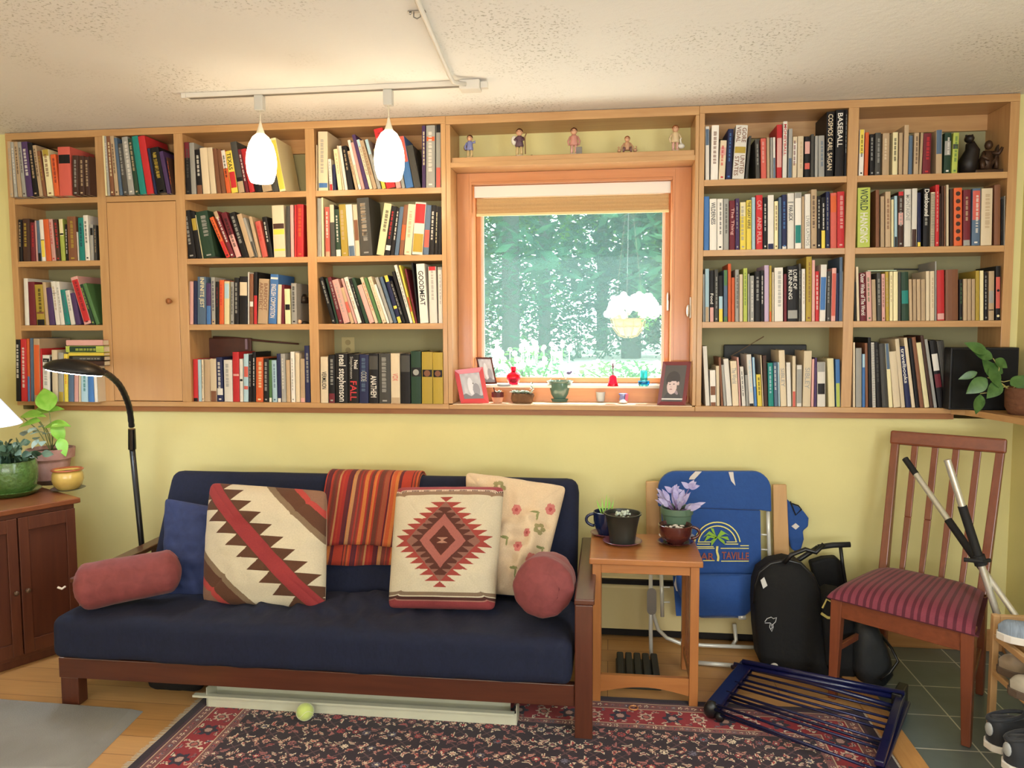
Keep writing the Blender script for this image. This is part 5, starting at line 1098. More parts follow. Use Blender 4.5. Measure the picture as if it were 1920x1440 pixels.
wire('tube_frame', [(1240, 1078), (1242, 1156)], .009, 3.50)
for y in (1101, 1129): wire('rung', [(1238, y), (1256, y)], .004, 3.50)
wire('tube_frame', [(1384, 1157), (1398, 1157)], .012, 3.50)
wire('tube_frame', [(1377, 1170, 3.58), (1380, 1200, 3.58), (1372, 1212, 3.56)], .009)
ob('hinge_plate', sheet(arc(1222, 1112, 9, 180, 0)+arc(1222, 1144, 9, 0, -180), .004, 3.425), mat('hinge_grey', (150, 150, 146), .3, .7), bc)
M_wb = mat('white_webbing', (214, 206, 200), .8)
for P in ([(1304, 884), (1316, 884), (1302, 899), (1292, 899), (1294, 894)], [(1366, 885), (1375, 885), (1376, 896), (1379, 911), (1371, 902)], [(1268, 1077), (1276, 1078), (1277, 1110), (1268, 1108), (1264, 1096)]): ob('strap', sheet(P, .003, YBc-.005), M_wb, bc)
m = sheet([(1475, 935), (1484, 944), (1500, 952), (1508, 960), (1517, 972), (1516, 988), (1506, 996), (1508, 1012), (1500, 1040), (1484, 1030), (1477, 1000)], .05, 3.60)
ob('carry_pouch', m, M_bl, bc, bevel=.008); ob('buckle', sheet([(1484, 987), (1492, 981), (1499, 987), (1492, 993)], .004, 3.594), M_wb, bc)
ob('pouch_cord', MB().tube([Q(a, b, 3.592) for a, b in ((1482, 940), (1492, 966), (1503, 955), (1497, 948), (1485, 944))], .003, 6), mat('black_gap'), bc)
# printed badge on the chair: arch, palm, lines, lettering
M_by = mat('print_yellow', (232, 222, 130), .8); M_bg = mat('print_green', (140, 184, 62), .8); M_br = mat('print_rust', (150, 84, 74), .8)
YP_ = YBc-.0015
def stroke(pts, wpx, m, name='badge_line'):
    P = [Q(x, y, YP_) for x, y in pts]; mb = MB(); hw = wpx/2*3.5/1440
    for a, b in zip(P[:-1], P[1:]):
        d = (b-a).normalized(); nrm = Vector((-d.z, 0, d.x))*hw
        mb.add([a-nrm, b-nrm, b+nrm, a+nrm], [(0, 1, 2, 3)])
    return mb
mb = MB()
for rr in (43, 36): x = arc(1345, 1022, rr, 172, 8, 16); t_ = stroke(x, 2.2, 0); n0 = len(mb.v); mb.v += t_.v; mb.f += [tuple(n0+i for i in f) for f in t_.f]; mb.c += t_.c
for x0, x1, y in ((1310, 1333, 1016), (1307, 1331, 1020), (1306, 1338, 1025), (1362, 1382, 1016), (1360, 1384, 1020), (1388, 1404, 1023), (1384, 1404, 1028), (1308, 1340, 1028), (1351, 1386, 1028), (1318, 1340, 1051), (1352, 1404, 1052)):
    t_ = stroke([(x0, y), (x1, y)], 1.7, 0); n0 = len(mb.v); mb.v += t_.v; mb.f += [tuple(n0+i for i in f) for f in t_.f]; mb.c += t_.c
mb.v = [(a, b-.0012, c_) for a, b, c_ in mb.v]
ob('badge_print', mb, M_by, bc)
mb = MB()
for pts in ([(1345, 1006), (1330, 996), (1318, 1008), (1328, 1002), (1338, 1006)], [(1345, 1006), (1352, 994), (1368, 1004), (1360, 1001), (1350, 1006)], [(1345, 1006), (1326, 1004), (1320, 1016), (1332, 1008), (1342, 1010)], [(1345, 1006), (1364, 1006), (1368, 1014), (1356, 1009)], [(1343, 1006), (1333, 1014), (1334, 1024), (1341, 1014), (1346, 1008)], [(1347, 1006), (1358, 1014), (1360, 1022), (1350, 1014), (1345, 1008)], [(1342, 1004), (1338, 991), (1332, 990), (1336, 998)]):
    P = [Q(x, y, YP_-.0012) for x, y in pts]; mb.add(P, [tuple(range(len(P)))[::-1]])
ob('palm_print', mb, M_bg, bc)
mb = stroke([(1345, 1024), (1344, 1034), (1347, 1044), (1346, 1052)], 4, 0); mb.v = [(a, b-.0012, c_) for a, b, c_ in mb.v]; ob('trunk_print', mb, M_by, bc)
for s, x0, x1 in (('MARGAR', 1262, 1339), ('TAVILLE', 1353, 1404)):
    a, b = Q(x0, 1048, YP_), Q(x1, 1048, YP_); tbm, tw = text_mb(s, .034, width=b.x-a.x, bold=.02); tbm.v = [(v[0]+a.x, a.y-.0012, v[2]+a.z) for v in tbm.v]; ob('lettering', tbm, M_br, bc)

# ================================================================== bags
M_bk = mat('black_cloth'); M_pipe = mat('piping_black', (18, 18, 19), .35)
def slabbag(name, label, cat, out, Y, d, m, belly=.06, z0=.001):
    """bag whose face outline is given in pixels at depth Y"""
    P = [Q(x, y, Y) for x, y in out]; c = sum(P, Vector())/len(P); zmin = min(p.z for p in P)
    t = thing(name, label, cat, (c.x, Y+d/2, max(.001, zmin))); mb = MB(); n = len(P); K = 5; vs = []
    for k in range(K+1):
        s = 1-(k/K)**2.2*.55; off = -belly*math.sin(k/K*PI/2)
        for p in P: vs.append(c+(p-c)*s+Vector((0, off, 0)))
    fs = [(k*n+i, k*n+(i+1) % n, (k+1)*n+(i+1) % n, (k+1)*n+i) for k in range(K) for i in range(n)]; fs.append(tuple(K*n+i for i in range(n)))
    b0 = len(vs); vs += [Vector((p.x, p.y+d, p.z)) for p in P]; fs += [((i+1) % n, i, b0+i, b0+(i+1) % n) for i in range(n)]; fs.append(tuple(b0+i for i in range(n))[::-1])
    mb.add(vs, fs); ob('body', mb, m, t, smooth=True); return t, P
out = [(1414, 1130), (1416, 1095), (1424, 1072), (1445, 1056), (1475, 1050), (1500, 1056), (1522, 1078), (1534, 1105), (1540, 1160), (1548, 1220), (1556, 1262), (1558, 1286), (1520, 1282), (1470, 1268), (1430, 1252), (1422, 1235), (1416, 1180)]
bag, P = slabbag('bag', 'large black upright bag with a white dolphin badge leaning beside the beach chair', 'bag', out, 3.36, .10, M_bk, .05)
ob('piping', MB().tube([p+Vector((0, -.004, 0)) for p in P[:13]], .009, 8), M_pipe, bag, smooth=True)
ob('luggage_tag', sheet([(1426, 1088), (1433, 1082), (1439, 1098), (1431, 1104)], .002, 3.30), mat('white_tag', (206, 204, 198), .6), bag)
yb_ = 3.36-.052
lg_ = MB()
for seg in ([(1434, 1166), (1438, 1160), (1446, 1157), (1450, 1160), (1456, 1158), (1454, 1166), (1448, 1172), (1444, 1168), (1434, 1168)], [(1444, 1170), (1443, 1176), (1447, 1184), (1450, 1176), (1449, 1170)], [(1446, 1172), (1448, 1176), (1445, 1180)]):
    PP = [Q(x, y, yb_) for x, y in seg]; lg_.tube(PP, .0016, 5)
ob('badge', lg_, mat('white_thread', (200, 200, 200), .7), bag)
ob('carry_strap', MB().tube([Q(a, b, 3.33) for a, b in ((1470, 1056), (1484, 1040), (1510, 1030), (1530, 1036), (1545, 1020))], .010, 8), M_pipe, bag, smooth=True)
tr2 = thing('folding_cart', 'folded black wheeled cart with a T-shaped handle behind the dolphin bag', 'cart', atY(1540, 1200, 3.5)*Vector((1, 1, 0)) if False else (.99, 3.52, 0))
ob('handle', MB().tube([Q(1534, 1026, 3.50), Q(1562, 1022, 3.50), Q(1594, 1021, 3.50)], .0125, 12), mat('grip_black', (30, 30, 32), .6), tr2, smooth=True)
ob('pole', MB().tube([Q(1576, 1026, 3.50), Q(1580, 1060, 3.50), Q(1588, 1110, 3.5), Q(1592, 1210, 3.5)], .008, 8).tube([Q(1534, 1026, 3.50), Q(1500, 1048, 3.50), Q(1480, 1060, 3.5)], .011, 10), M_pipe, tr2, smooth=True)
ob('cloth_body', sheet([(1520, 1056), (1545, 1048), (1570, 1046), (1584, 1060), (1588, 1100), (1590, 1215), (1540, 1210), (1532, 1100)], .06, 3.54), M_bk, tr2, bevel=.01)
ob('wheel', MB().tube([(1.06, 3.50, .045), (1.06, 3.53, .045)], .044, 24), M_pipe, tr2, bevel=.004)
bag2, P = slabbag('backpack', 'black backpack with yellow trim half hidden between the dolphin bag and the chair leg', 'bag', [(1540, 1118), (1556, 1108), (1580, 1112), (1596, 1140), (1606, 1200), (1610, 1260), (1600, 1276), (1566, 1272), (1546, 1240)], 3.33, .09, M_bk, .035)
ob('yellow_trim', MB().tube([Q(a, b, 3.295) for a, b in ((1542, 1140), (1550, 1124), (1562, 1130), (1572, 1136))], .004, 6).tube([Q(a, b, 3.29) for a, b in ((1540, 1150), (1552, 1158), (1574, 1160))], .006, 6), mat('yellow_trim', (214, 200, 120), .6), bag2)
bag3, P = slabbag('duffel_bag', 'slumped dark duffel bag on the tiles beneath the dining chair', 'bag', [(1600, 1180), (1612, 1162), (1640, 1166), (1656, 1196), (1668, 1232), (1672, 1262), (1650, 1290), (1612, 1286), (1598, 1250)], 3.30, .12, mat('dark_nylon', (34, 36, 38), .6, bump=.3, bscale=25), .06)
ob('strap', MB().tube([Q(1652, 1190, 3.28), Q(1672, 1216, 3.22), Q(1684, 1240, 3.2), Q(1668, 1262, 3.2), Q(1650, 1276, 3.2)], .006, 6), M_pipe, bag3, smooth=True)

# ================================================================== dining chair
fl_, fr_, br_, bl_ = Vector((.897, 3.12, 0)), Vector((1.266, 2.81, 0)), Vector((1.478, 3.20, 0)), Vector((1.187, 3.444, 0))
tl_, tr_ = Vector((1.187+.062, 3.444+.085, 1.0)), Vector((1.478+.105, 3.20+.125, 1.0))
def CH(u, v, z=0): p = fl_*(1-u)*(1-v)+fr_*u*(1-v)+br_*u*v+bl_*(1-u)*v; return Vector((p.x, p.y, z))
dc = thing('dining_chair', 'reddish wooden slat-back dining chair with a striped burgundy seat in the corner', 'chair', CH(.5, .5))
M_ch = lambda ax: wood('chair_wood', (134, 72, 44), (100, 50, 30), ax, .35, .35, 5)
fwd = (CH(.5, 0)-CH(.5, 1)).normalized(); sid = (fr_-fl_).normalized()
for p in (fl_, fr_): ob('leg', MB().bar((p.x, p.y, .001), Vector((p.x, p.y, .43))-fwd*.0+(CH(.5, .5)-p).normalized()*.012, .030, .030, up=fwd, w2=.046, d2=.05), M_ch('z'), dc, bevel=.004)
for p, tp in ((bl_, tl_), (br_, tr_)):
    knee = Vector((p.x, p.y, .42)); m = MB(); m.bar((p.x+.0, p.y, .001)-fwd*0 if False else Vector((p.x, p.y, .001))-fwd*.035, knee, .028, .034, up=fwd, w2=.034, d2=.045)
    ob('leg', m, M_ch('z'), dc, bevel=.004); ob('back_post', MB().bar(knee, tp-Vector((0, 0, .025)), .034, .045, up=fwd, w2=.032, d2=.024), M_ch('z'), dc, bevel=.004)
ob('crest_rail', MB().bar(tl_-sid*.022-Vector((0, 0, 0)), tr_+sid*.022, .06, .024, up=(fwd+Vector((0, 0, .2)))), M_ch('x'), dc, bevel=.008)
for u in (.2, .4, .6, .8):
    b_ = CH(u, .97, .40); t_ = tl_*(1-u)+tr_*u-Vector((0, 0, .02)); mid = (b_+t_)/2-Vector((0, 0, .02))
    ob('back_slat', MB().bar(b_, mid, .020, .012, up=fwd, w2=.027, d2=.012).bar(mid, t_, .027, .012, up=fwd, w2=.026, d2=.011), M_ch('z'), dc, bevel=.003)
def rail(u0, v0, u1, v1, n='seat_rail', z=.375, h=.07, w_=.022): ob(n, MB().bar(CH(u0, v0, z), CH(u1, v1, z), w_, h), M_ch('x'), dc, bevel=.003)
rail(.06, .0, .94, .0); rail(.0, .08, .0, .93); rail(1, .08, 1, .93); rail(.06, 1, .94, 1)
rail(0, .06, 0, .93, 'stretcher', .20, .026, .016); rail(1, .06, 1, .93, 'stretcher', .20, .026, .016)
def seat():
    n = 90; u = np.linspace(-.05, 1.03, n); v = np.linspace(-.06, 1.0, n); Um, Vm = np.meshgrid(u, v)
    fl, fr, br, bl = [np.array(q) for q in (fl_, fr_, br_, bl_)]
    P = fl*((1-Um)*(1-Vm))[..., None]+fr*(Um*(1-Vm))[..., None]+br*(Um*Vm)[..., None]+bl*((1-Um)*Vm)[..., None]
    a = (Um-.505)/.555; b = (Vm-.47)/.53; e = (np.clip(1-np.abs(a)**4, 0, 1)*np.clip(1-np.abs(b)**4, 0, 1))**.45
    P = P.copy(); P[..., 2] = .416+.066*e
    c = (u[:-1]+u[1:])/2; f = np.mod(c*17, 1); row = np.where((f < .42)[:, None], L3((84, 24, 42))[None], L3((124, 52, 68))[None]); C = np.broadcast_to(row[None], (n-1, n-1, 3)).copy()
    o = gridmesh('seat_pad', P, C, mat('striped_velvet', rough=.75, vc=True, sheen=.1, noise=.2, nscale=200), dc)
    lo_ = P[::8, ::8].copy(); mbx = MB(); q = [CH(-.045, -.055, .411), CH(1.055, -.055, .411), CH(1.055, .99, .411), CH(-.045, .99, .411)]
    mbx.hexa(q, [p+Vector((0, 0, .005)) for p in q]); ob('seat_board', mbx, mat('board_dark', (80, 30, 40), .8), dc)
seat()
# poles
M_sv = mat('brushed_silver', (206, 204, 192), .35, .6, noise=.1, nscale=100); M_fo = mat('foam_black', (22, 22, 23), .75)
def polething(label, A_, B_, segs):
    A_, B_ = Vector(A_), Vector(B_); t = thing('telescopic_pole', label, 'pole', B_, group='two telescopic poles')
    for a, b, r, m, n in segs: ob(n, MB().tube([A_.lerp(B_, a), A_.lerp(B_, b)], r, 16), m, t, smooth=False, auto=40)
    return t
A1, A2 = atY(1697, 860, 3.30), atY(1838, 1060, 2.98); B1 = A1+(A2-A1)*1.62
k1 = (A2-A1).length/(B1-A1).length
pl1 = polething('silver and black telescopic pole with a black grip tip, the one crossing the chair back', A1, B1, [(0, k1*.16, .0125, M_fo, 'tip_grip'), (k1*.16, k1*.60, .0115, M_sv, 'upper_tube'), (k1*.60, k1*1.02, .0145, M_fo, 'foam_grip'), (k1*1.02, 1, .0105, M_sv, 'lower_tube')])
C1, C2 = atY(1776, 862, 2.98), atY(1840, 1060, 2.94); D1 = C1+(C2-C1)*((C1.z-.012)/(C1.z-C2.z)); k2 = (C2-C1).length/(D1-C1).length
pl2 = polething('telescopic pole with a bare silver end, the more upright of the two at the chair', C1, D1, [(0, k2*.44, .0125, M_sv, 'upper_tube'), (k2*.44, k2*1.0, .0155, M_fo, 'foam_grip'), (k2*1.0, 1, .0125, M_sv, 'lower_tube')])
q = C1.lerp(D1, k2*.95); ax = (D1-C1).normalized(); ob('strap_clip', MB().tube([q-ax*.012+Vector((-.05, 0, -.012)), q+Vector((0, -.018, 0)), q+ax*.01+Vector((.03, 0, .01))], .008, 8).tube([q-ax*.018, q+ax*.018], .022, 14), M_fo, pl2)

# ================================================================== drying rack
M_dr = mat('rack_blue', (14, 19, 62), .3, coat=.4); M_rod = mat('rod_dark', (34, 36, 70), .25, .3)
zr = .065
rk = thing('drying_rack', 'collapsed dark blue metal clothes drying rack lying on the rug and floor', 'drying rack', (.8, 2.9, .01))
def G(px, py, z=zr): return atZ(px, py, z)
a0, a1 = G(1338, 1322), G(1402, 1243); b0, b1 = G(1648, 1432), G(1690, 1300)
d_ = Vector((0, 0, -.022))
ob('side_bar', MB().bar(a0, a1, .055, .016).bar(a0+d_*1.6, a1+d_*1.6, .04, .016), M_dr, rk, bevel=.004)
ob('side_bar', MB().bar(b0, b1, .030, .02).bar(b0+d_*1.6, b1+d_*1.6+Vector((.02, 0, 0)), .03, .016), M_dr, rk, bevel=.004)
ob('end_joint', MB().ball(G(1334, 1330, .045), (.03, .022, .035), 12).ball(G(1350, 1343, .03), (.02, .02, .022), 10), M_blk, rk, smooth=True)
ob('end_joint', MB().bar(G(1680, 1318, .05), G(1694, 1296, .05), .035, .07), M_blk, rk, bevel=.004)
ob('long_rail', MB().tube([G(1376, 1246), G(1686, 1308)], .011, 12), M_dr, rk, smooth=True)
ob('long_rail', MB().tube([G(1392, 1240, .085), G(1696, 1300, .085)], .010, 12), M_dr, rk, smooth=True)
ob('long_rail', MB().tube([G(1402, 1253, .04), G(1520, 1280, .045), G(1680, 1326, .05)], .009, 12), M_dr, rk, smooth=True)
for i, (p, q, z) in enumerate((((1345, 1322), (1655, 1428), .07), ((1350, 1308), (1662, 1408), .05), ((1362, 1297), (1668, 1392), .07), ((1372, 1285), (1672, 1372), .045), ((1385, 1272), (1680, 1350), .06), ((1348, 1340), (1650, 1445), .04), ((1340, 1330), (1620, 1436), .055), ((1356, 1303), (1664, 1400), .035), ((1378, 1279), (1676, 1362), .07), ((1392, 1262), (1684, 1335), .04))):
    ob('rod', MB().tube([G(*p, z), G(*q, z)], .0052, 8), M_rod, rk, smooth=True)
ob('leg_bar', MB().tube([G(1350, 1250, .03)+Vector((.05, 0, 0)), G(1400, 1246, .06)], .010, 10), M_dr, rk, smooth=True)
ob('foot_cap', MB().tube([G(1448, 1252, .03), G(1466, 1232, .05)], .014, 12), M_tw, rk, smooth=False)

# ================================================================== shoe rack with shoes
sr = thing('shoe_rack', 'pale bamboo shoe rack cut by the frame edge, shoes on its tiers', 'shoe rack', (1.47, 2.45, 0))
M_bam = lambda ax: wood('bamboo', (206, 168, 120), (176, 136, 92), ax, .4, .2, 6)
rx0, rx1, ry0, ry1 = 1.330, 1.66, 2.10, 2.815
tz = atY(1882, 1150, ry1).z
for x in (rx0, rx1-.022):
    for y in (ry1-.024, ry0): ob('upright', MB().box((x, y, .001), (x+.022, y+.024, tz)), M_bam('z'), sr, bevel=.003)
for y in (ry1-.022, ry0+.002):
    ob('top_rail', MB().box((rx0+.0225, y, tz-.026), (rx1-.0225, y+.02, tz-.002)), M_bam('x'), sr, bevel=.002)
for zz in (.085, .27, tz-.085):
    for x, dz in ((rx0+.001, 0), (rx1-.02, .03)): ob('shelf_rail', MB().box((x, ry0+.0245, zz+dz), (x+.018, ry1-.0245, zz+.022+dz)), M_bam('y'), sr, bevel=.003)
    for k in range(3): ob('shelf_slat', MB().bar((rx0+.02+k*.075+.03, ry0+.03, zz+.018+k*.010), (rx0+.02+k*.075+.03, ry1-.03, zz+.018+k*.010), .022, .008), M_bam('y'), sr)
def shoe(name, label, cat, base, yaw, up_m, sole_m, L=.28, hi=.075, ankle=0, pitch=0, extra=None, group=None):
    """toe points along local +y"""
    t = thing(name, label, cat, base, rot=(pitch, 0, yaw), group=group); n = 22; K = 14
    def outline(k):   # width along the length
        s = k/K; return .036+.012*math.sin(PI*min(1, s*.95))**.8*(1.0 if s > .4 else .7)-(.02*max(0, s-.85)/.15)
    m = MB(); vs = []
    for k in range(K+1):
        s = k/K; y = (s-.5)*L; w_ = outline(k)*(1 if 0 < k < K else .45); vs += [(-w_, y, 0), (-w_*1.03, y, .022+.004*s), (w_*1.03, y, .022+.004*s), (w_, y, 0)]
    m.add(vs, [(4*k+i, 4*k+(i+1) % 4, 4*k+4+(i+1) % 4, 4*k+4+i) for k in range(K) for i in range(4)]+[(3, 2, 1, 0), (4*K, 4*K+1, 4*K+2, 4*K+3)])
    ob('sole', m, sole_m, t, local=True, bevel=.003)
    m = MB(); vs = []; q = 12
    for k in range(K+1):
        s = k/K; y = (s-.5)*L*.97; w_ = outline(k)*.95*(1 if 0 < k < K else .5)
        h = (.045 if s > .75 else .045+(hi-.045)*min(1, (.75-s)/.4))*(1 if k < K else .55)+ankle*max(0, 1-s/.45)
        for i in range(q+1):
            a = PI*i/q; vs.append((-w_*math.cos(a), y, .022+h*math.sin(a)**.7))
    m.add(vs, [(k*(q+1)+i, k*(q+1)+i+1, (k+1)*(q+1)+i+1, (k+1)*(q+1)+i) for k in range(K) for i in range(q)]+[tuple(range(q+1))[::-1]])
    ob('upper', m, up_m, t, smooth=True, local=True, sub=1)
    ob('collar', MB().tube([(.024*math.cos(a), -L*.27+.062*math.sin(a), .022+hi+ankle*.8-.006+(.006*math.sin(a))) for a in np.linspace(0, 2*PI, 20)], .007, 8, False), up_m, t, smooth=True, local=True)
    if extra: extra(t, L, hi)
    return t
M_ws = mat('sole_white', (216, 210, 200), .5); M_sb = mat('shoe_black', (36, 38, 42), .7, sheen=.2)
def heel(t, L, hi):
    ob('heel_tab', MB().ball((0, -L*.485, .022+hi*.55), (.017, .006, .022), 12), mat('tab_grey', (170, 172, 170), .5), t, smooth=True, local=True)
    ob('laces', MB().tube([(-.018, .0, .09), (.018, .012, .092), (-.018, .024, .086), (.018, .036, .082), (-.018, .048, .074)], .0028, 6), M_ws, t, local=True)
p = atZ(1852, 1388, .13); shoe('sneaker', 'black sneaker with a white sole and grey heel patch, the farther of the pair', 'shoe', (p.x+.10, p.y-.03, .134), R(-76), M_sb, M_ws, .27, .08, .012, extra=heel, group='pair of black sneakers')
p = atZ(1885, 1426, .13); shoe('sneaker', 'black sneaker with a white sole and grey heel patch, the one nearer the viewer', 'shoe', (p.x+.10, p.y-.03, .134), R(-76), M_sb, M_ws, .27, .08, .012, extra=heel, group='pair of black sneakers')
p = atY(1900, 1200, 2.66); shoe('slipper', 'blue-grey ribbed slipper on the top tier of the shoe rack', 'shoe', (p.x+.09, 2.66, tz-.045), R(70), mat('grey_knit', (130, 142, 156), .8, noise=.5, nscale=30, stretch=(1, 9, 1)), M_ws, .26, .05)
M_bt = mat('tan_suede', (136, 118, 96), .9, noise=.3, nscale=20, sheen=.4)
p = atY(1892, 1290, 2.70); shoe('boot', 'scuffed tan suede boot on the middle tier of the shoe rack', 'shoe', (p.x+.09, 2.69, .312), R(75), M_bt, mat('sole_brown', (90, 74, 60), .7), .25, .08, .05, group='tan boots')
p = atY(1912, 1310, 2.55); shoe('boot', 'pale grey-tan boot nearer the frame edge on the middle tier', 'shoe', (p.x+.09, 2.53, .312), R(75), mat('grey_suede', (158, 148, 130), .9, noise=.3, nscale=20), mat('sole_brown'), .25, .08, .04, group='tan boots')
# ================================================================== on the window sill
ZSL = 1.1206; ZIN = 1.2042
def onz(px, py, z): p = atZ(px, py, z); p.z = z+.0004; return p
def photo_frame(name, label, quad, border, m, depth, pic, picn=(60, 80), back=True, mat_w=0, mirror_=None):
    """quad TL,TR,BR,BL outer corners (leaning back)"""
    TL, TR, BR, BL = quad; c = (BL+BR)/2; t = thing(name, label, 'picture frame', (c.x, c.y, min(BL.z, BR.z)))
    ex = (TR-TL).normalized(); ez = (TL-BL).normalized(); N = ex.cross(ez).normalized()   # towards +y
    if N.y < 0: N = -N
    W, Hh = (TR-TL).length, (TL-BL).length
    def P(u, v, d): return BL.lerp(BR, u).lerp(TL.lerp(TR, u), v)+N*d
    bu, bv = border/W, border/Hh
    for a in (((0, 0), (1, 0), (1-bu, bv), (bu, bv)), ((1, 0), (1, 1), (1-bu, 1-bv), (1-bu, bv)), ((1, 1), (0, 1), (bu, 1-bv), (1-bu, 1-bv)), ((0, 1), (0, 0), (bu, bv), (bu, 1-bv))):
        o1, o2, i2, i1 = a; m_ = MB()
        m_.add([P(*o1, 0), P(*o2, 0), P(*i2, .005), P(*i1, .005), P(*o1, depth), P(*o2, depth), P(*i2, depth), P(*i1, depth)], [(0, 1, 2, 3), (4, 7, 6, 5), (0, 4, 5, 1), (1, 5, 6, 2), (2, 6, 7, 3), (3, 7, 4, 0)])
        ob('frame_rail', m_, m, t)
    nx, ny = picn; u = np.linspace(bu, 1-bu, nx+1); v = np.linspace(bv, 1-bv, ny+1)
    Pm = np.array([[P(a, b, .007) for a in u] for b in v]); UC, VC = np.meshgrid(np.linspace(0, 1, nx), np.linspace(0, 1, ny))
    gridmesh('photograph', Pm, pic(UC, VC), mat('photo_paper', rough=.35, vc=True), t)
    mb = MB(); mb.hexa([P(bu*.5, .02, depth+.0005), P(1-bu*.5, .02, depth+.0005), P(1-bu*.5, .02, depth+.002), P(bu*.5, .02, depth+.002)], [P(bu*.5, .98, depth+.0005), P(1-bu*.5, .98, depth+.0005), P(1-bu*.5, .98, depth+.002), P(bu*.5, .98, depth+.002)]); ob('backing', mb, mat('backing_board', (70, 50, 42), .8), t)
    if back:
        f0 = P(.5, .6, depth+.003); f1 = P(.5, 0, depth); f1 = Vector((f1.x, f1.y+Hh*.33, BL.z+.0015)); ob('easel_leg', MB().bar(f0, f1, .03, .003), mat('backing_board'), t)
    return t
def pic_bw(U, V):
    C = np.empty(U.shape+(3,)); C[:] = L3((190, 190, 198)); C += (noise2(U.shape[1], U.shape[0], 6, 6, 4)[..., None])*.12
    b = ((U-.45)/.14)**2+((V-.5)/.34)**2 < 1; C[b] = L3((222, 222, 230)); b = ((U-.72)/.18)**2+((V-.35)/.25)**2 < 1; C[b] = L3((150, 150, 160))
    b = (V < .16+.05*np.sin(U*12)); C[b] = L3((120, 120, 128)); return np.clip(C, 0, 1)
def pic_child(U, V):
    C = np.empty(U.shape+(3,)); C[:] = L3((74, 64, 58))
    def e(cx, cy, rx, ry, c, a=0):
        dx, dy = U-cx, V-cy; x = dx*math.cos(a)+dy*math.sin(a); y = -dx*math.sin(a)+dy*math.cos(a); C[(x/rx)**2+(y/ry)**2 < 1] = L3(c)
    e(.5, .05, .42, .24, (52, 44, 44)); e(.62, .27, .15, .05, (150, 130, 136), -.5)
    e(.44, .60, .34, .24, (48, 34, 28)); e(.70, .50, .06, .055, (206, 178, 172)); e(.42, .42, .24, .22, (216, 190, 186), -.15); e(.38, .32, .12, .08, (214, 188, 184))
    e(.50, .63, .26, .07, (44, 30, 26)); e(.28, .58, .09, .05, (46, 32, 28)); e(.30, .47, .045, .014, (60, 44, 44)); e(.50, .48, .045, .014, (60, 44, 44)); e(.38, .40, .025, .02, (190, 158, 154)); e(.38, .335, .07, .012, (150, 96, 96))
    C[(V < .08) & (V > .04)] = L3((220, 214, 210)); return C
M_rf = mat('red_lacquer', (206, 66, 72), .35, coat=.4); M_df = mat('dark_frame', (84, 40, 40), .4, coat=.2)
def quadfrom(tl, tr, br, bl, yt, yb, zb):
    BLp = onz(*bl, zb); BRp = onz(*br, zb); BRp.y = BRp.y; 
    return [atY(*tl, yt[0]), atY(*tr, yt[1]), BRp, BLp]
q = [atY(851, 694, 3.705), atY(905, 688, 3.735), None, None]; q[3] = onz(864, 757, ZSL+.0005); q[2] = q[3]+(q[1]-q[0])*1.02; q[2].z = ZSL+.001
q[3].y = 3.672; q[3].x = atY(864, 757, 3.672).x; q[2] = atY(917, 752, 3.70); q[2].z = q[3].z
photo_frame('picture_frame', 'bright red square picture frame with a grey photograph at the end of the sill', q, .022, M_rf, .012, pic_bw)
q = [atY(892, 670, 3.865), atY(922, 670, 3.875), atY(932, 722, 3.85), atY(903, 724, 3.84)]; q[2].z = q[3].z = ZIN+.001
photo_frame('picture_frame', 'dark narrow picture frame standing behind the bright red one', q, .008, M_df, .014, pic_bw)
q = [atY(1243, 678, 3.70), atY(1296, 678, 3.695), atY(1285, 758, 3.665), atY(1232, 754, 3.67)]; q[2].z = q[3].z = ZSL+.001
photo_frame('picture_frame', 'dark red wooden picture frame with a portrait of a dark-haired child', q, .017, mat('burgundy_frame', (120, 44, 50), .35, coat=.4), .014, pic_child)
o = ob('cloth', MB().ball((0, 0, .03), (.022, .02, .03), 12), mat('red_felt', (206, 40, 40), .8), smooth=True); p = onz(1289, 754, ZSL); o.location = (.350, 3.752, ZSL+.0004); tag(o, 'small bright red cloth bundle tucked behind the portrait frame', 'cloth bundle')
# small maroon and terracotta pot
c = onz(933, 755, ZSL); t = thing('potted_plant', 'tiny pot with a maroon rim band and one pale rosette next to the red frame', 'potted plant', c)
ob('pot', MB().lathe([(0, 0), (.021, 0), (.030, .026), (.0305, .0275)], c, 12), mat('bare_clay', (200, 146, 120), .7), t, auto=20)
ob('glazed_band', MB().lathe([(.0306, .0278), (.0312, .052), (.028, .052), (.026, .044), (0, .044)], c, 12), mat('maroon_glaze', (96, 30, 40), .2, coat=.8), t, auto=20)
m = MB()
for k in range(9): a = k*.7; m.leaf((c.x+.004, c.y, c.z+.046), (math.cos(a), math.sin(a), .5+.3*(k % 3)), .024, .013, bend=.1)
M_suc = mat('succulent', (128, 152, 130), .5, noise=.5, nscale=60, col2=(206, 214, 200))
ob('rosette', m, M_suc, t, smooth=True); ob('stake', MB().bar((c.x-.012, c.y, c.z+.04), (c.x-.018, c.y-.004, c.z+.075), .006, .002), mat('black_gap'), t)
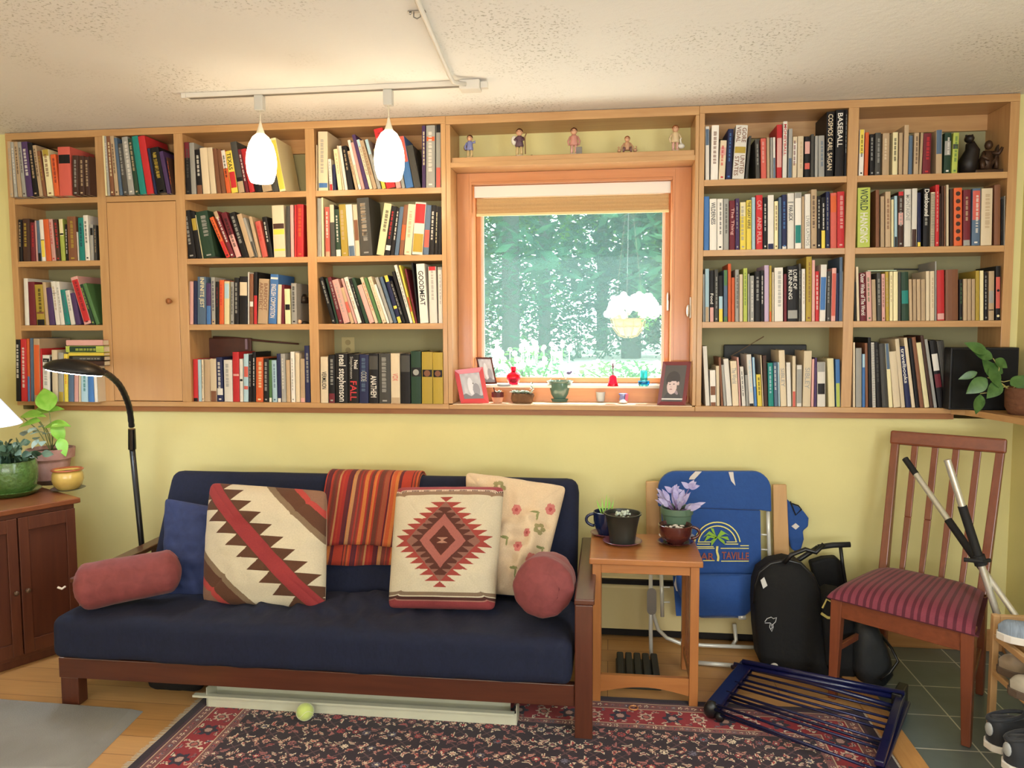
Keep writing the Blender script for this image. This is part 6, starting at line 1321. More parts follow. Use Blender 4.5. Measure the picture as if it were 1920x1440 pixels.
# log planter
c = onz(980, 755, ZSL); t = thing('log_planter', 'knobbly wooden log planter full of small grey-green succulents', 'planter', c)
m = MB(); n = 26; vs = []; r = random.Random(9); W = noise2(n+1, 8, 7, 4, 5)
for j, (rr, z_) in enumerate(((.046, 0), (.052, .006), (.056, .02), (.058, .036), (.055, .046), (.048, .047))):
    for k in range(n): a = 2*PI*k/n; q_ = rr*(1+.10*W[j, k if k else 0]+(.22 if abs(a-5.4) < .35 and j < 4 else 0)); vs.append((c.x+q_*math.cos(a), c.y+q_*.72*math.sin(a), c.z+z_))
m.add(vs, [(j*n+k, j*n+(k+1) % n, (j+1)*n+(k+1) % n, (j+1)*n+k) for j in range(5) for k in range(n)]+[tuple(range(n))[::-1], tuple(5*n+k for k in range(n))])
ob('log', m, mat('old_log', (128, 92, 60), .85, noise=.8, nscale=30, stretch=(1, 1, .3), col2=(84, 56, 36), bump=.5, bscale=50), t, smooth=True)
m = MB()
for i in range(15):
    p = Vector((c.x+r.uniform(-.045, .04), c.y+r.uniform(-.03, .03), c.z+.046)); s_ = r.uniform(.018, .026)
    for k in range(7): a = k*.9+i; m.leaf(p, (math.cos(a), math.sin(a), r.uniform(.3, 1)), s_, s_*.55, bend=0, n=3)
for i in range(6):
    p = Vector((c.x+.046, c.y, c.z+.05+i*.008))
    for k in range(4): a = k*1.6+i; m.leaf(p, (math.cos(a), math.sin(a)*.6, .5), .016, .009, bend=0, n=3)
ob('succulents', m, M_suc, t, smooth=True)
# celadon pot with a bird
c = onz(1050, 752, ZSL); t = thing('potted_plant', 'celadon glazed flowerpot on a matching saucer with sparse seedlings, middle of the sill', 'potted plant', c)
M_cel = mat('celadon', (76, 108, 96), .15, coat=.9, noise=.12, nscale=14)
top = pot(t, c, [(0, 0), (.040, 0), (.041, .006), (.052, .03), (.058, .062), (.058, .082), (.066, .090), (.067, .094), (.062, .094), (.054, .084), (0, .082)], M_cel, .055, .084, n=44, saucer=(.047, .053, .014, .008))
m = MB()
for x, h in ((-.045, .02), (-.02, .012), (0, .016), (.018, .03), (.03, .024), (.04, .04)):
    m.tube([top+Vector((x, 0, 0)), top+Vector((x+.004, 0, h))], .0012, 5)
    for k in range(3): m.leaf(top+Vector((x+.003, 0, h)), (math.cos(k*2.1), -.3, math.sin(k*2.1)+.4), .013, .008, bend=0, n=3)
ob('seedlings', m, M_suc, t, smooth=True)
b = top+Vector((.044, 0, .048)); ob('bird_pick', MB().ball(b, (.013, .007, .008), 10).ball(b+Vector((.012, 0, .006)), .0055, 8).leaf(b+Vector((-.008, 0, 0)), (-1, 0, -.3), .016, .009).tube([b, b+Vector((-.004, 0, -.05))], .001, 5), mat('bird_violet', (112, 104, 140), .6), t, smooth=True)
# frosted votives
M_fr = mat('frosted_glass', (206, 214, 214), .35, trans=.35, alpha=.9)
for px, py, rr, hh, lab in ((1126, 754, .0235, .050, 'frosted square-footed glass votive beside the little shoe ornament'), (1212, 753, .0215, .046, 'frosted glass votive holder next to the portrait frame')):
    c = onz(px, py, ZSL); t = thing('votive_holder', lab, 'candle holder', c, group='frosted votive holders')
    ob('cup', MB().lathe([(0, .005), (rr*.8, .005), (rr, hh), (rr*.9, hh), (rr*.7, .012), (0, .012)], c, 28), M_fr, t, auto=40)
    ob('foot', MB().box((c.x-.012, c.y-.012, c.z), (c.x+.012, c.y+.012, c.z+.0048)), mat('clear_glass', (240, 245, 245), .05, trans=.9), t)
# little porcelain shoe
c = onz(1168, 756, ZSL); t = thing('shoe_ornament', 'small porcelain sneaker ornament striped red, white and blue', 'ornament', c)
ob('sole', MB().ball((c.x, c.y-.004, c.z+.007), (.022, .03, .007), 14), mat('porcelain', (232, 230, 232), .15, coat=.8), t, smooth=True)
ob('upper', MB().lathe([(0, .01), (.017, .01), (.019, .02), (.015, .032), (.022, .046), (.021, .047), (.013, .034), (0, .034)], c, 18), mat('porcelain_blue', (120, 128, 178), .15, coat=.8), t, smooth=True)
ob('side_stripe', MB().prism([(c.x+.008, c.z+.012), (c.x+.022, c.z+.012), (c.x+.026, c.z+.046), (c.x+.012, c.z+.046)], c.y-.02, c.y+.01, 'xz'), mat('porcelain_red', (190, 60, 90), .2, coat=.6), t)
ob('toe_cap', MB().ball((c.x, c.y-.026, c.z+.012), (.016, .010, .009), 12), mat('porcelain'), t, smooth=True)
# on the inner sill: red bottle, red bell, aqua glass
def glassm(name, c): return mat(name, c, .04, trans=.85, ior=1.4, emit=None, spec=.6)
c = onz(963, 721, ZIN); t = thing('bottle', 'squat ruby red glass bottle against the window pane', 'bottle', c)
M_rg = glassm('ruby_glass', (214, 20, 50)); ob('body', MB().lathe([(0, 0), (.021, 0), (.034, .026), (.036, .044), (.028, .055), (.012, .062), (.012, .069), (0, .069)], c, 26), M_rg, t, smooth=True)
ob('stopper', MB().lathe([(0, .0695), (.013, .0695), (.014, .088), (.011, .09), (0, .09)], c, 18), M_rg, t, auto=40)
c = onz(1149, 724, ZIN); t = thing('bell', 'small red glass hand bell with a thin metal handle on the inner sill', 'bell', c)
ob('bell_cup', MB().lathe([(.027, 0), (.027, .002), (.021, .022), (.017, .046), (.008, .054), (0, .055), ], c, 26), M_rg, t, smooth=True)
ob('handle', MB().lathe([(.002, .055), (.002, .08), (.005, .094), (.004, .105), (.0015, .112), (0, .113)], c, 12), mat('pewter', (130, 100, 110), .4, .6), t, smooth=True)
c = onz(1207, 724, ZIN); t = thing('glass', 'pale aqua glass bottle with blue liquid in front of the pane', 'glass', c)
ob('body', MB().lathe([(0, 0), (.022, 0), (.027, .008), (.027, .022), (.0185, .027), (.0185, .074), (.016, .075), (.016, .03), (0, .03)], c, 26), glassm('aqua_glass', (110, 226, 232)), t, auto=50)
ob('blue_band', MB().lathe([(.0275, .010), (.0282, .014), (.0282, .022), (.0275, .026)], c, 26, cap=False), glassm('cobalt_glass', (40, 140, 220)), t, smooth=True)
c = onz(945, 724, ZIN); o = ob('dish', MB().lathe([(0, .002), (.03, 0), (.036, .008), (.033, .009), (0, .005)], (0, 0, 0), 24), mat('grey_dish', (160, 164, 170), .3, coat=.5), smooth=True); o.location = c; tag(o, 'flat grey dish at the foot of the dark frame on the inner sill', 'dish')
# ================================================================== figurines in the niche
ob('niche_riser', MB().box((-.7525, 3.672, 2.2725), (.3845, YB-.021, 2.299)), wx('x'), wb, bevel=.002)
def figurine(px, hpx, label, hair, top_c, leg_c, kind):
    Y = 3.72; c = atY(px, 290, Y); c.z = 2.2995; s = hpx*Y/1440*1.13
    t = thing('figurine', label, 'figurine', c, group='porcelain child figurines'); mm = lambda k, col: mat('porcelain_'+k, col, .35, coat=.3)
    ob('base', MB().lathe([(0, 0), (.17*s, 0), (.18*s, .03*s), (.15*s, .06*s), (0, .06*s)], c, 20), mm('base', (206, 196, 176)), t, smooth=True)
    B = lambda x, y, z: Vector((c.x+x*s, c.y+y*s, c.z+z*s))
    if kind != 'sit':
        for x in (-.07, .07): ob('leg', MB().tube([B(x, 0, .05), B(x, 0, .2), B(x*.9, 0, .38)], [.045*s, .05*s, .055*s], 10).ball(B(x, -.04, .075), (.05*s, .085*s, .035*s), 10), mm(leg_c[0], leg_c[1]), t, smooth=True)
        tz0 = .34
    else:
        for x in (-.14, .14): ob('leg', MB().tube([B(x*.5, .02, .20), B(x, -.12, .24), B(x*1.1, -.16, .08)], [.06*s, .055*s, .045*s], 10).ball(B(x*1.1, -.2, .07), (.05*s, .08*s, .035*s), 10), mm(leg_c[0], leg_c[1]), t, smooth=True)
        tz0 = .16
    ob('torso', MB().lathe([(0, 0), (.13*s, 0), (.145*s, .05*s), (.115*s, .18*s), (.125*s, .29*s), (.08*s, .35*s), (.045*s, .37*s), (0, .37*s)], B(0, 0, tz0), 18, sy=.8), mm(top_c[0], top_c[1]), t, smooth=True)
    hz = tz0+.46
    hd_ = ob('head', MB().ball(B(0, 0, hz), (.105*s, .10*s, .115*s), 16).ball(B(0, -.1, hz-.01), (.018*s, .02*s, .018*s), 6).ball(B(-.105, 0, hz), (.015*s, .02*s, .03*s), 6).ball(B(.105, 0, hz), (.015*s, .02*s, .03*s), 6), mm('skin', (212, 162, 128)), t, smooth=True)
    ob('eyes', MB().ball(B(-.04, -.093, hz+.02), .011*s, 6).ball(B(.04, -.093, hz+.02), .011*s, 6), mm('eye', (40, 30, 30)), hd_)
    ob('hair', MB().ball(B(0, .03, hz+.035), (.12*s, .11*s, .115*s), 16), mm(hair[0], hair[1]), t, smooth=True)
    for sx in (-1, 1):
        p2 = {'wave': B(sx*.2, -.03, tz0+.34) if sx > 0 else B(sx*.17, -.03, tz0+.05), 'hold': B(sx*.08, -.16, tz0+.18), 'stand': B(sx*.17, -.02, tz0+.03), 'sit': B(sx*.24, -.05, tz0+.02)}[kind]
        el = (B(sx*.12, 0, tz0+.3)+p2)/2+Vector((sx*.05*s, .02*s, -.02*s))
        ob('arm', MB().tube([B(sx*.11, 0, tz0+.3), el, p2], [.04*s, .036*s, .03*s], 8).ball(p2, .034*s, 8), mm(top_c[0], top_c[1]), t, smooth=True)
    return t, B, s, tz0
brn = ('dark_hair', (84, 50, 34)); 
t, B, s, z_ = figurine(881, 42, 'small porcelain child in a blue jacket with a raised arm, nearest the pendant side', brn, ('blue', (98, 106, 150)), ('sand', (196, 170, 120)), 'wave'); ob('basket', MB().ball(B(-.17, .06, z_+.12), (.09*s, .07*s, .12*s), 12), mat('wicker_brown', (120, 84, 54), .7), t, smooth=True)
t, B, s, z_ = figurine(974, 50, 'tallest porcelain child with a white sack on the shoulder and a staff', brn, ('plum', (96, 70, 84)), ('sand', (196, 170, 120)), 'hold'); ob('sack', MB().ball(B(-.17, .02, z_+.22), (.11*s, .09*s, .16*s), 12), mat('porcelain_white', (220, 216, 206), .4), t, smooth=True); ob('staff', MB().tube([B(.2, -.05, .1), B(.19, -.1, z_+.3), B(.24, -.08, z_+.42)], .018*s, 6), mat('wicker_brown'), t)
t, B, s, z_ = figurine(1076, 48, 'porcelain child in pink with a grey suitcase, middle of the niche', brn, ('pink', (200, 140, 126)), ('rose', (206, 160, 146)), 'stand'); ob('suitcase', MB().box(B(.08, -.14, .03), B(.28, -.04, .27)), mat('porcelain_grey', (128, 122, 116), .4), t, bevel=.002)
t, B, s, z_ = figurine(1176, 38, 'seated porcelain child with a dark scarf and two small geese', ('ginger', (150, 90, 50)), ('tan', (190, 146, 112)), ('dusk', (120, 84, 84)), 'sit')
for sx in (-1, 1): ob('goose', MB().ball(B(sx*.33, -.05, .14), (.09*s, .11*s, .08*s), 10).ball(B(sx*.36, -.1, .26), .045*s, 8), mat('porcelain_tan', (190, 146, 112), .4), t, smooth=True)
t, B, s, z_ = figurine(1266, 46, 'porcelain child in cream holding a white goose, at the window latch side', ('ginger', (150, 90, 50)), ('cream', (214, 190, 150)), ('rose', (206, 160, 146)), 'stand'); ob('goose', MB().ball(B(.2, -.06, .2), (.12*s, .1*s, .09*s), 10).tube([B(.2, -.06, .25), B(.16, -.08, .42), B(.2, -.1, .46)], .028*s, 8), mat('porcelain_white', (220, 216, 206), .4), t, smooth=True)
o = ob('pebble', MB().ball((0, 0, .006), (.007, .006, .006), 10), mat('old_log'), smooth=True); p = atY(997, 291, 3.72); o.location = (p.x, 3.72, 2.2995); tag(o, 'tiny brown pebble beside the tallest figurine', 'pebble')
# ================================================================== other things among the books
def put(o, loc): o.location = loc; OBJW[o.name] = Matrix.Translation(Vector(loc)); return o
a, b = atY(1357, 646, 3.84), atY(1512, 670, 3.84)
t = thing('instrument_case', 'long black case standing behind the books on the bottom shelf beside the window', 'case', ((a.x+b.x)/2, 3.845, 1.1205))
ob('case_body', MB().box((a.x, 3.835, 1.1206), (b.x, 3.855, a.z)), mat('case_black', (40, 42, 42), .6), t, bevel=.006)
p, q = atY(1370, 668, 3.78), atY(1432, 631, 3.79); t = ob('incense_stick', MB().bar(p, q, .004, .003).bar(q-(q-p).normalized()*.04, q, .005, .0045), mat('stick_brown', (96, 72, 44), .7)); recenter(t); tag(t, 'thin brown stick slanting up in front of the long black case', 'stick')
a, b = atY(375, 634, 3.83), atY(470, 672, 3.83)
t = thing('wooden_case', 'dark brown wooden case lying behind the books on the lowest shelf, cupboard side', 'case', ((a.x+b.x)/2, 3.83, 1.1205))
ob('case_body', MB().box((a.x, 3.84, 1.1206), (b.x, 3.853, a.z)), mat('dark_case', (84, 46, 34), .5, noise=.3, nscale=20), t, bevel=.004)
ob('handle', MB().tube([atY(400, 633, 3.845), atY(440, 634, 3.845), atY(500, 640, 3.845), atY(560, 645, 3.845)], [.008, .006, .005, .004], 8), mat('dark_case'), t, smooth=True)
ob('pale_strip', MB().box((b.x-.03, 3.833, a.z-.06), (b.x-.018, 3.8395, a.z-.005)), mat('mauve_strip', (150, 120, 130), .6), t)
p = atY(572, 606, 3.74); t = thing('desk_lamp', 'small dark metal lamp with a curved arm at the end of the third shelf', 'lamp', (p.x, 3.74, ZS[3]))
x_ = p.x
ob('base', MB().lathe([(0, .0006), (.028, .0006), (.028, .008), (.01, .014), (0, .014)], (x_-.004, 3.74, ZS[3]), 20), mat('dark_metal', (58, 48, 40), .4, .6), t, auto=40)
ob('curved_arm', MB().tube([(x_-.004+(-.03*math.sin(a)), 3.74, ZS[3]+.012+.13*a/PI) for a in np.linspace(0, PI, 14)], .0022, 6), mat('arm_steel', (170, 160, 140), .3, .8), t, smooth=True)
ob('lamp_shade', MB().lathe([(.030, 0), (.022, .03), (.008, .045), (0, .046)], (x_-.002, 3.74, ZS[3]+.105), 18), MATS['dark_metal'], t, smooth=True)
p = atY(572, 598, 3.69); o = ob('shell', MB().ball((0, 0, .011), (.014, .010, .011), 12), mat('shell_peach', (226, 180, 140), .4), smooth=True); put(o, (x_-.008, 3.685, ZS[3]+.0006)); tag(o, 'small peach-coloured shell before the dark metal lamp', 'shell')
p = atY(653, 650, YB-.004); t = thing('wall_outlet', 'tan wall outlet high behind the large-lettered black books', 'outlet', (p.x, YB-.008, p.z-.03))
ob('face_plate', MB().box((p.x-.035, YB-.007, p.z-.045), (p.x+.035, YB-.0008, p.z+.05)), mat('outlet_tan', (180, 166, 116), .5), t, bevel=.002)
for dz in (-.018, .022): ob('receptacle', MB().lathe([(.014, 0), (.014, .002), (0, .002)], (0, 0, 0), 18), mat('outlet_dark', (150, 136, 92), .5), t, local=True); 
for k_, dz in zip([o for o in t.children if o.name.startswith('receptacle')], (-.018, .022)): k_.rotation_euler = (R(90), 0, 0); k_.location = (0, 0, dz+.03)
# bronzes at the corner end of the top shelf
Mz = mat('dark_bronze', (74, 52, 36), .45, .3, noise=.4, nscale=30); Zt = ZS[1]+.0006
def pb(px, py, Y): return atY(px, py, Y)
p = pb(1817, 310, 3.72); t = thing('sculpture', 'nearly black bear-like carved animal standing beside the pale green book', 'sculpture', (p.x, 3.72, Zt))
ob('body', MB().tube([(p.x-.005, 3.72, Zt), (p.x-.005, 3.72, Zt+.06), (p.x+.012, 3.72, Zt+.11), (p.x-.004, 3.71, Zt+.14)], [.034, .04, .03, .018], 12).ball((p.x-.012, 3.70, Zt+.155), (.02, .024, .018), 12).ball((p.x-.024, 3.7, Zt+.168), .006, 6).ball((p.x, 3.7, Zt+.169), .006, 6), mat('black_carving', (26, 20, 18), .5), t, smooth=True)
p = pb(1836, 312, 3.72); t = thing('sculpture', 'bronze seated figure sculpture on a low base at the corner end of the top shelf', 'sculpture', (p.x, 3.72, Zt))
X0 = p.x
ob('base', MB().box((X0-.028, 3.69, Zt), (X0+.10, 3.765, Zt+.02)), Mz, t, bevel=.005)
ob('seated_body', MB().tube([(X0+.03, 3.73, Zt+.02), (X0+.032, 3.73, Zt+.07), (X0+.035, 3.725, Zt+.105)], [.03, .028, .018], 12).tube([(X0+.02, 3.72, Zt+.03), (X0+.0, 3.70, Zt+.06), (X0+.005, 3.695, Zt+.022)], [.015, .013, .009], 8).tube([(X0+.04, 3.72, Zt+.03), (X0+.065, 3.70, Zt+.065), (X0+.06, 3.695, Zt+.022)], [.015, .013, .009], 8).tube([(X0+.018, 3.72, Zt+.095), (X0+.005, 3.70, Zt+.075), (X0+.03, 3.69, Zt+.06)], [.010, .008, .007], 8).tube([(X0+.052, 3.72, Zt+.095), (X0+.075, 3.71, Zt+.09), (X0+.086, 3.70, Zt+.115)], [.010, .008, .007], 8).ball((X0+.036, 3.72, Zt+.13), (.017, .018, .021), 12), Mz, t, smooth=True)
ob('rock', MB().prism([(X0+.06, Zt+.02), (X0+.10, Zt+.02), (X0+.105, Zt+.10), (X0+.098, Zt+.155), (X0+.078, Zt+.12)], 3.735, 3.762, 'xz'), Mz, t, bevel=.006)
# papers and pen on top of the pocket books
zz = ZS[3]+.172
p0, p1 = atY(1628, 508, 3.70), atY(1674, 501, 3.74); t = ob('notepad', MB().box((p0.x-.006, 3.69, 0), (p1.x, 3.76, .004)), mat('pale_green_paper', (206, 222, 190), .7)); t.location = (0, 0, p0.z-.002); recenter(t) if False else None; tag(t, 'pale green notepad lying across the book tops on the third shelf near the corner', 'notepad')
t = ob('pen', MB().tube([atY(1676, 505, 3.70), atY(1721, 505, 3.70)], .0035, 8).ball(atY(1721, 505, 3.70), .005, 8), mat('case_black'), smooth=True); recenter(t); tag(t, 'black pen with a pale tip lying on the book tops near the corner', 'pen')
# ================================================================== corner ledge: black box and trailing plant
a, b = atY(1786, 650, 3.56), atY(1913, 768, 3.56)
t = thing('speaker', 'plain black box speaker on the curved corner ledge behind the trailing plant', 'speaker', ((a.x+b.x)/2, 3.6, 1.1195))
ob('cabinet_shell', MB().box((a.x, 3.575, 1.1195), (b.x-.006, 3.642, a.z-.004)), mat('speaker_black', (16, 16, 18), .5), t, bevel=.004)
ob('grille_cloth', MB().box((a.x+.008, 3.568, 1.127), (b.x-.014, 3.5745, a.z-.012)), mat('grille_black', (12, 12, 14), .9), t, bevel=.002)
c = atZ(1897, 775, 1.1195); c = Vector((1.715, 3.42, 1.1195))
t = thing('potted_plant', 'trailing pothos in a brown bark planter on the corner ledge before the black speaker', 'potted plant', c)
ob('planter', MB().lathe([(0, 0), (.058, 0), (.072, .03), (.074, .09), (.072, .112), (.062, .112), (.062, .10), (0, .098)], c, 30), mat('bark', (126, 82, 54), .85, noise=.8, nscale=14, stretch=(1, 1, 3), col2=(78, 48, 32), bump=.8, bscale=40), t, smooth=True)
lf = MB(); sm = MB(); Yp = 3.40
for px, py, L, W, dx, dz, dy in ((1850, 662, .095, .05, -.9, .5, 0), (1861, 672, .085, .05, -.9, .45, .1), (1866, 674, .06, .045, .75, -.5, -.1), (1868, 710, .10, .06, -.45, .75, 0), (1856, 690, .09, .055, .35, -.75, -.2), (1832, 698, .075, .032, -.85, -.35, 0), (1850, 710, .10, .065, -.75, -.6, -.1), (1876, 716, .09, .06, -.5, -.6, -.2), (1838, 740, .085, .05, -.1, -1, 0), (1895, 722, .07, .05, .3, .3, -.3), (1880, 700, .08, .05, -.6, .4, .1), (1905, 726, .06, .045, .8, .2, -.1)):
    q = atY(px, py, Yp); lf.leaf(q, (dx, dy, dz), L, W, up=(.2, -1, .3), bend=.12, n=8)
for P_ in (((1862, 672), (1874, 690), (1868, 712), (1888, 728)), ((1838, 738), (1856, 736), (1870, 728), (1892, 724)), ((1866, 712), (1882, 716), (1900, 712), (1912, 716), (1900, 728)), ((1852, 708), (1872, 714), (1890, 728))):
    sm.tube([atY(x, y, Yp+.004) for x, y in P_], .002, 6)
ob('leaves', lf, mat('pothos_leaf', (52, 86, 38), .35, noise=.4, nscale=25, col2=(84, 120, 62)), t, smooth=True)
ob('stem', sm, mat('pothos_stem', (168, 160, 96), .5), t, smooth=True)
# ================================================================== the garden outside
def og_mat(n, a, b, nz): return mat(n, a, .9, noise=.9, nscale=nz, col2=b)
g = MB(); nx, ny = 40, 40; r = random.Random(1); W = noise2(nx+1, ny+1, 8, 8, 12)
for j in range(ny+1):
    for i in range(nx+1):
        x = -12+24*i/nx; y = 4.12+20*j/ny; g.v.append((x, y, 1.02+.022*(y-4.1)+.04*W[j, i]*(1 if j else 0)))
g.f = [(j*(nx+1)+i, j*(nx+1)+i+1, (j+1)*(nx+1)+i+1, (j+1)*(nx+1)+i) for j in range(ny) for i in range(nx)]; g.c = [(1, 1, 1)]*len(g.f)
struct('ground', g, og_mat('pale_gravel', (244, 242, 232), (228, 226, 208), 6), smooth=True)
M_tk = mat('bark_grey', (62, 72, 70), .9, noise=.7, nscale=9, stretch=(4, 4, 1), bump=.5, bscale=20)
def leaf_mat(n, a, b):
    m = bpy.data.materials.new(n); m.use_nodes = True; N, l = m.node_tree.nodes, m.node_tree.links; N.remove(N['Principled BSDF'])
    d = N.new('ShaderNodeBsdfDiffuse'); t = N.new('ShaderNodeBsdfTranslucent'); x = N.new('ShaderNodeMixShader'); x.inputs[0].default_value = .45
    tc = N.new('ShaderNodeTexCoord'); no = N.new('ShaderNodeTexNoise'); no.inputs['Scale'].default_value = 3; l.new(tc.outputs['Object'], no.inputs[0])
    mx = N.new('ShaderNodeMix'); mx.data_type = 'RGBA'; mx.inputs[6].default_value = (*lin(a), 1); mx.inputs[7].default_value = (*lin(b), 1)
    rp = N.new('ShaderNodeMapRange'); rp.inputs[1].default_value = .35; rp.inputs[2].default_value = .65; l.new(no.outputs[0], rp.inputs[0]); l.new(rp.outputs[0], mx.inputs[0])
    l.new(mx.outputs[2], d.inputs[0]); l.new(mx.outputs[2], t.inputs[0]); l.new(d.outputs[0], x.inputs[1]); l.new(t.outputs[0], x.inputs[2]); l.new(x.outputs[0], N['Material Output'].inputs[0]); return m
LM = [leaf_mat('teal_leaves', (34, 78, 62), (66, 116, 84)), leaf_mat('bright_leaves', (88, 138, 56), (50, 98, 62)), leaf_mat('deep_leaves', (26, 62, 56), (42, 84, 70))]
def leafcloud(mb, c, rad, n, sz, r):
    for _ in range(n):
        while True:
            v = Vector((r.uniform(-1, 1), r.uniform(-1, 1), r.uniform(-1, 1)))
            if v.length < 1: break
        p = Vector((c[0]+v.x*rad[0], c[1]+v.y*rad[1], c[2]+v.z*rad[2])); a = r.uniform(0, 2*PI); t = r.uniform(-.6, .6); s = sz*r.uniform(.6, 1.4)
        u = Vector((math.cos(a), math.sin(a)*.6, t)).normalized(); w_ = u.cross(Vector((r.uniform(-1, 1), r.uniform(-.4, .4), r.uniform(.2, 1)))).normalized()
        mb.add([p-u*s, p-w_*s*.4, p+u*s, p+w_*s*.4], [(0, 1, 2, 3)])
def tree(x, y, h, tr_, crowns, mi, lab, seed, lean=0):
    r = random.Random(seed); t = thing('tree', lab, 'tree', (x, y, 1.02+.022*(y-4.1)-.03), group='trees beyond the window')
    z0 = t.location.z; m = MB(); tr_ *= .68; m.tube([(x, y, z0), (x+lean*.3, y, z0+h*.4), (x+lean, y, z0+h)], [tr_*1.15, tr_, tr_*.7], 12)
    for k in range(4): zz = z0+h*r.uniform(.35, .9); a = r.uniform(0, 2*PI); m.tube([(x+lean*(zz-z0)/h, y, zz), (x+lean*(zz-z0)/h+math.cos(a)*.8, y+math.sin(a)*.5, zz+.4)], [tr_*.3, tr_*.1], 6)
    ob('trunk', m, M_tk, t, smooth=True)
    m = MB()
    for cx, cz, rx, rz, n in crowns: leafcloud(m, (x+cx, y-.2, z0+cz), (rx, .7, rz), n, .045+.006*y, r)
    leafcloud(m, (x+.3, y+.3, z0+1.2), (1.1, .5, 1.2), 1500, .02+.003*y, r)
    ob('crown', m, LM[mi], t); return t
TREES = [(-1.05, 8.2, 5, .13, [(-.3, 2.2, 1.3, .7, 700), (.2, 1.0, .8, .5, 260)], 0, 'tree with the thick double grey trunk seen in the middle of the window', 0),
 (-.72, 8.6, 5, .09, [(.4, 2.5, 1.1, .6, 500)], 2, 'straight grey-trunked tree just behind the thick double trunk', 0),
 (-1.95, 7.6, 5, .10, [(-.2, 1.9, .9, .6, 500), (0, .7, .7, .4, 260)], 0, 'dark-trunked leafy tree at the frame side of the view', .1),
 (-1.55, 9.2, 5, .08, [(0, 2.0, 1.0, .8, 600)], 1, 'thin tree with pale bright leaves between the dark trunks', 0),
 (.25, 9.0, 5, .15, [(.2, 2.2, 1.2, .8, 800), (0, 1.0, .8, .5, 300)], 2, 'broad grey trunk behind the hanging basket', 0),
 (.95, 8.0, 5, .07, [(-.1, 1.9, 1.2, .9, 900), (.1, .9, .9, .5, 400)], 0, 'slender tree thick with drooping leaves by the latch side', -.1),
 (-.1, 10.5, 5.5, .10, [(0, 2.3, 1.6, 1.1, 900)], 1, 'sunlit tree farther back between the trunks', 0),
 (-2.6, 10.5, 5.5, .12, [(0, 2.2, 1.8, 1.2, 900)], 2, 'deep green tree far back on the lamp side', 0),
 (1.9, 10.5, 5.5, .12, [(0, 2.2, 1.8, 1.2, 900)], 2, 'deep green tree far back on the corner side', 0),
 (.7, 12.5, 6, .13, [(0, 2.4, 2.2, 1.6, 1000)], 0, 'farthest broad tree closing the view', 0),
 (-1.6, 12.5, 6, .13, [(0, 2.6, 2.2, 1.6, 1000)], 0, 'farthest tree behind the bright thin one', 0),
 (-4.2, 9, 5.5, .13, [(0, 2.2, 1.8, 1.3, 800)], 0, 'leafy tree outside the lamp side of the view', 0),
 (3.6, 9, 5.5, .13, [(0, 2.2, 1.8, 1.3, 800)], 0, 'leafy tree outside the corner side of the view', 0)]
for i, (x, y, h, tr_, cr, mi, lab, ln) in enumerate(TREES): tree(x, y, h, tr_, cr, mi, lab, 20+i, ln)
def shrub(x, y, rx, rz, n, mi, lab, seed, flowers=0, stalk=False):
    r = random.Random(seed); z0 = 1.02+.022*(y-4.1)-.03; t = thing('shrub', lab, 'shrub', (x, y, z0), group='shrubs and flowers in the garden')
    m = MB(); leafcloud(m, (x, y, z0+rz*.9), (rx, .35, rz), int(n*2), .018+.002*y, r)
    for k in range(10): a = r.uniform(-1, 1); m.tube([(x+a*rx*.3, y, z0), (x+a*rx*.8, y, z0+rz*r.uniform(.9, 1.6))], .006, 5)
    ob('leaves', m, LM[mi], t)
    if flowers:
        m = MB()
        for k in range(flowers):
            p = (x+r.uniform(-1, 1)*rx, y-.1+r.uniform(-.3, .2), z0+rz*(1.0+r.uniform(-.2, .95)))
            if stalk: m.tube([(p[0], p[1], z0+rz), p], .0025, 4)
            m.ball(p, r.uniform(.014, .026), 6)
        ob('flowers', m, mat('white_petals', (246, 240, 240), .8), t)
for i, (x, y, rx, rz, n, mi, fl_n, stalk, lab) in enumerate([(-.62, 6.2, .30, .17, 160, 1, 60, True, 'airy white-flowered plant below the double trunk'), (-1.05, 5.9, .28, .10, 120, 0, 30, False, 'low shrub by the red bottle side of the window'),
    (.10, 6.4, .4, .09, 140, 1, 24, False, 'low bright shrub under the hanging basket'), (-1.9, 8.6, .9, .42, 700, 2, 0, False, 'dark understory shrub at the foot of the leftmost trunks'), (-.35, 9.0, .9, .42, 700, 0, 0, False, 'teal understory shrub behind the white flowers'),
    (1.1, 8.8, 1.0, .45, 800, 2, 0, False, 'dense understory shrub on the latch side'), (.35, 10.6, 1.4, .7, 900, 0, 0, False, 'tall shrub far behind the basket'), (-1.7, 11, 1.4, .8, 900, 1, 0, False, 'tall pale shrub far back between the trunks')]):
    shrub(x, y, rx, rz, n, mi, lab, 50+i, fl_n, stalk)
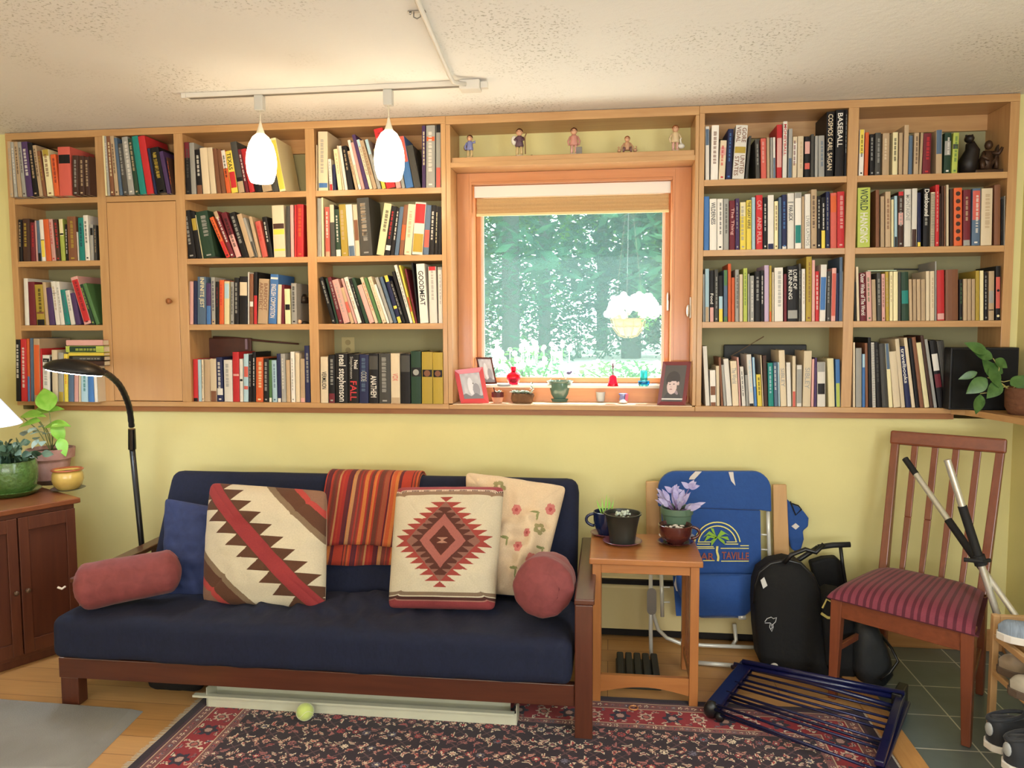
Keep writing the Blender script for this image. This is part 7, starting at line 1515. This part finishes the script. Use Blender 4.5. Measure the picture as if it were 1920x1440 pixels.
# hanging basket
c = atY(1178, 600, 5.2); t = thing('hanging_basket', 'wire hanging basket with a yellow liner overflowing with white flowers', 'hanging basket', (c.x, 5.2, c.z-.12))
rb_ = .115
ob('liner', MB().lathe([(0, -.115), (.055, -.105), (.092, -.06), (rb_-.006, -.0), (rb_-.012, 0), (.08, -.06), (0, -.10)], (c.x, 5.2, c.z+.005), 28), mat('coco_liner', (222, 196, 96), .9, noise=.3, nscale=30), t, smooth=True)
m = MB()
for k in range(10):
    a = 2*PI*k/10; m.tube([(c.x+rr*math.cos(a), 5.2+rr*math.sin(a), c.z+zz) for rr, zz in ((rb_+.002, .008), (rb_*.9, -.05), (rb_*.55, -.105), (.02, -.118))], .0036, 5)
for rr, zz in ((rb_+.002, .008), (rb_*.9, -.045)): m.tube([(c.x+rr*math.cos(a), 5.2+rr*math.sin(a), c.z+zz) for a in np.linspace(0, 2*PI, 30)], .0038, 5)
ob('wire_frame', m, mat('wire_brown', (110, 84, 44), .6), t)
m = MB()
for k in range(3): a = 2*PI*k/3+.4; m.tube([(c.x+rb_*math.cos(a), 5.2+rb_*math.sin(a), c.z+.01), (c.x, 5.2, c.z+.95)], .0007, 4)
m.tube([(c.x, 5.2, c.z+.95), (c.x, 5.2, 3.2)], .001, 4); ob('chain', m, mat('steel'), t)
r = random.Random(6); m = MB()
for k in range(170):
    a = r.uniform(0, 2*PI); e = r.uniform(-.15, 1.2); rr = .19*r.uniform(.5, 1); m.ball((c.x+.02+rr*math.cos(a)*math.cos(e), 5.2+rr*math.sin(a)*math.cos(e)*.8, c.z+.04+rr*.8*math.sin(e)), r.uniform(.016, .028), 6)
ob('blossoms', m, mat('white_petals'), t, smooth=True)
m = MB(); leafcloud(m, (c.x+.1, 5.2, c.z), (.12, .12, .07), 60, .02, r); ob('leaves', m, LM[1], t)
hk = thing('hook_post', 'thin iron post and arm outside carrying the hanging basket', 'post', (c.x+1.6, 5.3, 1.0))
ob('pole', MB().tube([(c.x+1.6, 5.3, 1.0), (c.x+1.6, 5.3, 3.24), (c.x+1.3, 5.25, 3.30), (c.x, 5.2, 3.22), (c.x, 5.2, 3.19)], .012, 8), mat('case_black'), hk, smooth=True)
